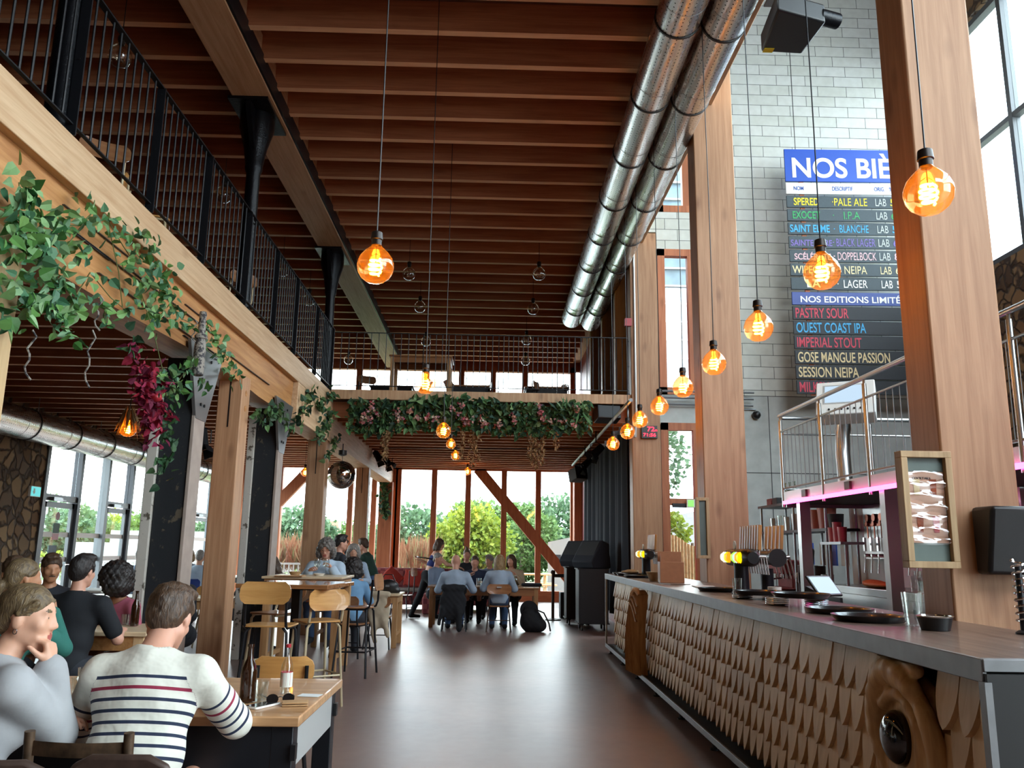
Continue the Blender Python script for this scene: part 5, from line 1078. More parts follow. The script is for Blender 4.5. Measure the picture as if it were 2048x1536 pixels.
# steel counter with glazed fridges
fc = thing('fridge_counter', 'steel fridge counter with glazed doors behind the bar', 'fridge', (4.02, 4.5, 0)); MB().box((.02, 0, .02), (.59, 5.6, 1.02)).build('body', 'stainless', fc); MB().box((-.02, 0, 1.02), (.59, 5.6, 1.1)).build('worktop', 'stainless', fc, bevel=.006); MB().box((.3, 0, 1.1), (.59, 3.9, 1.2)).build('upstand', 'stainless', fc)
for k in range(7):
    y = .06 + .79 * k; d = MB().box((-.0, y, .12), (.02, y + .07, .86)).box((0, y + .63, .12), (.02, y + .7, .86)).box((0, y, .8), (.02, y + .7, .86)).box((0, y, .12), (.02, y + .7, .18)).build('door', 'pale_metal', fc)
    MB().box((.008, y + .07, .18), (.014, y + .63, .8)).build('glass', 'fridge_dark', d); MB().box((-.03, y + .7, .5), (-.005, y + .73, .86)).build('handle', 'black_plastic', d)
for k in range(5): tumbler(['upturned glass farthest left in the row by the near column', 'upturned glass second in the row by the near column', 'upturned glass in the middle of the row by the near column', 'upturned glass fourth in the row by the near column', 'upturned glass right in the row by the near column'][k], (4.12, 8.05 - .125 * k - .0, 1.102), .05, .2, 0, 'upturned glasses on the fridge counter', 1.05)
tag(Soft(.012, .05).ell((0, 0, .02), (.1, .3, .035)).ell((.02, .2, .03), (.08, .16, .03)).build('cloth', 'lens_orange_print', loc=(4.2, 9.0, 1.115)), 'orange cloth lying on the steel fridge counter', 'cloth')
# ================================================================ tables, chairs, sofa
def rtable(lab, c, w, d, h, rz=0, top='table_x', leg='leg_wood', apron='leg_wood', lw=.07, th=.035, ah=.11, side=None, stretch=False, group=None):
    t = thing('table', lab, 'table', c, rz, group); m = MB().box((-w / 2, -d / 2, h - th), (w / 2, d / 2, h)).build('table_top', top, t, bevel=.006)
    a = .03
    for y in (-d / 2 + a, d / 2 - a - .02): MB().box((-w / 2 + a, y, h - th - ah), (w / 2 - a, y + .02, h - th)).build('apron', apron, t)
    for x in (-w / 2 + a, w / 2 - a - .02): MB().box((x, -d / 2 + a + .02, h - th - ah), (x + .02, d / 2 - a - .02, h - th)).build('apron', side or apron, t)
    for x in (-w / 2 + a + lw / 2, w / 2 - a - lw / 2):
        for y in (-d / 2 + a + lw / 2, d / 2 - a - lw / 2): MB().box((x - lw / 2 - .002, y - lw / 2 - .002, 0), (x + lw / 2 + .002, y + lw / 2 + .002, h - th)).build('leg', leg, t, bevel=.004)
    if stretch:
        for x in (-w / 2 + a + lw / 2, w / 2 - a - lw / 2): MB().box((x - .02, -d / 2 + .08, .16), (x + .02, d / 2 - .08, .21)).build('stretcher', leg, t)
    return t
tn = rtable('near wooden table with black apron and legs, before the man in stripes', (-1.74, 4.06, 0), 1.96, 1.0, .77, 0, 'table_x', 'black_metal', 'black_metal', .085, .04, .17, side='pale_metal')
for x, y in ((.985, -.47), (.985, .44)): MB().box((.948, y - .02, .6), (.968, y + .02, .66)).build('clip', 'black_plastic', tn)
rtable('wooden table in front of the man in the black tee shirt', (-3.7, 7.2, 0), 2.0, .75, .765, 0, 'paletable_x', 'pale_wood', 'oak_y', .08)
rtable('long pale table behind the old flaking post', (-4.5, 9.15, 0), 2.2, .7, .76, 0, 'paletable_x', 'pale_wood', 'leg_wood', .08)
rtable('pale table beside the brown slotted column', (-4.6, 11.6, 0), 2.4, .75, .76, 0, 'paletable_x', 'leg_wood', 'leg_wood')
for i, (x, y) in enumerate([(-6.0, 16.5), (-5.6, 19.9), (-6.6, 13.3)]): rtable(['white topped table of the far left diners', 'white topped table by the far left windows', 'white topped table before the stone wall'][i], (x, y, 0), 1.5, .75, .75, 0, 'paper', 'black_metal', 'dark_grey', .05)
t = thing('table', 'empty high table with a glossy wooden top and black post', 'table', (-1.88, 8.35, 0), math.radians(-6)); MB().box((-.44, -.46, 1.06), (.44, .46, 1.1)).build('table_top', 'table_gloss', t, bevel=.005); MB().box((-.04, -.04, .03), (.04, .04, 1.04)).build('post', 'black_metal', t); MB().box((-.28, -.28, 0), (.28, .28, .03)).build('foot', 'black_metal', t); MB().box((-.3, -.05, 1.03), (.3, .05, 1.06)).build('support', 'black_metal', t)
rtable('high wooden table of the woman with the wine glass', (-2.2, 10.4, 0), .94, .9, 1.1, 0, 'paletable_x', 'leg_wood', 'leg_wood', .075, .03, .1, stretch=True)
rtable('low wooden table with a black bag on it', (-1.98, 13.0, 0), 1.3, .8, .77, 0, 'paletable_x', 'leg_wood', 'leg_wood', .07, .03, .1, stretch=True)
rtable('high wooden table between the man in green and his companion', (-2.62, 16.75, 0), .5, .8, 1.08, 0, 'paletable_x', 'leg_wood', 'leg_wood', .06)
rtable('long table of the group before the far window', (-.1, 16.3, 0), 2.1, .8, .75, 0, 'table_x', 'leg_wood', 'ply_dark', .07, .03, .13)
# --- chairs: bent tube and plywood
def chair(lab, c, rz, sh=.46, bh=.83, tube='black_metal', ply='ply', w=.4, ring=False, group='plywood tube chairs', shape='square', slot=False, spread=.04):
    "faces local +y, backrest at -y"
    t = thing('bar_stool' if sh > .6 else 'chair', lab, 'stool' if sh > .6 else 'chair', c, rz, group); r = .0125; h = w / 2
    if shape == 'square':
        MB().prism(rrect(w, .38, .07, 5), .014, Matrix.Translation((0, .01, sh - .014))).build('seat', ply, t, bevel=.003)
    else: MB().lathe([(0, 0), (w * .46, 0), (w * .5, .008), (w * .46, .02), (0, .012)], n=32, c=(0, 0, sh - .02)).build('seat', ply, t)
    M_ = Matrix.Translation((0, -.205, bh - .085)) @ Matrix.Rotation(math.radians(83), 4, 'X')
    bk = MB(); out = rrect(w + .02, .17 if sh < .6 else .19, .05, 4)
    k = len(out); f = lambda x, y, q: M_ @ V((x, y, q - .10 * (1 - (x / h) ** 2) * .3))
    vs = [f(x, y, 0) for x, y in out] + [f(x, y, .012) for x, y in out]; nx = 8
    def bfn(q): return lambda a, b: M_ @ V(((a - .5) * (w + .02), (b - .5) * .17, q + .03 * ((a - .5) * 2) ** 2))
    g = MB(); W2 = w + .02; H2 = .17 if sh < .6 else .19; pts = []
    for q in (0, .011):
        for j in range(7):
            b_ = -1 + 2 * j / 6; cut = .04 * (abs(b_) > .99) + .012 * (abs(b_) > .6)
            for i in range(11): a_ = -1 + 2 * i / 10; pts.append(M_ @ V((a_ * (W2 / 2 - cut), b_ * H2 / 2, q + .025 * a_ * a_)))
    fs = []; N = 77
    for j in range(6):
        for i in range(10): p = j * 11 + i; fs += [(p, p + 11, p + 12, p + 1), (N + p, N + p + 1, N + p + 12, N + p + 11)]
    for i in range(10): fs += [(i, i + 1, N + i + 1, N + i), (66 + i + 1, 66 + i, N + 66 + i, N + 66 + i + 1)]
    for j in range(6): fs += [(j * 11 + 11, j * 11, N + j * 11, N + j * 11 + 11), (j * 11 + 10, j * 11 + 21, N + j * 11 + 21, N + j * 11 + 10)]
    g.add(pts, fs); g.build('backrest', ply, t)
    for s in (-1, 1):
        x = s * (h - .03); MB().tube([(x, .15, sh - .025), (x, -.12, sh - .025), (x, -.17, sh - .0), (x, -.19, sh + .06), (x * 1.0, -.2, bh - .05)], r, n=8).build('back_tube', tube, t)
        for y0, dy in ((.15, .05), (-.13, -.06)):
            MB().tube([(x * .8, y0, sh - .02), (x, y0 + dy * .2, sh - .06), (x + s * spread, y0 + dy, .0)], r * 1.05, n=8).build('leg', tube, t)
    if ring:
        z = .28; q = z / sh; a = h - .03 + spread * (1 - q); y1, y0 = .16 + .04 * (1 - q), -.14 - .05 * (1 - q)
        MB().tube([(-a, y0, z), (a, y0, z), (a, y1, z), (-a, y1, z)], .01, n=6, closed=True).build('foot_ring', tube, t)
    else: MB().tube([(-h + .02, -.15, .2), (h - .02, -.15, .2)], .008, n=6).build('crossbar', tube, t)
    if slot: MB().prism(rrect(.09, .022, .01, 4), .03, Matrix.Translation((0, -.225, bh - .05)) @ Matrix.Rotation(math.radians(90), 4, 'X')).build('hand_slot', 'pale_metal', t)
    return t
chair('tall black tube stool with an orange plywood back, seen from behind', (-1.93, 7.62, 0), -.03, .77, 1.13, 'black_metal', 'ply', .42, True)
chair('tall cream tube stool with a plywood seat beside the empty high table', (-1.62, 8.12, 0), .62, .77, 1.045, 'cream_metal', 'ply', .38, True)
chair('tall cream tube stool under the far side of the empty high table', (-2.25, 9.0, 0), 2.6, .77, 1.08, 'cream_metal', 'ply_dark', .38, True)
chair('tall black stool with a round seat, side on, right of the high tables', (-1.53, 10.0, 0), 1.45, .77, 1.13, 'black_metal', 'ply_dark', .38, True, shape='round', spread=.09)
chair('low chair with a honey plywood back behind the near table', (-1.27, 5.2, 0), math.radians(182), .44, .77, 'black_metal', 'ply', .36)
chair('dark plywood chair under the woman in blue', (-1.86, 11.62, 0), -.3, .44, .8, 'black_metal', 'ply_dark', .4)
chair('black tube chair with a plywood back beside the sofa', (-1.85, 18.2, 0), 1.3, .46, 1.02, 'black_metal', 'ply_dark', .38)
chair('orange plywood chair left of the brown column', (-4.05, 12.6, 0), .1, .46, .86, 'cream_metal', 'ply', .4)
chair('blue topped chair under the man in the pale shirt', (-5.35, 15.55, 0), -.17, .46, .84, 'cream_metal', 'blue_dark', .4)
chair('brown folding chair with a hand slot under the blonde woman', (.18, 15.38, 0), 0, .45, .83, 'brown_metal', 'ply_dark', .42, slot=True)
chair('black chair with a coat over it under the bald man', (-.62, 15.38, 0), 0, .45, .8, 'black_metal', 'black_plastic', .42)
chair('plywood chair on the gallery, nearest the thick cast column', P(205, 285, X=-3.6) - V((0, 0, .75)), .6, .46, .82, 'cream_metal', 'ply_dark', .4).location.z = 4.125
chair('plywood chair on the gallery behind the middle of the railing', (-3.45, 7.75, 4.125), -1.2, .46, .86, 'cream_metal', 'ply', .4)
chair('plywood chair on the gallery beyond the slim cast column', (-3.5, 10.6, 4.125), .9, .46, .86, 'cream_metal', 'ply_dark', .4)
# --- the two near chairs
t = thing('chair', 'old brown metal chair with a curved slat under the man in stripes', 'chair', (-1.33, 3.15, 0), -.04)
for s in (-1, 1):
    MB().tube([(s * .165, -.2, .0), (s * .165, -.2, .42), (s * .165, -.235, .84)], .017, n=10).build('back_post', 'rusty', t); MB().tube([(s * .17, .2, 0), (s * .165, .2, .43)], .015, n=8).build('leg', 'rusty', t)
MB().prism(rrect(.38, .44, .05), .025, Matrix.Translation((0, 0, .43))).build('seat', 'ply_dark', t, bevel=.004)
MB().grid(lambda a, b: V((-.165 + .33 * a, -.232 - .03 * math.sin(PI * a) , .765 + .045 * b)), 12, 2).build('slat', 'rusty', t)
MB().grid(lambda a, b: V((-.165 + .33 * a, -.228 - .03 * math.sin(PI * a) , .765 + .045 * b)), 12, 2).build('slat', 'rusty', t)
def round_back(lab, c, rz, w=.4):
    t = thing('chair', lab, 'chair', c, rz, 'black chairs in front'); o = [(-w / 2, 0), (w / 2, 0), (w / 2, .2), (w / 2 - .03, .27), (w / 2 - .09, .3), (-w / 2 + .09, .3), (-w / 2 + .03, .27), (-w / 2, .2)]
    MB().prism(o, .03, Matrix.Translation((0, -.2, .5)) @ Matrix.Rotation(math.radians(96), 4, 'X')).build('backrest', 'brown_metal', t, bevel=.012); MB().prism(rrect(w, .4, .06), .03, Matrix.Translation((0, 0, .43))).build('seat', 'black_plastic', t, bevel=.008)
    for sx in (-1, 1):
        for sy in (-1, 1): MB().tube([(sx * (w / 2 - .03), sy * .17, 0), (sx * (w / 2 - .04), sy * .16, .44)], .012, n=8).build('leg', 'black_metal', t)
        MB().tube([(sx * (w / 2 - .04), -.17, .44), (sx * (w / 2 - .04), -.22, .66)], .012, n=8).build('back_tube', 'black_metal', t)
c = P(255, 1503, Z=.795); round_back('dark rounded chair back at the bottom edge below the man in stripes', (c.x, c.y + .2, 0), 0, .36); c = P(0, 1515, Z=.795); round_back('dark rounded chair back in the bottom left corner', (c.x - .03, c.y + .2, 0), .15, .36)
t = thing('stool', 'black metal stool under the near table', 'stool', (-1.14, 3.98, 0))
MB().prism(rrect(.36, .36, .1), .03, Matrix.Translation((0, 0, .47))).build('seat', 'black_plastic', t, bevel=.01)
for sx in (-1, 1):
    for sy in (-1, 1): MB().tube([(sx * .14, sy * .14, .47), (sx * .2, sy * .19, 0)], .013, n=8).build('leg', 'black_metal', t)
MB().tube([(-.17, -.17, .2), (.17, -.17, .2), (.17, .17, .2), (-.17, .17, .2)], .009, n=6, closed=True).build('foot_ring', 'black_metal', t)
# --- sofa, cushions, pouf
t = thing('sofa', 'long red checked bench sofa by the far window', 'sofa', (-1.35, 20.6, 0)); MB().box((-1.45, -.35, .12), (1.45, .4, .42)).build('base', 'red_plaid', t, bevel=.03); MB().box((-1.45, -.38, .42), (1.45, .2, .5)).build('seat', 'grey_fabric', t, bevel=.03); MB().box((-1.45, .2, .42), (1.45, .42, .96)).build('backrest', 'red_plaid', t, bevel=.05)
for x in (-1.3, 1.3):
    for y in (-.25, .3): MB().cyl((x, y, 0), (x, y, .12), .025).build('leg', 'dark_paint', t)
def cushion(lab, c, R, mat='red_cushion'):
    o = Soft(.012, .05); o.ell((0, 0, 0), (.22, .07, .2)).cone((-.19, 0, -.17), (.19, 0, -.17), .02).cone((-.19, 0, .17), (.19, 0, .17), .02).cone((-.19, 0, -.17), (-.19, 0, .17), .02).cone((.19, 0, -.17), (.19, 0, .17), .02)
    return tag(o.build('cushion', mat, loc=c, rot=R), lab, 'cushion')
cushion('red cushion tilted at the left of the checked sofa', (-2.35, 20.5, .74), (-.35, .75, .1)); cushion('red cushion lying flatter on the checked sofa', (-1.85, 20.55, .73), (-.35, .1, 0)) 
tag(MB().box((-.45, -.3, 0), (.45, .3, .44)).build('pouf', 'red_plaid', loc=(-1.05, 19.35, 0), bevel=.04), 'square dark red pouf before the sofa', 'pouf')
# --- things on the tables
ZT = .7715
bottle('brown glass bottle on the near table', P(490, 1412, Z=ZT) + V((-.02, .1, 0)), .245, .035, 'brown_glass')
b_ = bottle('clear glass bottle with a red and white label on the near table', P(571, 1388, Z=ZT), .222, .027, 'drink_glass', None, 'label_white', 'red_plastic'); MB().lathe([(.0278, .04), (.0282, .04), (.0282, .1), (.0278, .1)], n=9).build('label', 'label_red', b_)
MB().lathe([(.0005, .004), (.025, .006), (.025, .075), (0, .09)], n=20).build('drink', 'water', b_)
tumbler('faceted tumbler between the striped elbow and the clear bottle', P(518, 1402, Z=ZT), .034, .085, .3)
tumbler('faceted tumbler left of the man in stripes, nearer one', P(158, 1395, Z=ZT), .034, .085, .2); tumbler('faceted tumbler left of the man in stripes, farther one', P(170, 1372, Z=ZT), .034, .085, 0)
t = thing('phone', 'white edged phone lying beside the striped elbow', 'phone', P(525, 1412, Z=ZT), -.5); MB().prism(rrect(.072, .15, .01), .008).build('body', 'white_paint', t); MB().prism(rrect(.066, .14, .008), .001, Matrix.Translation((0, 0, .0081))).build('screen', 'black_gloss', t)
t = thing('sunglasses', 'dark sunglasses lying on the near table', 'sunglasses', P(560, 1408, Z=ZT + .0), .35)
for s in (-1, 1):
    MB().prism([(s * .034 + .026 * math.cos(a), .021 * math.sin(a)) for a in np.linspace(0, 2 * PI, 18)[:-1]], .003, Matrix.Translation((0, 0, .022)) @ Matrix.Rotation(math.radians(78), 4, 'X')).build('lens', 'black_gloss', t); MB().tube([(s * .06, 0, .03), (s * .065, .06, .026), (s * .02, .09, .004)], .002, n=5).build('temple', 'black_plastic', t)
MB().tube([(-.012, 0, .028), (0, -.003, .032), (.012, 0, .028)], .002, n=5).build('bridge', 'black_plastic', t)
tag(MB().box((-.055, -.035, 0), (.055, .035, .006)).box((-.055, -.032, .009), (.055, .036, .016)).build('wallet', 'kraft', loc=P(590, 1410, Z=ZT), rot=(0, 0, .2), bevel=.002), 'tan folded wallet at the right of the near table', 'wallet')
tag(MB().box((-.05, -.035, 0), (.05, .035, .002)).build('card', 'board_white', loc=P(620, 1391, Z=ZT), rot=(0, 0, -.15)), 'small white card near the right end of the near table', 'card')
bottle('brown bottle before the curly haired woman', P(268, 1252, Z=.767), .29, .034, 'brown_glass'); tumbler('tumbler beside the brown bottle before the curly haired woman', P(250, 1250, Z=.767), .034, .09)
def wine(lab, c, h=.2):
    t = thing('wine_glass', lab, 'glass', c); MB().lathe([(.0, 0), (.033, .002), (.03, .005), (.005, .01), (.0035, .08), (.012, .088), (.034, .115), (.04, .15), (.034, h), (.033, h), (.0385, .15), (.032, .116), (0, .09)], n=24).build('glass', 'drink_glass', t); return t
wine('wine glass held by the woman with wavy grey hair', (-2.12, 10.4, 1.101)); wine('second wine glass on the high table beside her hand', (-2.03, 10.5, 1.101))
tag(MB().lathe([(.05, 0), (.075, .045), (.07, .045), (.047, .005), (0, .005)], n=20).build('paper_bowl', 'kraft', loc=(-2.36, 10.3, 1.101)), 'brown paper bowl on the woman\'s high table', 'bowl')
tag(MB().lathe([(.05, 0), (.07, .03), (.066, .03), (.047, .004), (0, .004)], n=20).build('plate', 'paper', loc=(-2.06, 10.25, 1.101)), 'small pale plate on the woman\'s high table', 'plate')
t = thing('tray', 'wooden board sticking over the edge of the woman\'s high table', 'board', (-2.35, 10.02, 1.101)); MB().box((-.16, -.1, 0), (.16, .1, .012)).build('board', 'table_x', t)
o = Soft(.01, .04); o.ell((0, 0, .1), (.16, .08, .1)).cone((-.14, 0, .03), (.14, 0, .03), .05).cut((0, 0, 0), (0, 0, -1)); t = thing('handbag', 'black handbag on the low wooden table', 'bag', (-1.55, 13.0, .772)); o.build('bag_body', 'black_plastic', t); MB().tube([(-.1, 0, .18), (-.06, 0, .27), (.06, 0, .27), (.1, 0, .18)], .008).build('handle', 'black_plastic', t); MB().box((-.03, -.09, .09), (.03, -.08, .12)).build('clasp', 'steel_grey', t)
tumbler('tall paper cup on the table between the bald man and the blonde', (-.2, 16.15, .752), .05, .15, 0, 'drinking glasses', 1.1)
for k, (px, py, lab) in enumerate([(.5, 16.35, 'clear glass before the woman in the beige cardigan'), (.36, 16.2, 'clear glass right of the blonde woman')]): wine(lab, (px, py, .752), .2)
tag(MB().box((-.2, -.12, 0), (.2, .12, .06)).build('folded_jacket', 'curtain_black', loc=(.82, 16.4, .752), bevel=.03), 'dark folded jacket at the right end of the group table', 'jacket')
bottle('brown bottle on the high table before the man in green', P(716, 1130, Y=16.6) * 1 + V((0, 0, 0)), .26, .033, 'brown_glass').location.z = 1.082
for k, (x, y) in enumerate([(-5.9, 16.4), (-5.6, 16.6), (-5.4, 19.8), (-4.1, 11.5), (-3.9, 9.1)]): tumbler(['glass of the blonde far left diner', 'glass before the pale blue shirt, far left', 'glass of the white topped diner by the windows', 'glass on the pale table beside the slotted column', 'glass on the long table behind the old post'][k], (x, y, [.752, .752, .752, .762, .762][k]), .038, .14)
# coats, backpacks
def drape(lab, c, mat, pts, rz=0, res=.014, name='coat', cat='coat'):
    o = Soft(res, .05)
    for p in pts: o.cone(*p) if len(p) == 4 else o.ell(*p)
    o.noise = lump(.008, 30, 1.); t = tag(o.build(name, mat, loc=c, rot=(0, 0, rz)), lab, cat); return t
drape('long black coat draped over the bald man\'s chair', (-.64, 15.13, 0), 'cl_black', [((-.16, 0, .76), (.16, 0, .76), .06, .06), ((0, -.02, .5), (.24, .05, .3)), ((-.18, -.02, .4), (-.24, -.03, .14), .05, .03), ((.1, -.02, .4), (.12, -.03, .06), .07, .05)])
drape('beige coat hanging over a chair back at the low table', (-1.62, 12.42, 0), 'cl_beige', [((-.12, 0, .78), (.14, 0, .78), .045, .045), ((.02, 0, .55), (.16, .05, .25)), ((.1, -.01, .4), (.17, -.01, .2), .05, .03), ((-.06, -.01, .4), (-.02, -.02, .12), .05, .03)])
drape('grey jacket hanging beside the beige coat', (-2.08, 12.42, 0), 'cl_greyblue', [((-.1, 0, .78), (.1, 0, .78), .04, .04), ((0, 0, .6), (.12, .045, .2))])
chair('black tube chair under the beige coat', (-1.62, 12.62, 0), 0, .46, .76, 'black_metal', 'ply_dark', .36); chair('black tube chair under the grey jacket', (-2.1, 12.62, 0), 0, .46, .76, 'black_metal', 'ply_dark', .36)
t = thing('backpack', 'black backpack slumped on the floor beside the blonde woman', 'backpack', (.76, 15.35, 0), .2); o = Soft(.014, .05); o.ell((0, 0, .2), (.2, .16, .22)).ell((.12, -.05, .12), (.16, .14, .13)).cut((0, 0, 0.002), (0, 0, -1)); o.noise = lump(.008, 25); o.build('bag_body', 'cl_black', t); MB().tube([(.05, -.12, .4), (.2, -.16, .34), (.3, -.14, .16), (.34, -.1, .02)], .014, n=6).build('strap', 'black_plastic', t)
t = thing('hat', 'round black hat on the backpack by the blonde woman', 'hat', (.74, 15.62, .36)); MB().lathe([(.17, 0), (.17, .01), (.09, .02), (.08, .09), (0, .11)], n=24, R=rot('X', 75)).build('hat_body', 'cl_black', t)
t = thing('serving_tray', 'round black tray held out by the waitress', 'tray', (0, 0, 0)); MB().lathe([(0, 0), (.18, 0), (.2, .02), (.195, .02), (.175, .006), (0, .006)], n=36).build('tray', 'tray_black', t); t.location = P(851, 1117, Y=17.9); t.rotation_euler = (0, .12, 0)
# --- gallery furniture seen through the far railing
rtable('high dark table behind the far gallery railing', (-1.45, 16.3, 4.125), 1.25, .75, 1.08, 0, 'ply_dark', 'leg_wood', 'ply_dark', .07)
for k, (x, y) in enumerate([(-.55, 17.6), (1.15, 17.6), (-2.2, 17.8)]): rtable(['dark low table left of the middle of the far gallery', 'dark low table at the right of the far gallery', 'dark low table at the left of the far gallery'][k], (x, y, 4.125), .95, .7, .76, 0, 'ply_dark', 'black_metal', 'dark_paint', .06)
for k, (x, y, r_) in enumerate([(-2.75, 17.1, .5), (.15, 17.5, -1.4), (.7, 17.2, 1.2), (1.75, 17.4, -1.3)]): chair(['plywood chair leaning at the left of the far gallery', 'plywood chair between the two low gallery tables', 'plywood chair tilted near the right gallery table', 'plywood chair at the right end of the far gallery'][k], (x, y, 4.125), r_, .46, .84, 'black_metal', 'ply_dark', .38)
for k, y in enumerate((6.4, 9.3, 12.0)): rtable(['dark table on the left gallery behind the thick cast column', 'dark table on the left gallery past the slim column', 'dark table at the far end of the left gallery'][k], (-4.2, y, 4.125), 1.0, 1.3, .76, 0, 'ply_dark', 'black_metal', 'dark_paint', .07)
# ================================================================ people
def person(lab, loc, face, seat=.46, lean=10, side=0, twist=0, hands=None, curls=((25, 35, 25), (25, 35, 25)), hdir=(None, None), poles=None, head=(0, 0, 0), sw=.185, sc=1., res=.014, top='cl_black', sleeve=2, legs='cl_dark', hairs=('short', 'hair_brown'), skn='skin_fair', feet=None, knees=None, belly=0., glasses=False, extra=None, neckline=0., attr=None, bag=None, jacket=None, shoes='cl_black', fem=False, sidelen=0, crop=False, loose=.014, headfwd=0., nk=0.):
    "a figure in its pose; face is the compass turn of the whole body, degrees from straight ahead (+y)"
    T = thing('person', lab, 'person', loc, math.radians(-face)); fine = res < .0105
    hz = (seat + .085) if seat else .9 * sc; hip = A(0, 0, hz); la, sa, tw = math.radians(lean), math.radians(side), math.radians(twist)
    up = unit(A(math.sin(sa), math.sin(la), math.cos(la))); rt = unit(A(math.cos(tw), -math.sin(tw), 0)); rt = unit(rt - up * (rt @ up)); fw = np.cross(up, rt); SR = np.stack([rt, fw, up], 1)
    at_ = lambda x, y, z: hip + SR @ (A(x, y, z * 1.12) * sc)
    neck = at_(0, -.005, .47); sh = [at_(s * sw / sc, 0, .395) for s in (-1, 1)]
    hy, hp, hr = [math.radians(q) for q in head]; hup0 = unit(up + A(0, nk, 1.1))
    Rh = np.array(Matrix.Rotation(-hy, 3, 'Z') @ Matrix.Rotation(-hp, 3, 'X') @ Matrix.Rotation(hr, 3, 'Y')); Hc = neck + hup0 * .165 * sc + Rh @ A(0, .02 + headfwd, 0)
    hd = lambda x, y, z: Hc + Rh @ (A(x, y, z) * sc)
    # limbs
    if hands is None: hands = (A(-.17, .34, hz + .2), A(.17, .34, hz + .2))
    arms = []
    for i, s in enumerate((-1, 1)):
        w = hd(*hands[i][1:]) if hands[i][0] == 'head' else A(*hands[i]); pole = A(*(poles[i] if poles and poles[i] is not None else (s * .7, -.5, -1))); arms.append((sh[i],) + ik(sh[i], w, .285 * sc, .255 * sc, pole))
    if seat:
        kn = knees or ((-.12, .42), (.12, .42)); ft = feet or ((-.12, .40), (.12, .40)); lg = []
        for i, s in enumerate((-1, 1)):
            h = hip + A(s * .09, .0, -.01) * sc; k_ = A(kn[i][0], kn[i][1], hz + (kn[i][2] if len(kn[i]) > 2 else 0)); lg.append((h, k_, A(ft[i][0], ft[i][1], ft[i][2] if len(ft[i]) > 2 else .09)))
    else:
        ft = feet or ((-.1, 0), (.1, .0)); lg = []
        for i, s in enumerate((-1, 1)):
            h = hip + A(s * .09, 0, -.02) * sc; k_, an = ik(h, A(ft[i][0], ft[i][1], .09), .43 * sc, .42 * sc, A(s * .1, 1, 0)); lg.append((h, k_, an))
    def torso(s, e=0.):
        s.ell(at_(0, 0, 0), A(.165, .125, .12) * sc + e, SR).ell(at_(0, .01 + belly * .5, .17), A(.14 if fem else .152, .112 + belly, .16) * sc + e, SR).ell(at_(0, .01, .32), A(.15 if fem else .168, .112, .16) * sc + e, SR)
        if fem:
            for q in (-1, 1): s.ell(at_(q * .07, .085, .29), A(.062, .06, .062) * sc + e, SR)
        for i in (0, 1): s.cone(at_(0, -.01, .375), sh[i] * .95 + at_(0, 0, .395) * .05, .078 * sc + e, .05 * sc + e, k=.04); s.cone(at_(0, -.015, .44), sh[i] * .6 + neck * .4 - up * .012, .05 * sc + e * .7, .03 * sc + e * .6, k=.05)
    def arm(s, i, e=0., fore=True, upto=1.):
        a, b, c = arms[i]; s.cone(a, a + (b - a) * upto, .05 * sc + e, (.05 + (.039 - .05) * upto) * sc + e, k=.03)
        if fore: s.cone(b, c - (unit(c - b) * .012 if e else 0), .039 * sc + e, .026 * sc + e * 1.0, k=.025)
    def leg(s, i, e=0.):
        h, k_, an = lg[i]; s.cone(h, k_, .088 * sc + e, .056 * sc + e, k=.05); s.cone(k_, k_ + (an - k_) * .35, .056 * sc + e, .056 * sc + e, k=.03); s.cone(k_ + (an - k_) * .3, an, .056 * sc + e, .038 * sc + e, k=.03)
    # --- skin, one surface
    b = Soft(res, .03); torso(b, -.006)
    for i in (0, 1):
        arm(b, i, 0); leg(b, i, -.014); a, e_, w = arms[i]; dd, nn_ = hdir[i] or (None, None); dd = w - e_ if dd is None else (Rh @ A(*dd) if hands[i][0] == 'head' else A(*dd)); nn_ = A(0, 0, -1) + A(-(-1, 1)[i] * .3, 0, 0) if nn_ is None else (Rh @ A(*nn_) if hands[i][0] == 'head' else A(*nn_))
        hand(b, w, dd, nn_, (-1, 1)[i], curls[i], 1. if not fem else .92, k=.008)
    b.cone(neck + (neck - Hc) * .25, hd(0, -.02, -.06), .058 * sc, .05 * sc, k=.03)
    hz_ = .012 if fine else .02
    b.ell(hd(0, -.012, .03), A(.075, .097, .09) * sc, Rh, k=hz_).ell(hd(0, .022, -.03), A(.061, .073, .082) * sc, Rh, k=.02).ell(hd(0, .06, -.088), A(.027, .023, .023) * sc, Rh, k=.025)
    for q in (-1, 1): b.cone(hd(q * (.046 if fem else .052), -.005, -.052), hd(q * .016, .06, -.09), (.016 if fem else .02) * sc, .015 * sc, k=.025).ell(hd(q * .075, -.008, -.008), A(.011, .02, .031) * sc, Rh, k=.008)
    b.cone(hd(0, .09, .012), hd(0, .105, -.026), .0075 * sc, (.0105 if fem else .0125) * sc, k=.012).cone(hd(-.034, .077, .028), hd(.034, .077, .028), (.008 if fem else .0105) * sc, k=.016)
    for q in (-1, 1):
        b.ell(hd(q * .012, .097, -.03), A(.009, .01, .008) * sc, Rh, k=.008)
        if fine: b.ell(hd(q * .031, .1, .008), A(.017, .014, .0095) * sc, Rh, op=-1, k=.012).ell(hd(q * .031, .0755, .007), A(.0125, .0125, .0125) * sc, Rh, k=.002)
        b.ell(hd(q * .04, .062, -.02), A(.022, .02, .02) * sc, Rh, k=.02)
    b.cone(hd(-.019, .086, -.06), hd(.019, .086, -.06), .0075 * sc, k=.006).cone(hd(-.015, .085, -.069), hd(.015, .085, -.069), .0078 * sc, k=.006)
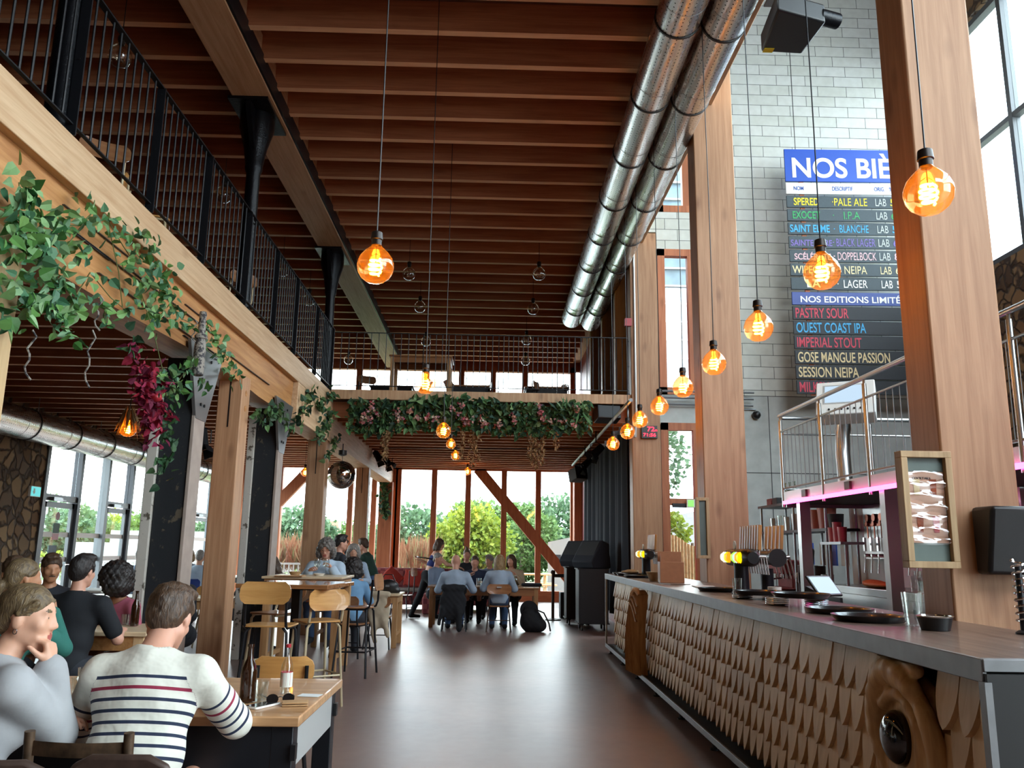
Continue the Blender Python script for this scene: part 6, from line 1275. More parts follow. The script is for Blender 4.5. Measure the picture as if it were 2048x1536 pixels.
    if fine:
        hm = 'lip_brown' if skn == 'skin_brown' else 'lip'
        b.paint += [(hd(0, .095, -.064), A(.025, .02, .0125) * sc, Rh, 1)]
        for q in (-1, 1): b.paint += [(hd(q * .034, .09, .032), A(.021, .02, .0052) * sc, Rh, 2), (hd(q * .031, .088, .007), A(.0062, .012, .0052) * sc, Rh, 4)]
        mats = [skn, hm, hairs[1], 'eye_white', 'iris']
    else: mats = [skn]
    b.build('body', mats, T)
    # --- clothes
    t_ = Soft(res, .035); torso(t_, loose)
    if sleeve > 0:
        for i in (0, 1): arm(t_, i, loose, sleeve >= 2, 1. if sleeve >= 2 else sleeve)
    if sleeve <= 0: t_ = Soft(res, .03); e = .008; t_.ell(at_(0, .01, .2), A(.135, .11, .1) * sc + e, SR).ell(at_(0, .01, .32), A(.145, .112, .12) * sc + e, SR)
    if fem and sleeve <= 0: [t_.ell(at_(q * .07, .085, .29), A(.062, .06, .062) * sc + e, SR) for q in (-1, 1)]
    t_.cone(neck + up * .015, neck + up * .12 + fw * .02, .062 * sc + neckline, .075 * sc + neckline, op=-1, k=.008)
    if sleeve > 0: t_.cut(at_(0, 0, -.07 + sidelen), -up)
    elif crop: t_.cut(at_(0, 0, .14), -up).cut(at_(0, 0, .41), up)
    if fine: lf = lump(.006, 17, 1.); t_.noise = lf
    t_.build('sweater' if sleeve >= 2 else 'shirt', top, T, attr=(lambda v: attr(v, dict(at=at_, arms=arms, up=up, hip=hip, sh=sh, neck=neck))) if attr else None)
    p_ = Soft(max(res, .012), .04); p_.ell(at_(0, 0, -.01), A(.165, .125, .11) * sc + .01, SR)
    for i in (0, 1): leg(p_, i, .012)
    p_.cut(at_(0, 0, .075), up); p_.build('trousers', legs, T)
    for i in (0, 1):
        h, k_, an = lg[i]; f_ = Soft(max(res, .012), .02); d = unit(A(an[0] * .25, 1, 0)) if not seat or (an - k_)[1] > -.25 else A(0, 1, 0); z0 = an[2] - .09 + .04
        f_.ell(A(an[0], an[1] - .01, z0 + .015), (.042, .055, .045)).cone(A(an[0], an[1], z0 + .005), A(an[0], an[1], z0) + d * .16 - A(0, 0, .008), .043, .034).cone(an, A(an[0], an[1], z0 + .02), .044, .045).cut((0, 0, an[2] - .09 + .002), (0, 0, -1)); f_.build('shoe', shoes, T)
    # --- hair
    st, hm = hairs
    if st != 'bald':
        h = Soft(max(.0065, res * .75), .02); fl = lambda *a: h.ell(*a, op=-1, k=.012)
        if st in ('short', 'crop'):
            e = 0 if st == 'crop' else .012
            h.ell(hd(0, -.016, .04), A(.079 + e * .5, .098 + e * .6, .09 + e) * sc, Rh).ell(hd(0, -.065, -.015), A(.066, .045, .06) * sc, Rh)
            if st == 'short': h.ell(hd(.012, .03, .115), A(.062, .062, .03) * sc, Rh)
            fl(hd(0, .1, -.028), A(.085, .078, .085) * sc, Rh)
            for q in (-1, 1): fl(hd(q * .085, .012, -.035), A(.03, .04, .05) * sc, Rh)
        elif st == 'bun':
            h.ell(hd(0, -.016, .04), A(.08, .1, .088) * sc, Rh).ell(hd(0, -.07, -.01), A(.066, .048, .06) * sc, Rh).ell(hd(0, -.128, -.045), A(.03, .03, .035) * sc, Rh).cone(hd(0, -.125, -.06), hd(.01, -.15, -.16), .02 * sc, .008 * sc); fl(hd(0, .1, -.03), A(.088, .082, .088) * sc, Rh)
            for q in (-1, 1): fl(hd(q * .085, .008, -.035), A(.03, .042, .045) * sc, Rh); h.cone(hd(q * .07, .05, .06), hd(q * .08, -.005, .02), .012, .012, k=.01)
        elif st == 'topknot':
            h.ell(hd(0, -.014, .04), A(.079, .098, .086) * sc, Rh).ell(hd(0, -.03, .135), A(.04, .04, .03) * sc, Rh).cone(hd(0, -.03, .15), hd(.05, -.05, .2), .02, .006); fl(hd(0, .1, -.03), A(.088, .08, .088) * sc, Rh)
        elif st in ('bob', 'long'):
            L = -.13 if st == 'bob' else -.2
            h.ell(hd(0, -.014, .042), A(.087, .103, .09) * sc, Rh).ell(hd(0, -.065, -.06), A(.085, .055, .12 if st == 'bob' else .16) * sc, Rh)
            for q in (-1, 1): h.cone(hd(q * .07, .035, .06), hd(q * .082, .02, L * .8), .022, .024).cone(hd(q * .07, -.03, .02), hd(q * .08, -.03, L), .034, .028)
            fl(hd(0, .11, -.03), A(.064, .085, .09) * sc, Rh)
        elif st in ('curly', 'afro'):
            e = .022 if st == 'curly' else .055
            h.ell(hd(0, -.02, .03), A(.088 + e, .1 + e, .09 + e) * sc, Rh).ell(hd(0, -.05, -.06), A(.095 + e, .06 + e, .1) * sc, Rh)
            for q in (-1, 1): h.ell(hd(q * .09, .01, -.05), A(.032 + e * .5, .05, .085) * sc, Rh)
            fl(hd(0, .125, -.03), A(.066, .1, .09) * sc, Rh)
        amp, fr = {'curly': (.009, 95), 'afro': (.012, 80), 'short': (.0055, 70), 'bun': (.002, 60)}.get(st, (.0035, 75)); g1 = lump(amp, fr, 2.)
        h.noise = g1; h.cut(neck + up * (.0 if st in ('long',) else .02) - A(0, 0, .1 if st in ('bob', 'long', 'afro', 'curly') else .0), A(0, 0, -1)); h.build('hair', hm, T)
    if glasses:
        m = MB()
        for q in (-1, 1): m.tube([hd(q * .031 + .019 * math.cos(a), .1, .005 + .016 * math.sin(a)) for a in np.linspace(0, 2 * PI, 20)[:-1]], .0015, n=5, closed=True); m.tube([hd(q * .05, .1, .008), hd(q * .075, .06, .008), hd(q * .079, -.01, .004)], .0014, n=5)
        m.tube([hd(-.012, .102, .008), hd(.012, .102, .008)], .0013, n=5).build('glasses', 'copper', T)
    if extra: extra(T, dict(hd=hd, arms=arms, at=at_, Rh=Rh, neck=neck, lg=lg))
    return T
# --- the couple at the near table
def rows(v, q):
    "knit rows counted down from the first band, on the trunk and along each sleeve"
    at_, arms, up, hip = q['at'], q['arms'], q['up'], q['hip']; pitch = .039
    tz = (at_(0, 0, .38) - v) @ up / pitch; out = tz.copy(); best = np.full(len(v), 9.)
    for i in (0, 1):
        a, b, c = arms[i]; ax = at_(0, 0, .3)
        side = (v - at_(0, 0, .3)) @ unit(a - at_(0, 0, .425))
        d1 = unit(b - a); t1 = np.clip((v - a) @ d1, 0, None); L1 = np.linalg.norm(b - a); d2 = unit(c - b); t2 = (v - b) @ d2
        da = np.linalg.norm(v - (a + np.clip((v - a) @ d1, 0, L1)[:, None] * d1), axis=1); db = np.linalg.norm(v - (b + np.clip(t2, 0, .3)[:, None] * d2), axis=1)
        on = (np.minimum(da, db) < .085) & (side > .145); s = np.where(db < da, L1 + np.clip(t2, 0, None), t1); out = np.where(on, (s - .115) / pitch, out)
    return out
person('man seen from behind in a white jersey with navy stripes and one red stripe', (-1.28, 3.18, 0), -3, .44, 19, hands=((-.14, .44, .81), (.14, .54, .81)), poles=((-1, -.6, -.9), (1, -.2, -.9)), head=(3, 26, 0), nk=1.5, sw=.18, sc=1.03, res=.0085, top='striped_jersey', legs='cl_navy', hairs=('short', 'hair_brown'), skn='skin_pink', attr=rows, loose=.02, hdir=(None, None), curls=((20, 30, 20), (30, 40, 30)), headfwd=.01)
def earring(T, q): MB().tube([q['hd'](.079 + .002, -.004 + .007 * math.cos(a), -.045 + .009 * math.sin(a)) for a in np.linspace(0, 2 * PI, 16)[:-1]], .0018, n=6, closed=True).build('earring', 'chrome', T)
person('woman in a grey sweatshirt resting her chin on her hand at the near table', (-1.86, 3.02, 0), 38, .46, 20, hands=((-.02, .4, .79), ('head', .03, .125, -.165)), poles=((-1, -.2, -.4), (-.1, .4, -1)), head=(46, 4, 0), nk=.35, sw=.17, sc=.97, res=.0072, top='cl_grey', legs='cl_jeans', hairs=('bun', 'hair_dark_blond'), skn='skin_fair', fem=True, loose=.028, hdir=(None, ((-.1, -.25, 1), (-.1, -1, -.1))), curls=((20, 30, 20), (62, 75, 45)), extra=earring)
# --- table behind them
person('man with short dark hair and a black tee shirt, seen from behind', (-3.16, 6.5, 0), 4, .46, 9, hands=((-.2, .42, .77), (.22, .38, .77)), head=(8, 5, 0), sw=.205, res=.0105, top='cl_black', sleeve=.75, legs='cl_dark', hairs=('short', 'hair_black'), skn='skin_pink', loose=.022)
person('smiling man with a moustache and open collar facing the viewer', (-4.05, 7.95, 0), 165, .46, 14, hands=((-.12, .38, .77), (.16, .36, .77)), head=(-22, 10, 0), sw=.19, res=.0105, top='cl_dark', legs='cl_dark', hairs=('short', 'hair_brown'), skn='skin_tan', extra=lambda T, q: MB().tube([q['hd'](-.024, .094, -.052), q['hd'](0, .103, -.046), q['hd'](.024, .094, -.052)], .005, n=6).build('moustache', 'hair_brown', T))
person('woman with a mass of black curls, glasses and a pink top, in profile', (-3.2, 7.74, 0), 205, .42, 22, hands=((-.14, .36, .77), (.14, .34, .77)), head=(68, 6, 0), sw=.165, sc=.97, res=.0105, top='cl_pink', legs='cl_dark', hairs=('afro', 'hair_black'), skn='skin_brown', fem=True, glasses=True, neckline=.03)
person('person in a black hooded top with a small red mark on the back', (-3.66, 6.5, 0), -15, .46, 18, hands=((-.15, .38, .77), (.2, .4, .8)), head=(-30, 14, 0), sw=.2, res=.0115, top='cl_black', legs='cl_dark', hairs=('short', 'hair_brown'), skn='skin_tan', extra=lambda T, q: MB().obox(V(q['at'](.1, -.145, .36)), (.06, .012, .02)).build('printed_mark', 'red_plastic', T))
person('person in a teal top cut by the left picture edge, hand by the mouth', (-3.02, 5.3, 0), 30, .46, 12, hands=((-.1, .36, .8), (.1, .3, 1.02)), head=(10, 2, 0), sw=.17, res=.0115, top='cl_teal', legs='cl_dark', hairs=('bun', 'hair_dark_blond'), skn='skin_tan', fem=True)
person('person in a black jacket half hidden behind the old flaking post', (-3.15, 8.78, 0), -60, .46, 16, hands=((-.15, .36, .8), (.15, .36, .8)), head=(-20, 8, 0), sw=.2, res=.014, top='cl_black', legs='cl_dark', hairs=('short', 'hair_black'), skn='skin_tan')
# --- left aisle, far
person('woman with curly blonde hair at the far left tables', (-6.2, 17.4, 0), 150, .46, 8, head=(10, 0, 0), res=.016, top='cl_greyblue', legs='cl_dark', hairs=('curly', 'hair_blond'), fem=True)
person('man in a pale blue shirt from behind on a blue chair, far left tables', (-5.35, 15.6, 0), -10, .46, 8, head=(0, 5, 0), res=.016, top='cl_lightblue', legs='cl_royal', hairs=('crop', 'hair_grey'))
person('grey haired person beside the old post at the far left tables', (-6.35, 15.3, 0), 30, .46, 8, head=(10, 0, 0), res=.016, top='cl_greyblue', legs='cl_dark', hairs=('short', 'hair_grey'))
person('person in a white top with hands at the mouth near the far left windows', (-5.3, 19.2, 0), 160, .46, 10, hands=((-.06, .22, 1.02), (.06, .22, 1.02)), head=(0, 5, 0), res=.016, top='cl_white', legs='cl_dark', hairs=('short', 'hair_blond'))
person('person with dark bowed head between the old post and the curly woman', (-3.35, 14.0, 0), -60, .46, 30, head=(0, 30, 0), res=.016, top='cl_brown', legs='cl_dark', hairs=('long', 'hair_brown'))
person('person in dark clothes leaning behind the brown column', (-3.55, 12.0, 0), 60, .46, 20, head=(0, 10, 0), res=.016, top='cl_dark', legs='cl_greyblue', hairs=('short', 'hair_brown'), skn='skin_pink')
# --- high tables
def phone(T, q):
    w = V(q['arms'][0][2]); MB().obox(w + V((.05, .03, .02)), (.075, .011, .155), rot('X', 20)).build('phone_case', 'black_plastic', T)
person('woman with wavy grey hair and a pale blue sweater looking at her phone', (-2.14, 11.1, 0), 178, .66, 8, hands=((-.12, .3, 1.17), (.16, .34, 1.13)), head=(4, 20, 0), sw=.175, res=.0095, top='cl_lightblue', legs='cl_jeans', hairs=('curly', 'hair_pepper'), skn='skin_pink', fem=True, glasses=True, feet=((-.1, .2, .3), (.12, .22, .34)), curls=((35, 45, 30), (30, 40, 30)), loose=.026, knees=((-.13, .4, .0), (.13, .4, .0)))
person('man with dark hair and a red face in profile, behind the wavy haired woman', (-2.5, 13.7, 0), 60, .74, 6, head=(10, 5, 0), res=.014, top='cl_dark', legs='cl_dark', hairs=('short', 'hair_black'), skn='skin_pink', feet=((-.1, .25, .3), (.12, .25, .3)))
person('woman with black hair in a blue top seen from behind beside the wavy haired woman', (-1.86, 11.7, 0), -20, .42, 18, head=(-5, 8, 0), sw=.165, sc=.97, res=.0115, top='cl_blue', legs='cl_dark', hairs=('afro', 'hair_black'), skn='skin_tan', fem=True, sleeve=.9, hands=((-.14, .36, .78), (.18, .4, .78)))
person('grey haired person seen over the shoulder of the woman in blue', (-2.42, 14.95, 0), 170, .6, 6, res=.016, head=(0, 10, 0), top='cl_sky', legs='cl_dark', hairs=('curly', 'hair_grey'))
person('man in a dark green jumper leaning on a high table by the far windows', (-2.25, 16.6, 0), -78, .74, 24, hands=((-.05, .42, 1.24), (.1, .44, 1.16)), head=(5, 12, 0), sw=.2, sc=1.03, res=.0125, top='cl_green', legs='cl_jeans', hairs=('short', 'hair_brown'), skn='skin_pink', feet=((-.1, .15, .3), (.12, .2, .25)))
person('person facing the man in green, hand on the forehead', (-3.2, 16.85, 0), 85, .74, 22, hands=((-.05, .3, 1.38), (.1, .4, 1.14)), head=(0, 20, 0), res=.014, top='cl_dark', legs='cl_dark', hairs=('short', 'hair_brown'), skn='skin_pink', feet=((-.1, .2, .3), (.12, .2, .3)))
# --- waitress
def waiter_tray(T, q): pass
WX, WY = -1.32, 18.0
person('waitress in a dark crop top and black trousers carrying a round tray', (WX, WY, 0), 78, None, 22, hands=((-.38, -.18, 1.22), (.2, .62, 1.06)), poles=((-1, -.6, -1), (.5, 0, -1)), head=(4, 20, 0), sw=.165, sc=.99, res=.0105, top='cl_royal', sleeve=0, crop=True, legs='cl_black', hairs=('bob', 'hair_brown'), skn='skin_fair', fem=True, feet=((.02, -.32), (.14, .16)), shoes='cl_black', hdir=(((-.9, -.2, .2), (0, 0, 1)), (None)), curls=((10, 10, 10), (15, 20, 15)))
# --- the group at the far table
person('bald man in a pale blue shirt seen from behind at the far table', (-.62, 15.38, 0), -2, .42, 12, hands=((-.2, .42, .78), (.24, .42, .78)), head=(6, 10, 0), sw=.2, sc=1.04, res=.0115, top='cl_sky', legs='cl_jeans', hairs=('bald', 'hair_grey'), skn='skin_pink', belly=.02, loose=.024)
person('woman with straight blonde hair in a light blue blouse seen from behind', (.18, 15.42, 0), 0, .46, 12, hands=((-.2, .42, .78), (.2, .42, .78)), head=(0, 8, 0), sw=.175, res=.0115, top='cl_sky', legs='cl_jeans', hairs=('long', 'hair_blond'), fem=True, loose=.024)
person('man with cropped hair and a navy top leaning over the far table', (-.28, 17.3, 0), 185, .46, 24, hands=((-.2, .36, .78), (.1, .4, .9)), head=(-8, 10, 0), sw=.2, res=.0125, top='cl_navy', legs='cl_dark', hairs=('crop', 'hair_brown'), skn='skin_pink', sleeve=.9)
person('person with a topknot sitting upright behind the cropped haired man', (-.5, 18.3, 0), 180, .54, 2, head=(-5, 0, 0), res=.0135, top='cl_dark', legs='cl_dark', hairs=('topknot', 'hair_dark_blond'), skn='skin_pink')
person('older man with thin grey hair and braces beside the waitress', (-1.12, 17.2, 0), 120, .46, 6, head=(0, 5, 0), res=.0135, top='cl_greyblue', legs='cl_dark', hairs=('crop', 'hair_grey'), skn='skin_pink')
person('person with short grey hair left of the blonde woman at the far table', (.0, 18.4, 0), 180, .42, 6, head=(30, 5, 0), res=.0145, top='cl_greyblue', legs='cl_dark', hairs=('short', 'hair_grey'))
person('woman with brown hair and a beige cardigan right of the blonde woman', (.46, 17.02, 0), 190, .46, 12, hands=((-.12, .34, .95), (.15, .34, .78)), head=(12, 5, 0), res=.0125, top='cl_beige', legs='cl_dark', hairs=('bob', 'hair_brown'), fem=True, skn='skin_pink')
# ================================================================ ivy, garlands, the view outside
class Leaves:
    def __init__(s): s.v = []; s.f = []
    def leaf(s, c, d, n, L, w):
        "pointed heart leaf folded along its rib"
        d = unit(d); n = unit(n - d * (n @ d)); x = np.cross(d, n); o = len(s.v)
        for u, v, z in ((0, 0, 0), (.34, .5, .1), (.3, .12, .13), (-.0, 1., .0), (.0, .55, -.03), (-.34, .12, .13), (-.38, .5, .1)): pass
        P_ = [(0, 0, 0), (.42, .08, .1), (.5, .38, .12), (.26, .74, .06), (0, 1.05, -.06), (-.26, .74, .06), (-.5, .38, .12), (-.42, .08, .1), (0, .42, -.02)]
        s.v += [tuple(c + x * (a * w) + d * (b * L) + n * (q * L)) for a, b, q in P_]; s.f += [(o, o + 1, o + 2, o + 8), (o + 8, o + 2, o + 3, o + 4), (o + 8, o + 4, o + 5, o + 6), (o, o + 8, o + 6, o + 7)]
    def quad(s, c, d, n, L, w):
        d = unit(d); n = unit(n - d * (n @ d)); x = np.cross(d, n); o = len(s.v); s.v += [tuple(c), tuple(c + x * w * .5 + d * L * .5 + n * .08 * L), tuple(c + d * L), tuple(c - x * w * .5 + d * L * .5 + n * .08 * L)]; s.f.append((o, o + 1, o + 2, o + 3))
    def build(s, name, mat, parent=None):
        m = MB(); m.add(s.v, s.f); return m.build(name, mat, parent, smooth=False)
def rv(): return rng.normal(size=3)
def cluster(lv, c, r, n, L, out=(1, 0, 0), down=.6):
    c = np.array(c); out = np.array(out, float)
    for _ in range(n):
        p = c + rv() * np.array(r) * .6; d = unit(rv() * .8 + A(0, 0, -down) + out * .2); q = L * (.65 + rng.random() * .6); lv.leaf(p, d, unit(out + rv() * .55), q, q * (.7 + .2 * rng.random()))
iv = thing('ivy_garland', 'leafy green ivy garland climbing over the old oak beam', 'ivy garland', (0, 0, 0)); lv = Leaves(); st_ = MB()
pth = [(38, 365, 10), (60, 395, 14), (25, 430, 16), (90, 430, 20), (60, 470, 22), (20, 490, 14), (115, 450, 18), (150, 430, 12), (185, 425, 12), (80, 520, 26), (40, 560, 20), (115, 560, 26), (60, 600, 24), (25, 630, 16), (100, 620, 26), (150, 600, 20), (180, 545, 10), (205, 620, 16), (245, 615, 10), (130, 650, 18), (215, 440, 10), (245, 470, 14), (265, 520, 16), (290, 470, 12), (300, 500, 18), (318, 540, 22), (330, 575, 24), (300, 600, 16), (345, 615, 20), (320, 640, 14), (370, 640, 14), (300, 570, 14), (420, 655, 10), (435, 690, 18), (455, 720, 18), (470, 745, 10), (400, 690, 14), (380, 720, 16), (365, 750, 14), (345, 780, 18), (330, 760, 18), (405, 760, 8), (275, 560, 8), (160, 500, 10)]
for px, py, n in pth: c = P(px, py, X=-2.78); cluster(lv, c, (.07, .13, .1), int(n * 1.15), .075 + .012 * (c.y < 5.5))
lv.build('foliage', 'ivy', iv)
prev = None
for px, py, n in pth[::2]:
    c = P(px, py, X=-2.84)
    if prev is not None and (c - prev).length < 1.2: MB().tube([prev, (c + prev) / 2 + V((.03, 0, -.05)), c], .004, n=5).build('stem', 'leaf_stem', iv)
    prev = c
for px, py, L in ((65, 660, .3), (185, 660, .4), (200, 590, .25), (390, 640, .2)):
    c = P(px, py, X=-2.75); MB().tube([c + V((.02 * math.sin(k * 1.7), .02 * math.sin(k), -L * k / 8)) for k in range(9)], .006, n=5).build('dry_tendril', 'birch_bark', iv)
hb = thing('flower_garland', 'hanging bunch of dark red flowers and ivy on the old post', 'flower garland', (0, 0, 0)); lv = Leaves(); fl = Leaves()
for px, py, n in ((270, 700, 20), (290, 740, 40), (285, 775, 46), (305, 800, 50), (315, 770, 30), (300, 840, 34), (325, 830, 30), (290, 810, 26), (310, 870, 16)): cluster(fl, P(px, py, X=-2.9), (.07, .1, .08), n, .075)
for px, py, n in ((330, 830, 16), (335, 870, 20), (330, 910, 20), (322, 940, 12), (350, 790, 14), (270, 680, 14)): cluster(lv, P(px, py, X=-2.86), (.06, .1, .1), n, .075)
fl.build('blossoms', 'flower_red', hb); lv.build('foliage', 'ivy_dark', hb)
MB().ball(P(312, 795, X=-2.84), .05, 12, (1, 1, .8)).build('red_bloom', 'red_plastic', hb)
# speckled wooden spindle hung on the beam
c0, c1 = P(400, 620, X=-2.72), P(395, 752, X=-2.72); t = thing('wooden_club', 'speckled pale wooden club hanging on the ivy beam', 'ornament', c1); L = (c0 - c1).length
MB().lathe([(.03, 0), (.05, .01), (.052, L * .45), (.045, L * .56), (.058, L * .58), (.058, L * .62), (.036, L * .66), (.03, L * .9), (.036, L * .95), (.03, L), (0, L + .01)], n=18).build('club', 'birch_bark', t)
# long garland under the far gallery
fg = thing('flower_garland', 'long garland of leaves and pink flowers under the far gallery edge', 'flower garland', (0, 0, 0)); lv = Leaves(); fl = Leaves()
for i in range(1900):
    x = -2.5 + 4.2 * rng.random(); z = 3.42 + .56 * rng.random() ** .8 - .1 * math.sin(x * 2.2) * rng.random(); p = A(x, 14.22 - .16 * rng.random(), z); L = .08 + .07 * rng.random(); lv.leaf(p, unit(rv() + A(0, -.3, -.5)), unit(A(0, -1, .2) + rv() * .6), L, L * .7)
for i in range(30):
    x = -2.4 + 4.0 * rng.random(); c = A(x, 14.02, 3.5 + .42 * rng.random())
    for k in range(14): fl.leaf(c + rv() * .03, unit(rv()), unit(A(0, -1, 0) + rv() * .4), .05, .045)
for i in range(30):
    x = 1.1 + .5 * rng.random() if i < 20 else -.9 + .15 * rng.random(); lv.quad(A(x, 14.05, 3.8), unit(rv() * .7 + A(.1, -.6, .1)), A(0, -1, .6), .3, .04)
lv.build('foliage', 'garland_green', fg); fl.build('blossoms', 'flower_mix', fg); dr = Leaves()
for px, n, L in ((770, 60, .5), (775, 40, .4), (925, 40, .5), (945, 60, .62), (955, 40, .5), (1062, 50, .5), (1072, 60, .62), (1085, 50, .55), (1110, 30, .3)):
    c = P(px, 880, Y=14.15)
    for i in range(n): dr.leaf(A(c.x + rng.normal() * .03, 14.12 + rng.normal() * .03, 3.45 - L * i / n), unit(rv() * .5 + A(0, 0, -1)), unit(A(0, -1, 0) + rv() * .6), .06, .035)
dr.build('trailing_fronds', 'dry_flower', fg)
cg = thing('ivy_garland', 'ivy climbing at the corner where the two galleries meet', 'ivy garland', (0, 0, 0)); lv = Leaves()
for px, py, n in ((620, 790, 30), (640, 810, 40), (610, 815, 20), (650, 850, 34), (660, 790, 26), (640, 870, 26), (600, 835, 16), (670, 880, 20), (660, 830, 30), (560, 820, 30), (540, 825, 26), (520, 830, 22), (580, 850, 16), (655, 910, 14)): cluster(lv, P(px, py, X=-2.8), (.06, .16, .09), n, .1)
lv.build('foliage', 'garland_green', cg)
ci = thing('ivy_strand', 'thin strand of ivy on the far corner column', 'ivy garland', (0, 0, 0)); lv = Leaves()
for k in range(60): cluster(lv, P(770 + 6 * math.sin(k), 955 + 1.3 * k, Y=23.6), (.06, .04, .06), 3, .11, (0, -1, 0))
lv.build('foliage', 'garland_green', ci)
# --- outside
tag(MB().box((-70, YF + .3, -.3), (70, 34, -.04)).box((-70, -10, -.3), (XL - .35, YF + .3, -.04)).box((XA + .35, -10, -.3), (70, YF + .3, -.04)).box((2.9, YW + .35, -.3), (XA + .4, YF + .3, -.04)).build('terrace', 'outside_floor'), 'pale terrace outside the windows', 'terrace', kind='structure')
tag(MB().box((-140, 34, -.3), (140, 170, -.06)).box((-140, -10, -.32), (-22, 34, -.03)).build('lawn', 'outside_grass'), 'green lawn beyond the terrace', 'lawn', kind='structure')
def tree(name, lab, c, blobs, n, L, mat, th=0, group='trees outside', tr=True, cat='tree'):
    t = thing(name, lab, cat, (c[0], c[1], -.05), 0, group); lv = Leaves()
    for bx_, by, bz, rx, ry, rz_ in blobs:
        for _ in range(int(n * rx * rz_ / sum(b[3] * b[5] for b in blobs))):
            d = unit(rv()); rr = (.55 + .45 * rng.random()) * (1 + .18 * math.sin(d[0] * 7 + bx_) * math.sin(d[2] * 6 + d[1] * 5)); p = A(bx_, by, bz) + d * A(rx, ry, rz_) * rr; q = L * (.6 + .8 * rng.random())
            lv.quad(p, unit(d + rv() * .9), unit(A(0, -.6, .5) + rv() * .7), q, q * .8)
    lv.build('crown', mat, t)
    if tr:
        z = max(b[2] for b in blobs); MB().tube([(0, 0, 0), (.05, 0, z * .5), (0, .1, z)], th or .2, n=8, rs=[(th or .2), (th or .2) * .75, .04]).build('trunk', 'trunk', t)
        for b in blobs[1:]: MB().tube([(0, 0, z * .35), (b[0] * .6, b[1] * .6, z * .35 + (b[2] - z * .35) * .6), (b[0], b[1], b[2])], .06, n=5, rs=[.1, .06, .02]).build('branch', 'trunk', t)
    return t
tree('shrub_tree', 'bright yellow green round tree outside the far window', P(925, 1130, Y=33), [(0, 0, 1.7, 1.4, 1.2, 1.3), (.9, .2, 1.5, 1.2, 1, 1.2), (-.8, .1, 1.2, 1.0, 1, 1.0), (.4, .3, 2.5, .9, .9, .8)], 6500, .17, 'tree_yellow')
tree('leafy_tree', 'tall loose green tree behind the yellow green one', P(975, 1120, Y=40), [(0, 0, 2.3, 1.8, 1.5, 1.4), (1.5, .3, 2.0, 1.7, 1.4, 1.4), (-.9, 0, 2.7, 1.2, 1.2, 1.1), (1.4, 0, 3.0, 1.0, 1.0, .7)], 6500, .2, 'tree_green')
tree('leafy_tree', 'green shrub tree right of the middle of the far window', P(1045, 1130, Y=36), [(0, 0, 1.4, 1.4, 1.1, 1.3), (.7, .2, 2.2, .9, .9, .8)], 4500, .16, 'tree_green')
tree('broad_tree', 'broad bluish tree behind the white building', P(1120, 1120, Y=60), [(0, 0, 2.9, 3.0, 2, 2.4), (2.4, 0, 2.5, 2.4, 2, 2.2), (-2.0, 0, 2.2, 2.0, 2, 1.9)], 6000, .34, 'tree_blue')
tree('broad_tree', 'broad green tree in the left light of the far window', P(828, 1120, Y=52), [(0, 0, 2.2, 2.0, 2, 1.8), (1.6, 0, 1.8, 1.5, 1.5, 1.6), (-1.6, 0, 1.5, 1.6, 1.5, 1.4)], 5000, .3, 'tree_blue')
for i, (px, Y, h, w, mt, lab) in enumerate([(595, 58, 4.2, 4., 'tree_blue', 'bushy tree right of the second old post, far off'), (690, 70, 3.6, 4.5, 'tree_green', 'low wide tree behind the wavy haired woman'), (755, 75, 3.6, 5., 'tree_blue', 'low wide tree behind the man in green'), (548, 80, 3.2, 5, 'tree_blue', 'distant tree hidden behind the second old post'), (480, 75, 3.2, 5, 'tree_green', 'distant low tree left of the second old post')]):
    tree('distant_tree', lab, P(px, 1105, Y=Y), [(0, 0, h * .55, w * .5, 1.6, h * .42), (w * .35, 0, h * .45, w * .35, 1.5, h * .35), (-w * .38, 0, h * .42, w * .35, 1.5, h * .34)], 3000, .36, mt)
for i, (px, X, h, mt, lab) in enumerate([(180, -30, 5, 'tree_green', 'tree seen through the pane right of the stickered door'), (110, -26, 6, 'tree_blue', 'tree seen through the stickered door'), (230, -34, 6, 'tree_yellow', 'pale tree seen through the second metal door'), (290, -30, 6.6, 'tree_green', 'tree seen through the pane before the old post'), (400, -40, 7, 'tree_blue', 'tree seen between the old post and the slotted column'), (60, -40, 6, 'tree_green', 'tree at the left end of the left glazing')]):
    c = P(px, 1105, X=X); tree('garden_tree', lab, c, [(0, 0, h * .4, 1.7, 2.4, h * .32), (0, 2.0, h * .34, 1.5, 1.8, h * .28), (0, -2.0, h * .36, 1.5, 1.8, h * .24)], 3200, .3, mt)
def hedge(lab, c, sx, sy, sz, n, mat, L=.14):
    lv = Leaves(); c = np.array(c)
    for _ in range(n): lv.quad(c + (rng.random(3) - .5) * A(sx, sy, 0) + A(0, 0, sz * rng.random() ** .8), unit(rv() + A(0, 0, .6)), unit(rv() + A(0, -.8, .4)), L * (.6 + .8 * rng.random()), L * .7)
    return tag(lv.build('hedge', mat), lab, 'hedge')
hedge('low green hedge beyond the white fence at the left', (-20, 26, -.05), 2.0, 26, 1.0, 5200, 'tree_yellow', .22)
def reeds(lab, c, w, h, n, mat='reed_red'):
    lv = Leaves(); c = np.array(c)
    for _ in range(n): p = c + A((rng.random() - .5) * w, rng.normal() * .25, 0); d = unit(A(rng.normal() * .22, rng.normal() * .1, 1)); lv.quad(p + d * h * rng.random() * .5, d, A(0, -1, .1), h * (.35 + .4 * rng.random()), .035)
    return tag(lv.build('reed_clump', mat), lab, 'reeds', 'dry reeds on the terrace')
reeds('reddish dry reeds behind the second old post', P(575, 1150, Y=27), 1.9, 1.25, 900); reeds('pale dry reeds left of the yellow green tree', P(838, 1150, Y=28), 1.1, 1.2, 600); reeds('few dry reeds behind the wavy haired woman', P(690, 1140, Y=28), .9, 1.0, 300)
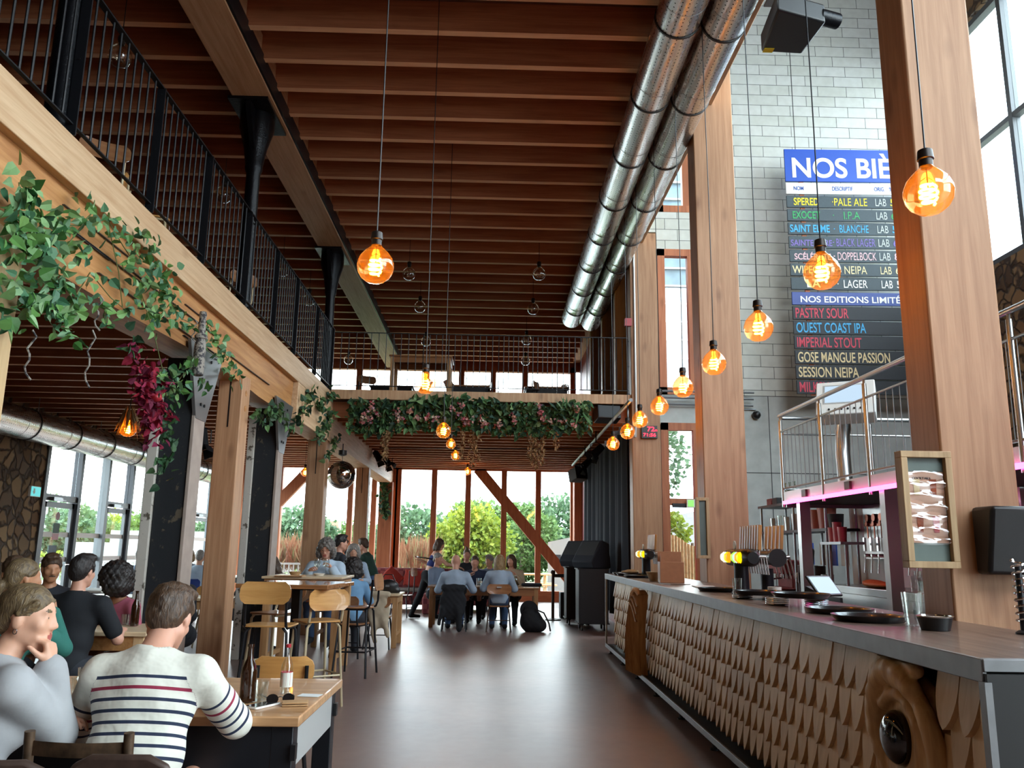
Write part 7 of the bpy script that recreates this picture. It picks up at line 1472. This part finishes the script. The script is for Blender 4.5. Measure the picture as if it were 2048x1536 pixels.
# picnic benches, white building, fence
def picnic(lab, c):
    t = thing('picnic_table', lab, 'picnic table', c, 0, 'picnic tables outside'); MB().box((-.95, -.38, .72), (.95, .38, .76)).build('table_top', 'pale_wood', t)
    for y in (-.75, .62): MB().box((-.95, y, .42), (.95, y + .26, .46)).build('bench', 'pale_wood', t)
    for x in (-.65, .6): MB().box((x, -.75, .36), (x + .05, .85, .42)).bar((x + .02, -.55, 0), (x + .02, -.2, .72), .05, .09).bar((x + .02, .65, 0), (x + .02, .2, .72), .05, .09).build('leg_frame', 'pale_wood', t)
picnic('wooden picnic table right of the blonde woman, outside', (1.1, 26.2, -.04)); picnic('wooden picnic table in the middle of the far window, outside', (-.6, 27.4, -.04)); picnic('wooden picnic table outside at the left of the far window', (-4.6, 27.0, -.04))
t = thing('outbuilding', 'long white outbuilding with small windows outside on the right', 'building', (1.9, 27.5, -.05), math.radians(-8)); MB().add([(0, 0, 0), (0, 14, 0), (8, 14, 0), (8, 0, 0), (0, 0, 1.75), (0, 14, 1.75), (8, 14, 3.5), (8, 0, 3.5)], [(0, 3, 7, 4), (0, 4, 5, 1), (4, 7, 6, 5), (1, 5, 6, 2), (2, 6, 7, 3)]).build('wall', 'outside_white', t)
for k in range(4): MB().box((.25 + .42 * k, -.02, 1.15 + .09 * k), (.43 + .42 * k, .0, 1.35 + .1 * k)).build('window', 'dark_frame', t)
def fence(lab, p0, p1, n):
    p0, p1 = V(p0), V(p1); u_ = (p1 - p0) / n; t = thing('fence', lab, 'fence', p0); m = MB().bar((0, 0, .95), p1 - p0 + V((0, 0, .95)), .05, .06).bar((0, 0, .15), p1 - p0 + V((0, 0, .15)), .04, .05).build('rail', 'outside_white', t)
    pk = None
    for k in range(n + 1):
        if pk is None: pk = MB().box((-.02, -.02, 0), (.02, .02, .95)).build('picket', 'outside_white', t, loc=u_ * k)
        else: o = pk.copy(); COL.objects.link(o); o.location = u_ * k
fence('white picket fence outside the left glazing', (-12.5, 16.0, -.04), (-12.5, 38, -.04), 90); fence('white picket fence outside the far left windows', (-12, 26.5, -.04), (-3.2, 26.5, -.04), 60)
tag(MB().box((-24, 48, -.05), (-12, 52, 1.5)).box((-22, 49, 1.5), (-15, 51, 2.2)).build('parked_boat', 'outside_white'), 'pale low building far off left of the second old post', 'building')
t = thing('brick_chimney', 'old brick stack far off behind the wavy haired woman', 'chimney', P(657, 1100, Y=65) - V((0, 0, 1.4))); MB().box((-.75, -.7, 0), (.75, .7, 3.6)).box((-.6, -.6, 3.6), (-.2, .6, 3.9)).build('stack', 'brick_red', t)
# behind the side door
t = thing('garden_screen', 'reed screen fence outside the side door', 'screen', (3.75, 18.5, -.05), .12); MB().grid(lambda a, b: V((1.6 * a, .03 * math.sin(a * 140), (1.75 + .12 * math.sin(a * 9)) * b)), 160, 2).build('reed_matting', 'reed', t)
for x in (0, .8, 1.6): MB().cyl((x, .06, 0), (x, .06, 1.7), .035).build('post', 'trunk', t)
tree('leafy_shrub', 'bright green shrub outside the side door', (3.55, 18.9, 0), [(0, 0, 1.35, .5, .4, .85), (.5, .1, 1.9, .5, .4, .5)], 2200, .12, 'tree_yellow', .05, 'shrubs outside the side door', cat='shrub')
tree('leafy_tree', 'airy tree outside above the side door', (4.6, 24, 0), [(0, 0, 4.2, 1.2, 1, 1.4), (-.5, 0, 3.0, .8, .8, .7)], 1500, .16, 'tree_blue', .09)
t = thing('garden_bench', 'garden bench with a pink cushion outside the side door', 'bench', (3.62, 17.0, -.04)); MB().box((-.1, -.25, .38), (1.0, .25, .43)).build('bench_seat', 'pale_wood', t); MB().box((-.1, -.25, .43), (1.0, .25, .5)).build('seat_cushion', 'pink_check', t, bevel=.02)
for x in (0, .85):
    for y in (-.2, .18): MB().box((x, y, 0), (x + .05, y + .05, .38)).build('leg', 'pale_wood', t)
t = thing('neighbouring_facade', 'blue grey slatted facade seen through the tall narrow window', 'building', (2.9, 19.0, 5.2)); MB().box((.05, 0, 0), (6, .3, 6)).build('wall', 'outside_blue', t)
for k in range(12): MB().box((.05, -.06, .3 + .45 * k), (6, .0, .34 + .45 * k)).build('ledge', 'pale_metal', t)
MB().box((5.6, .02, -5.2), (5.9, .3, 0)).build('pillar', 'concrete_grey', t)
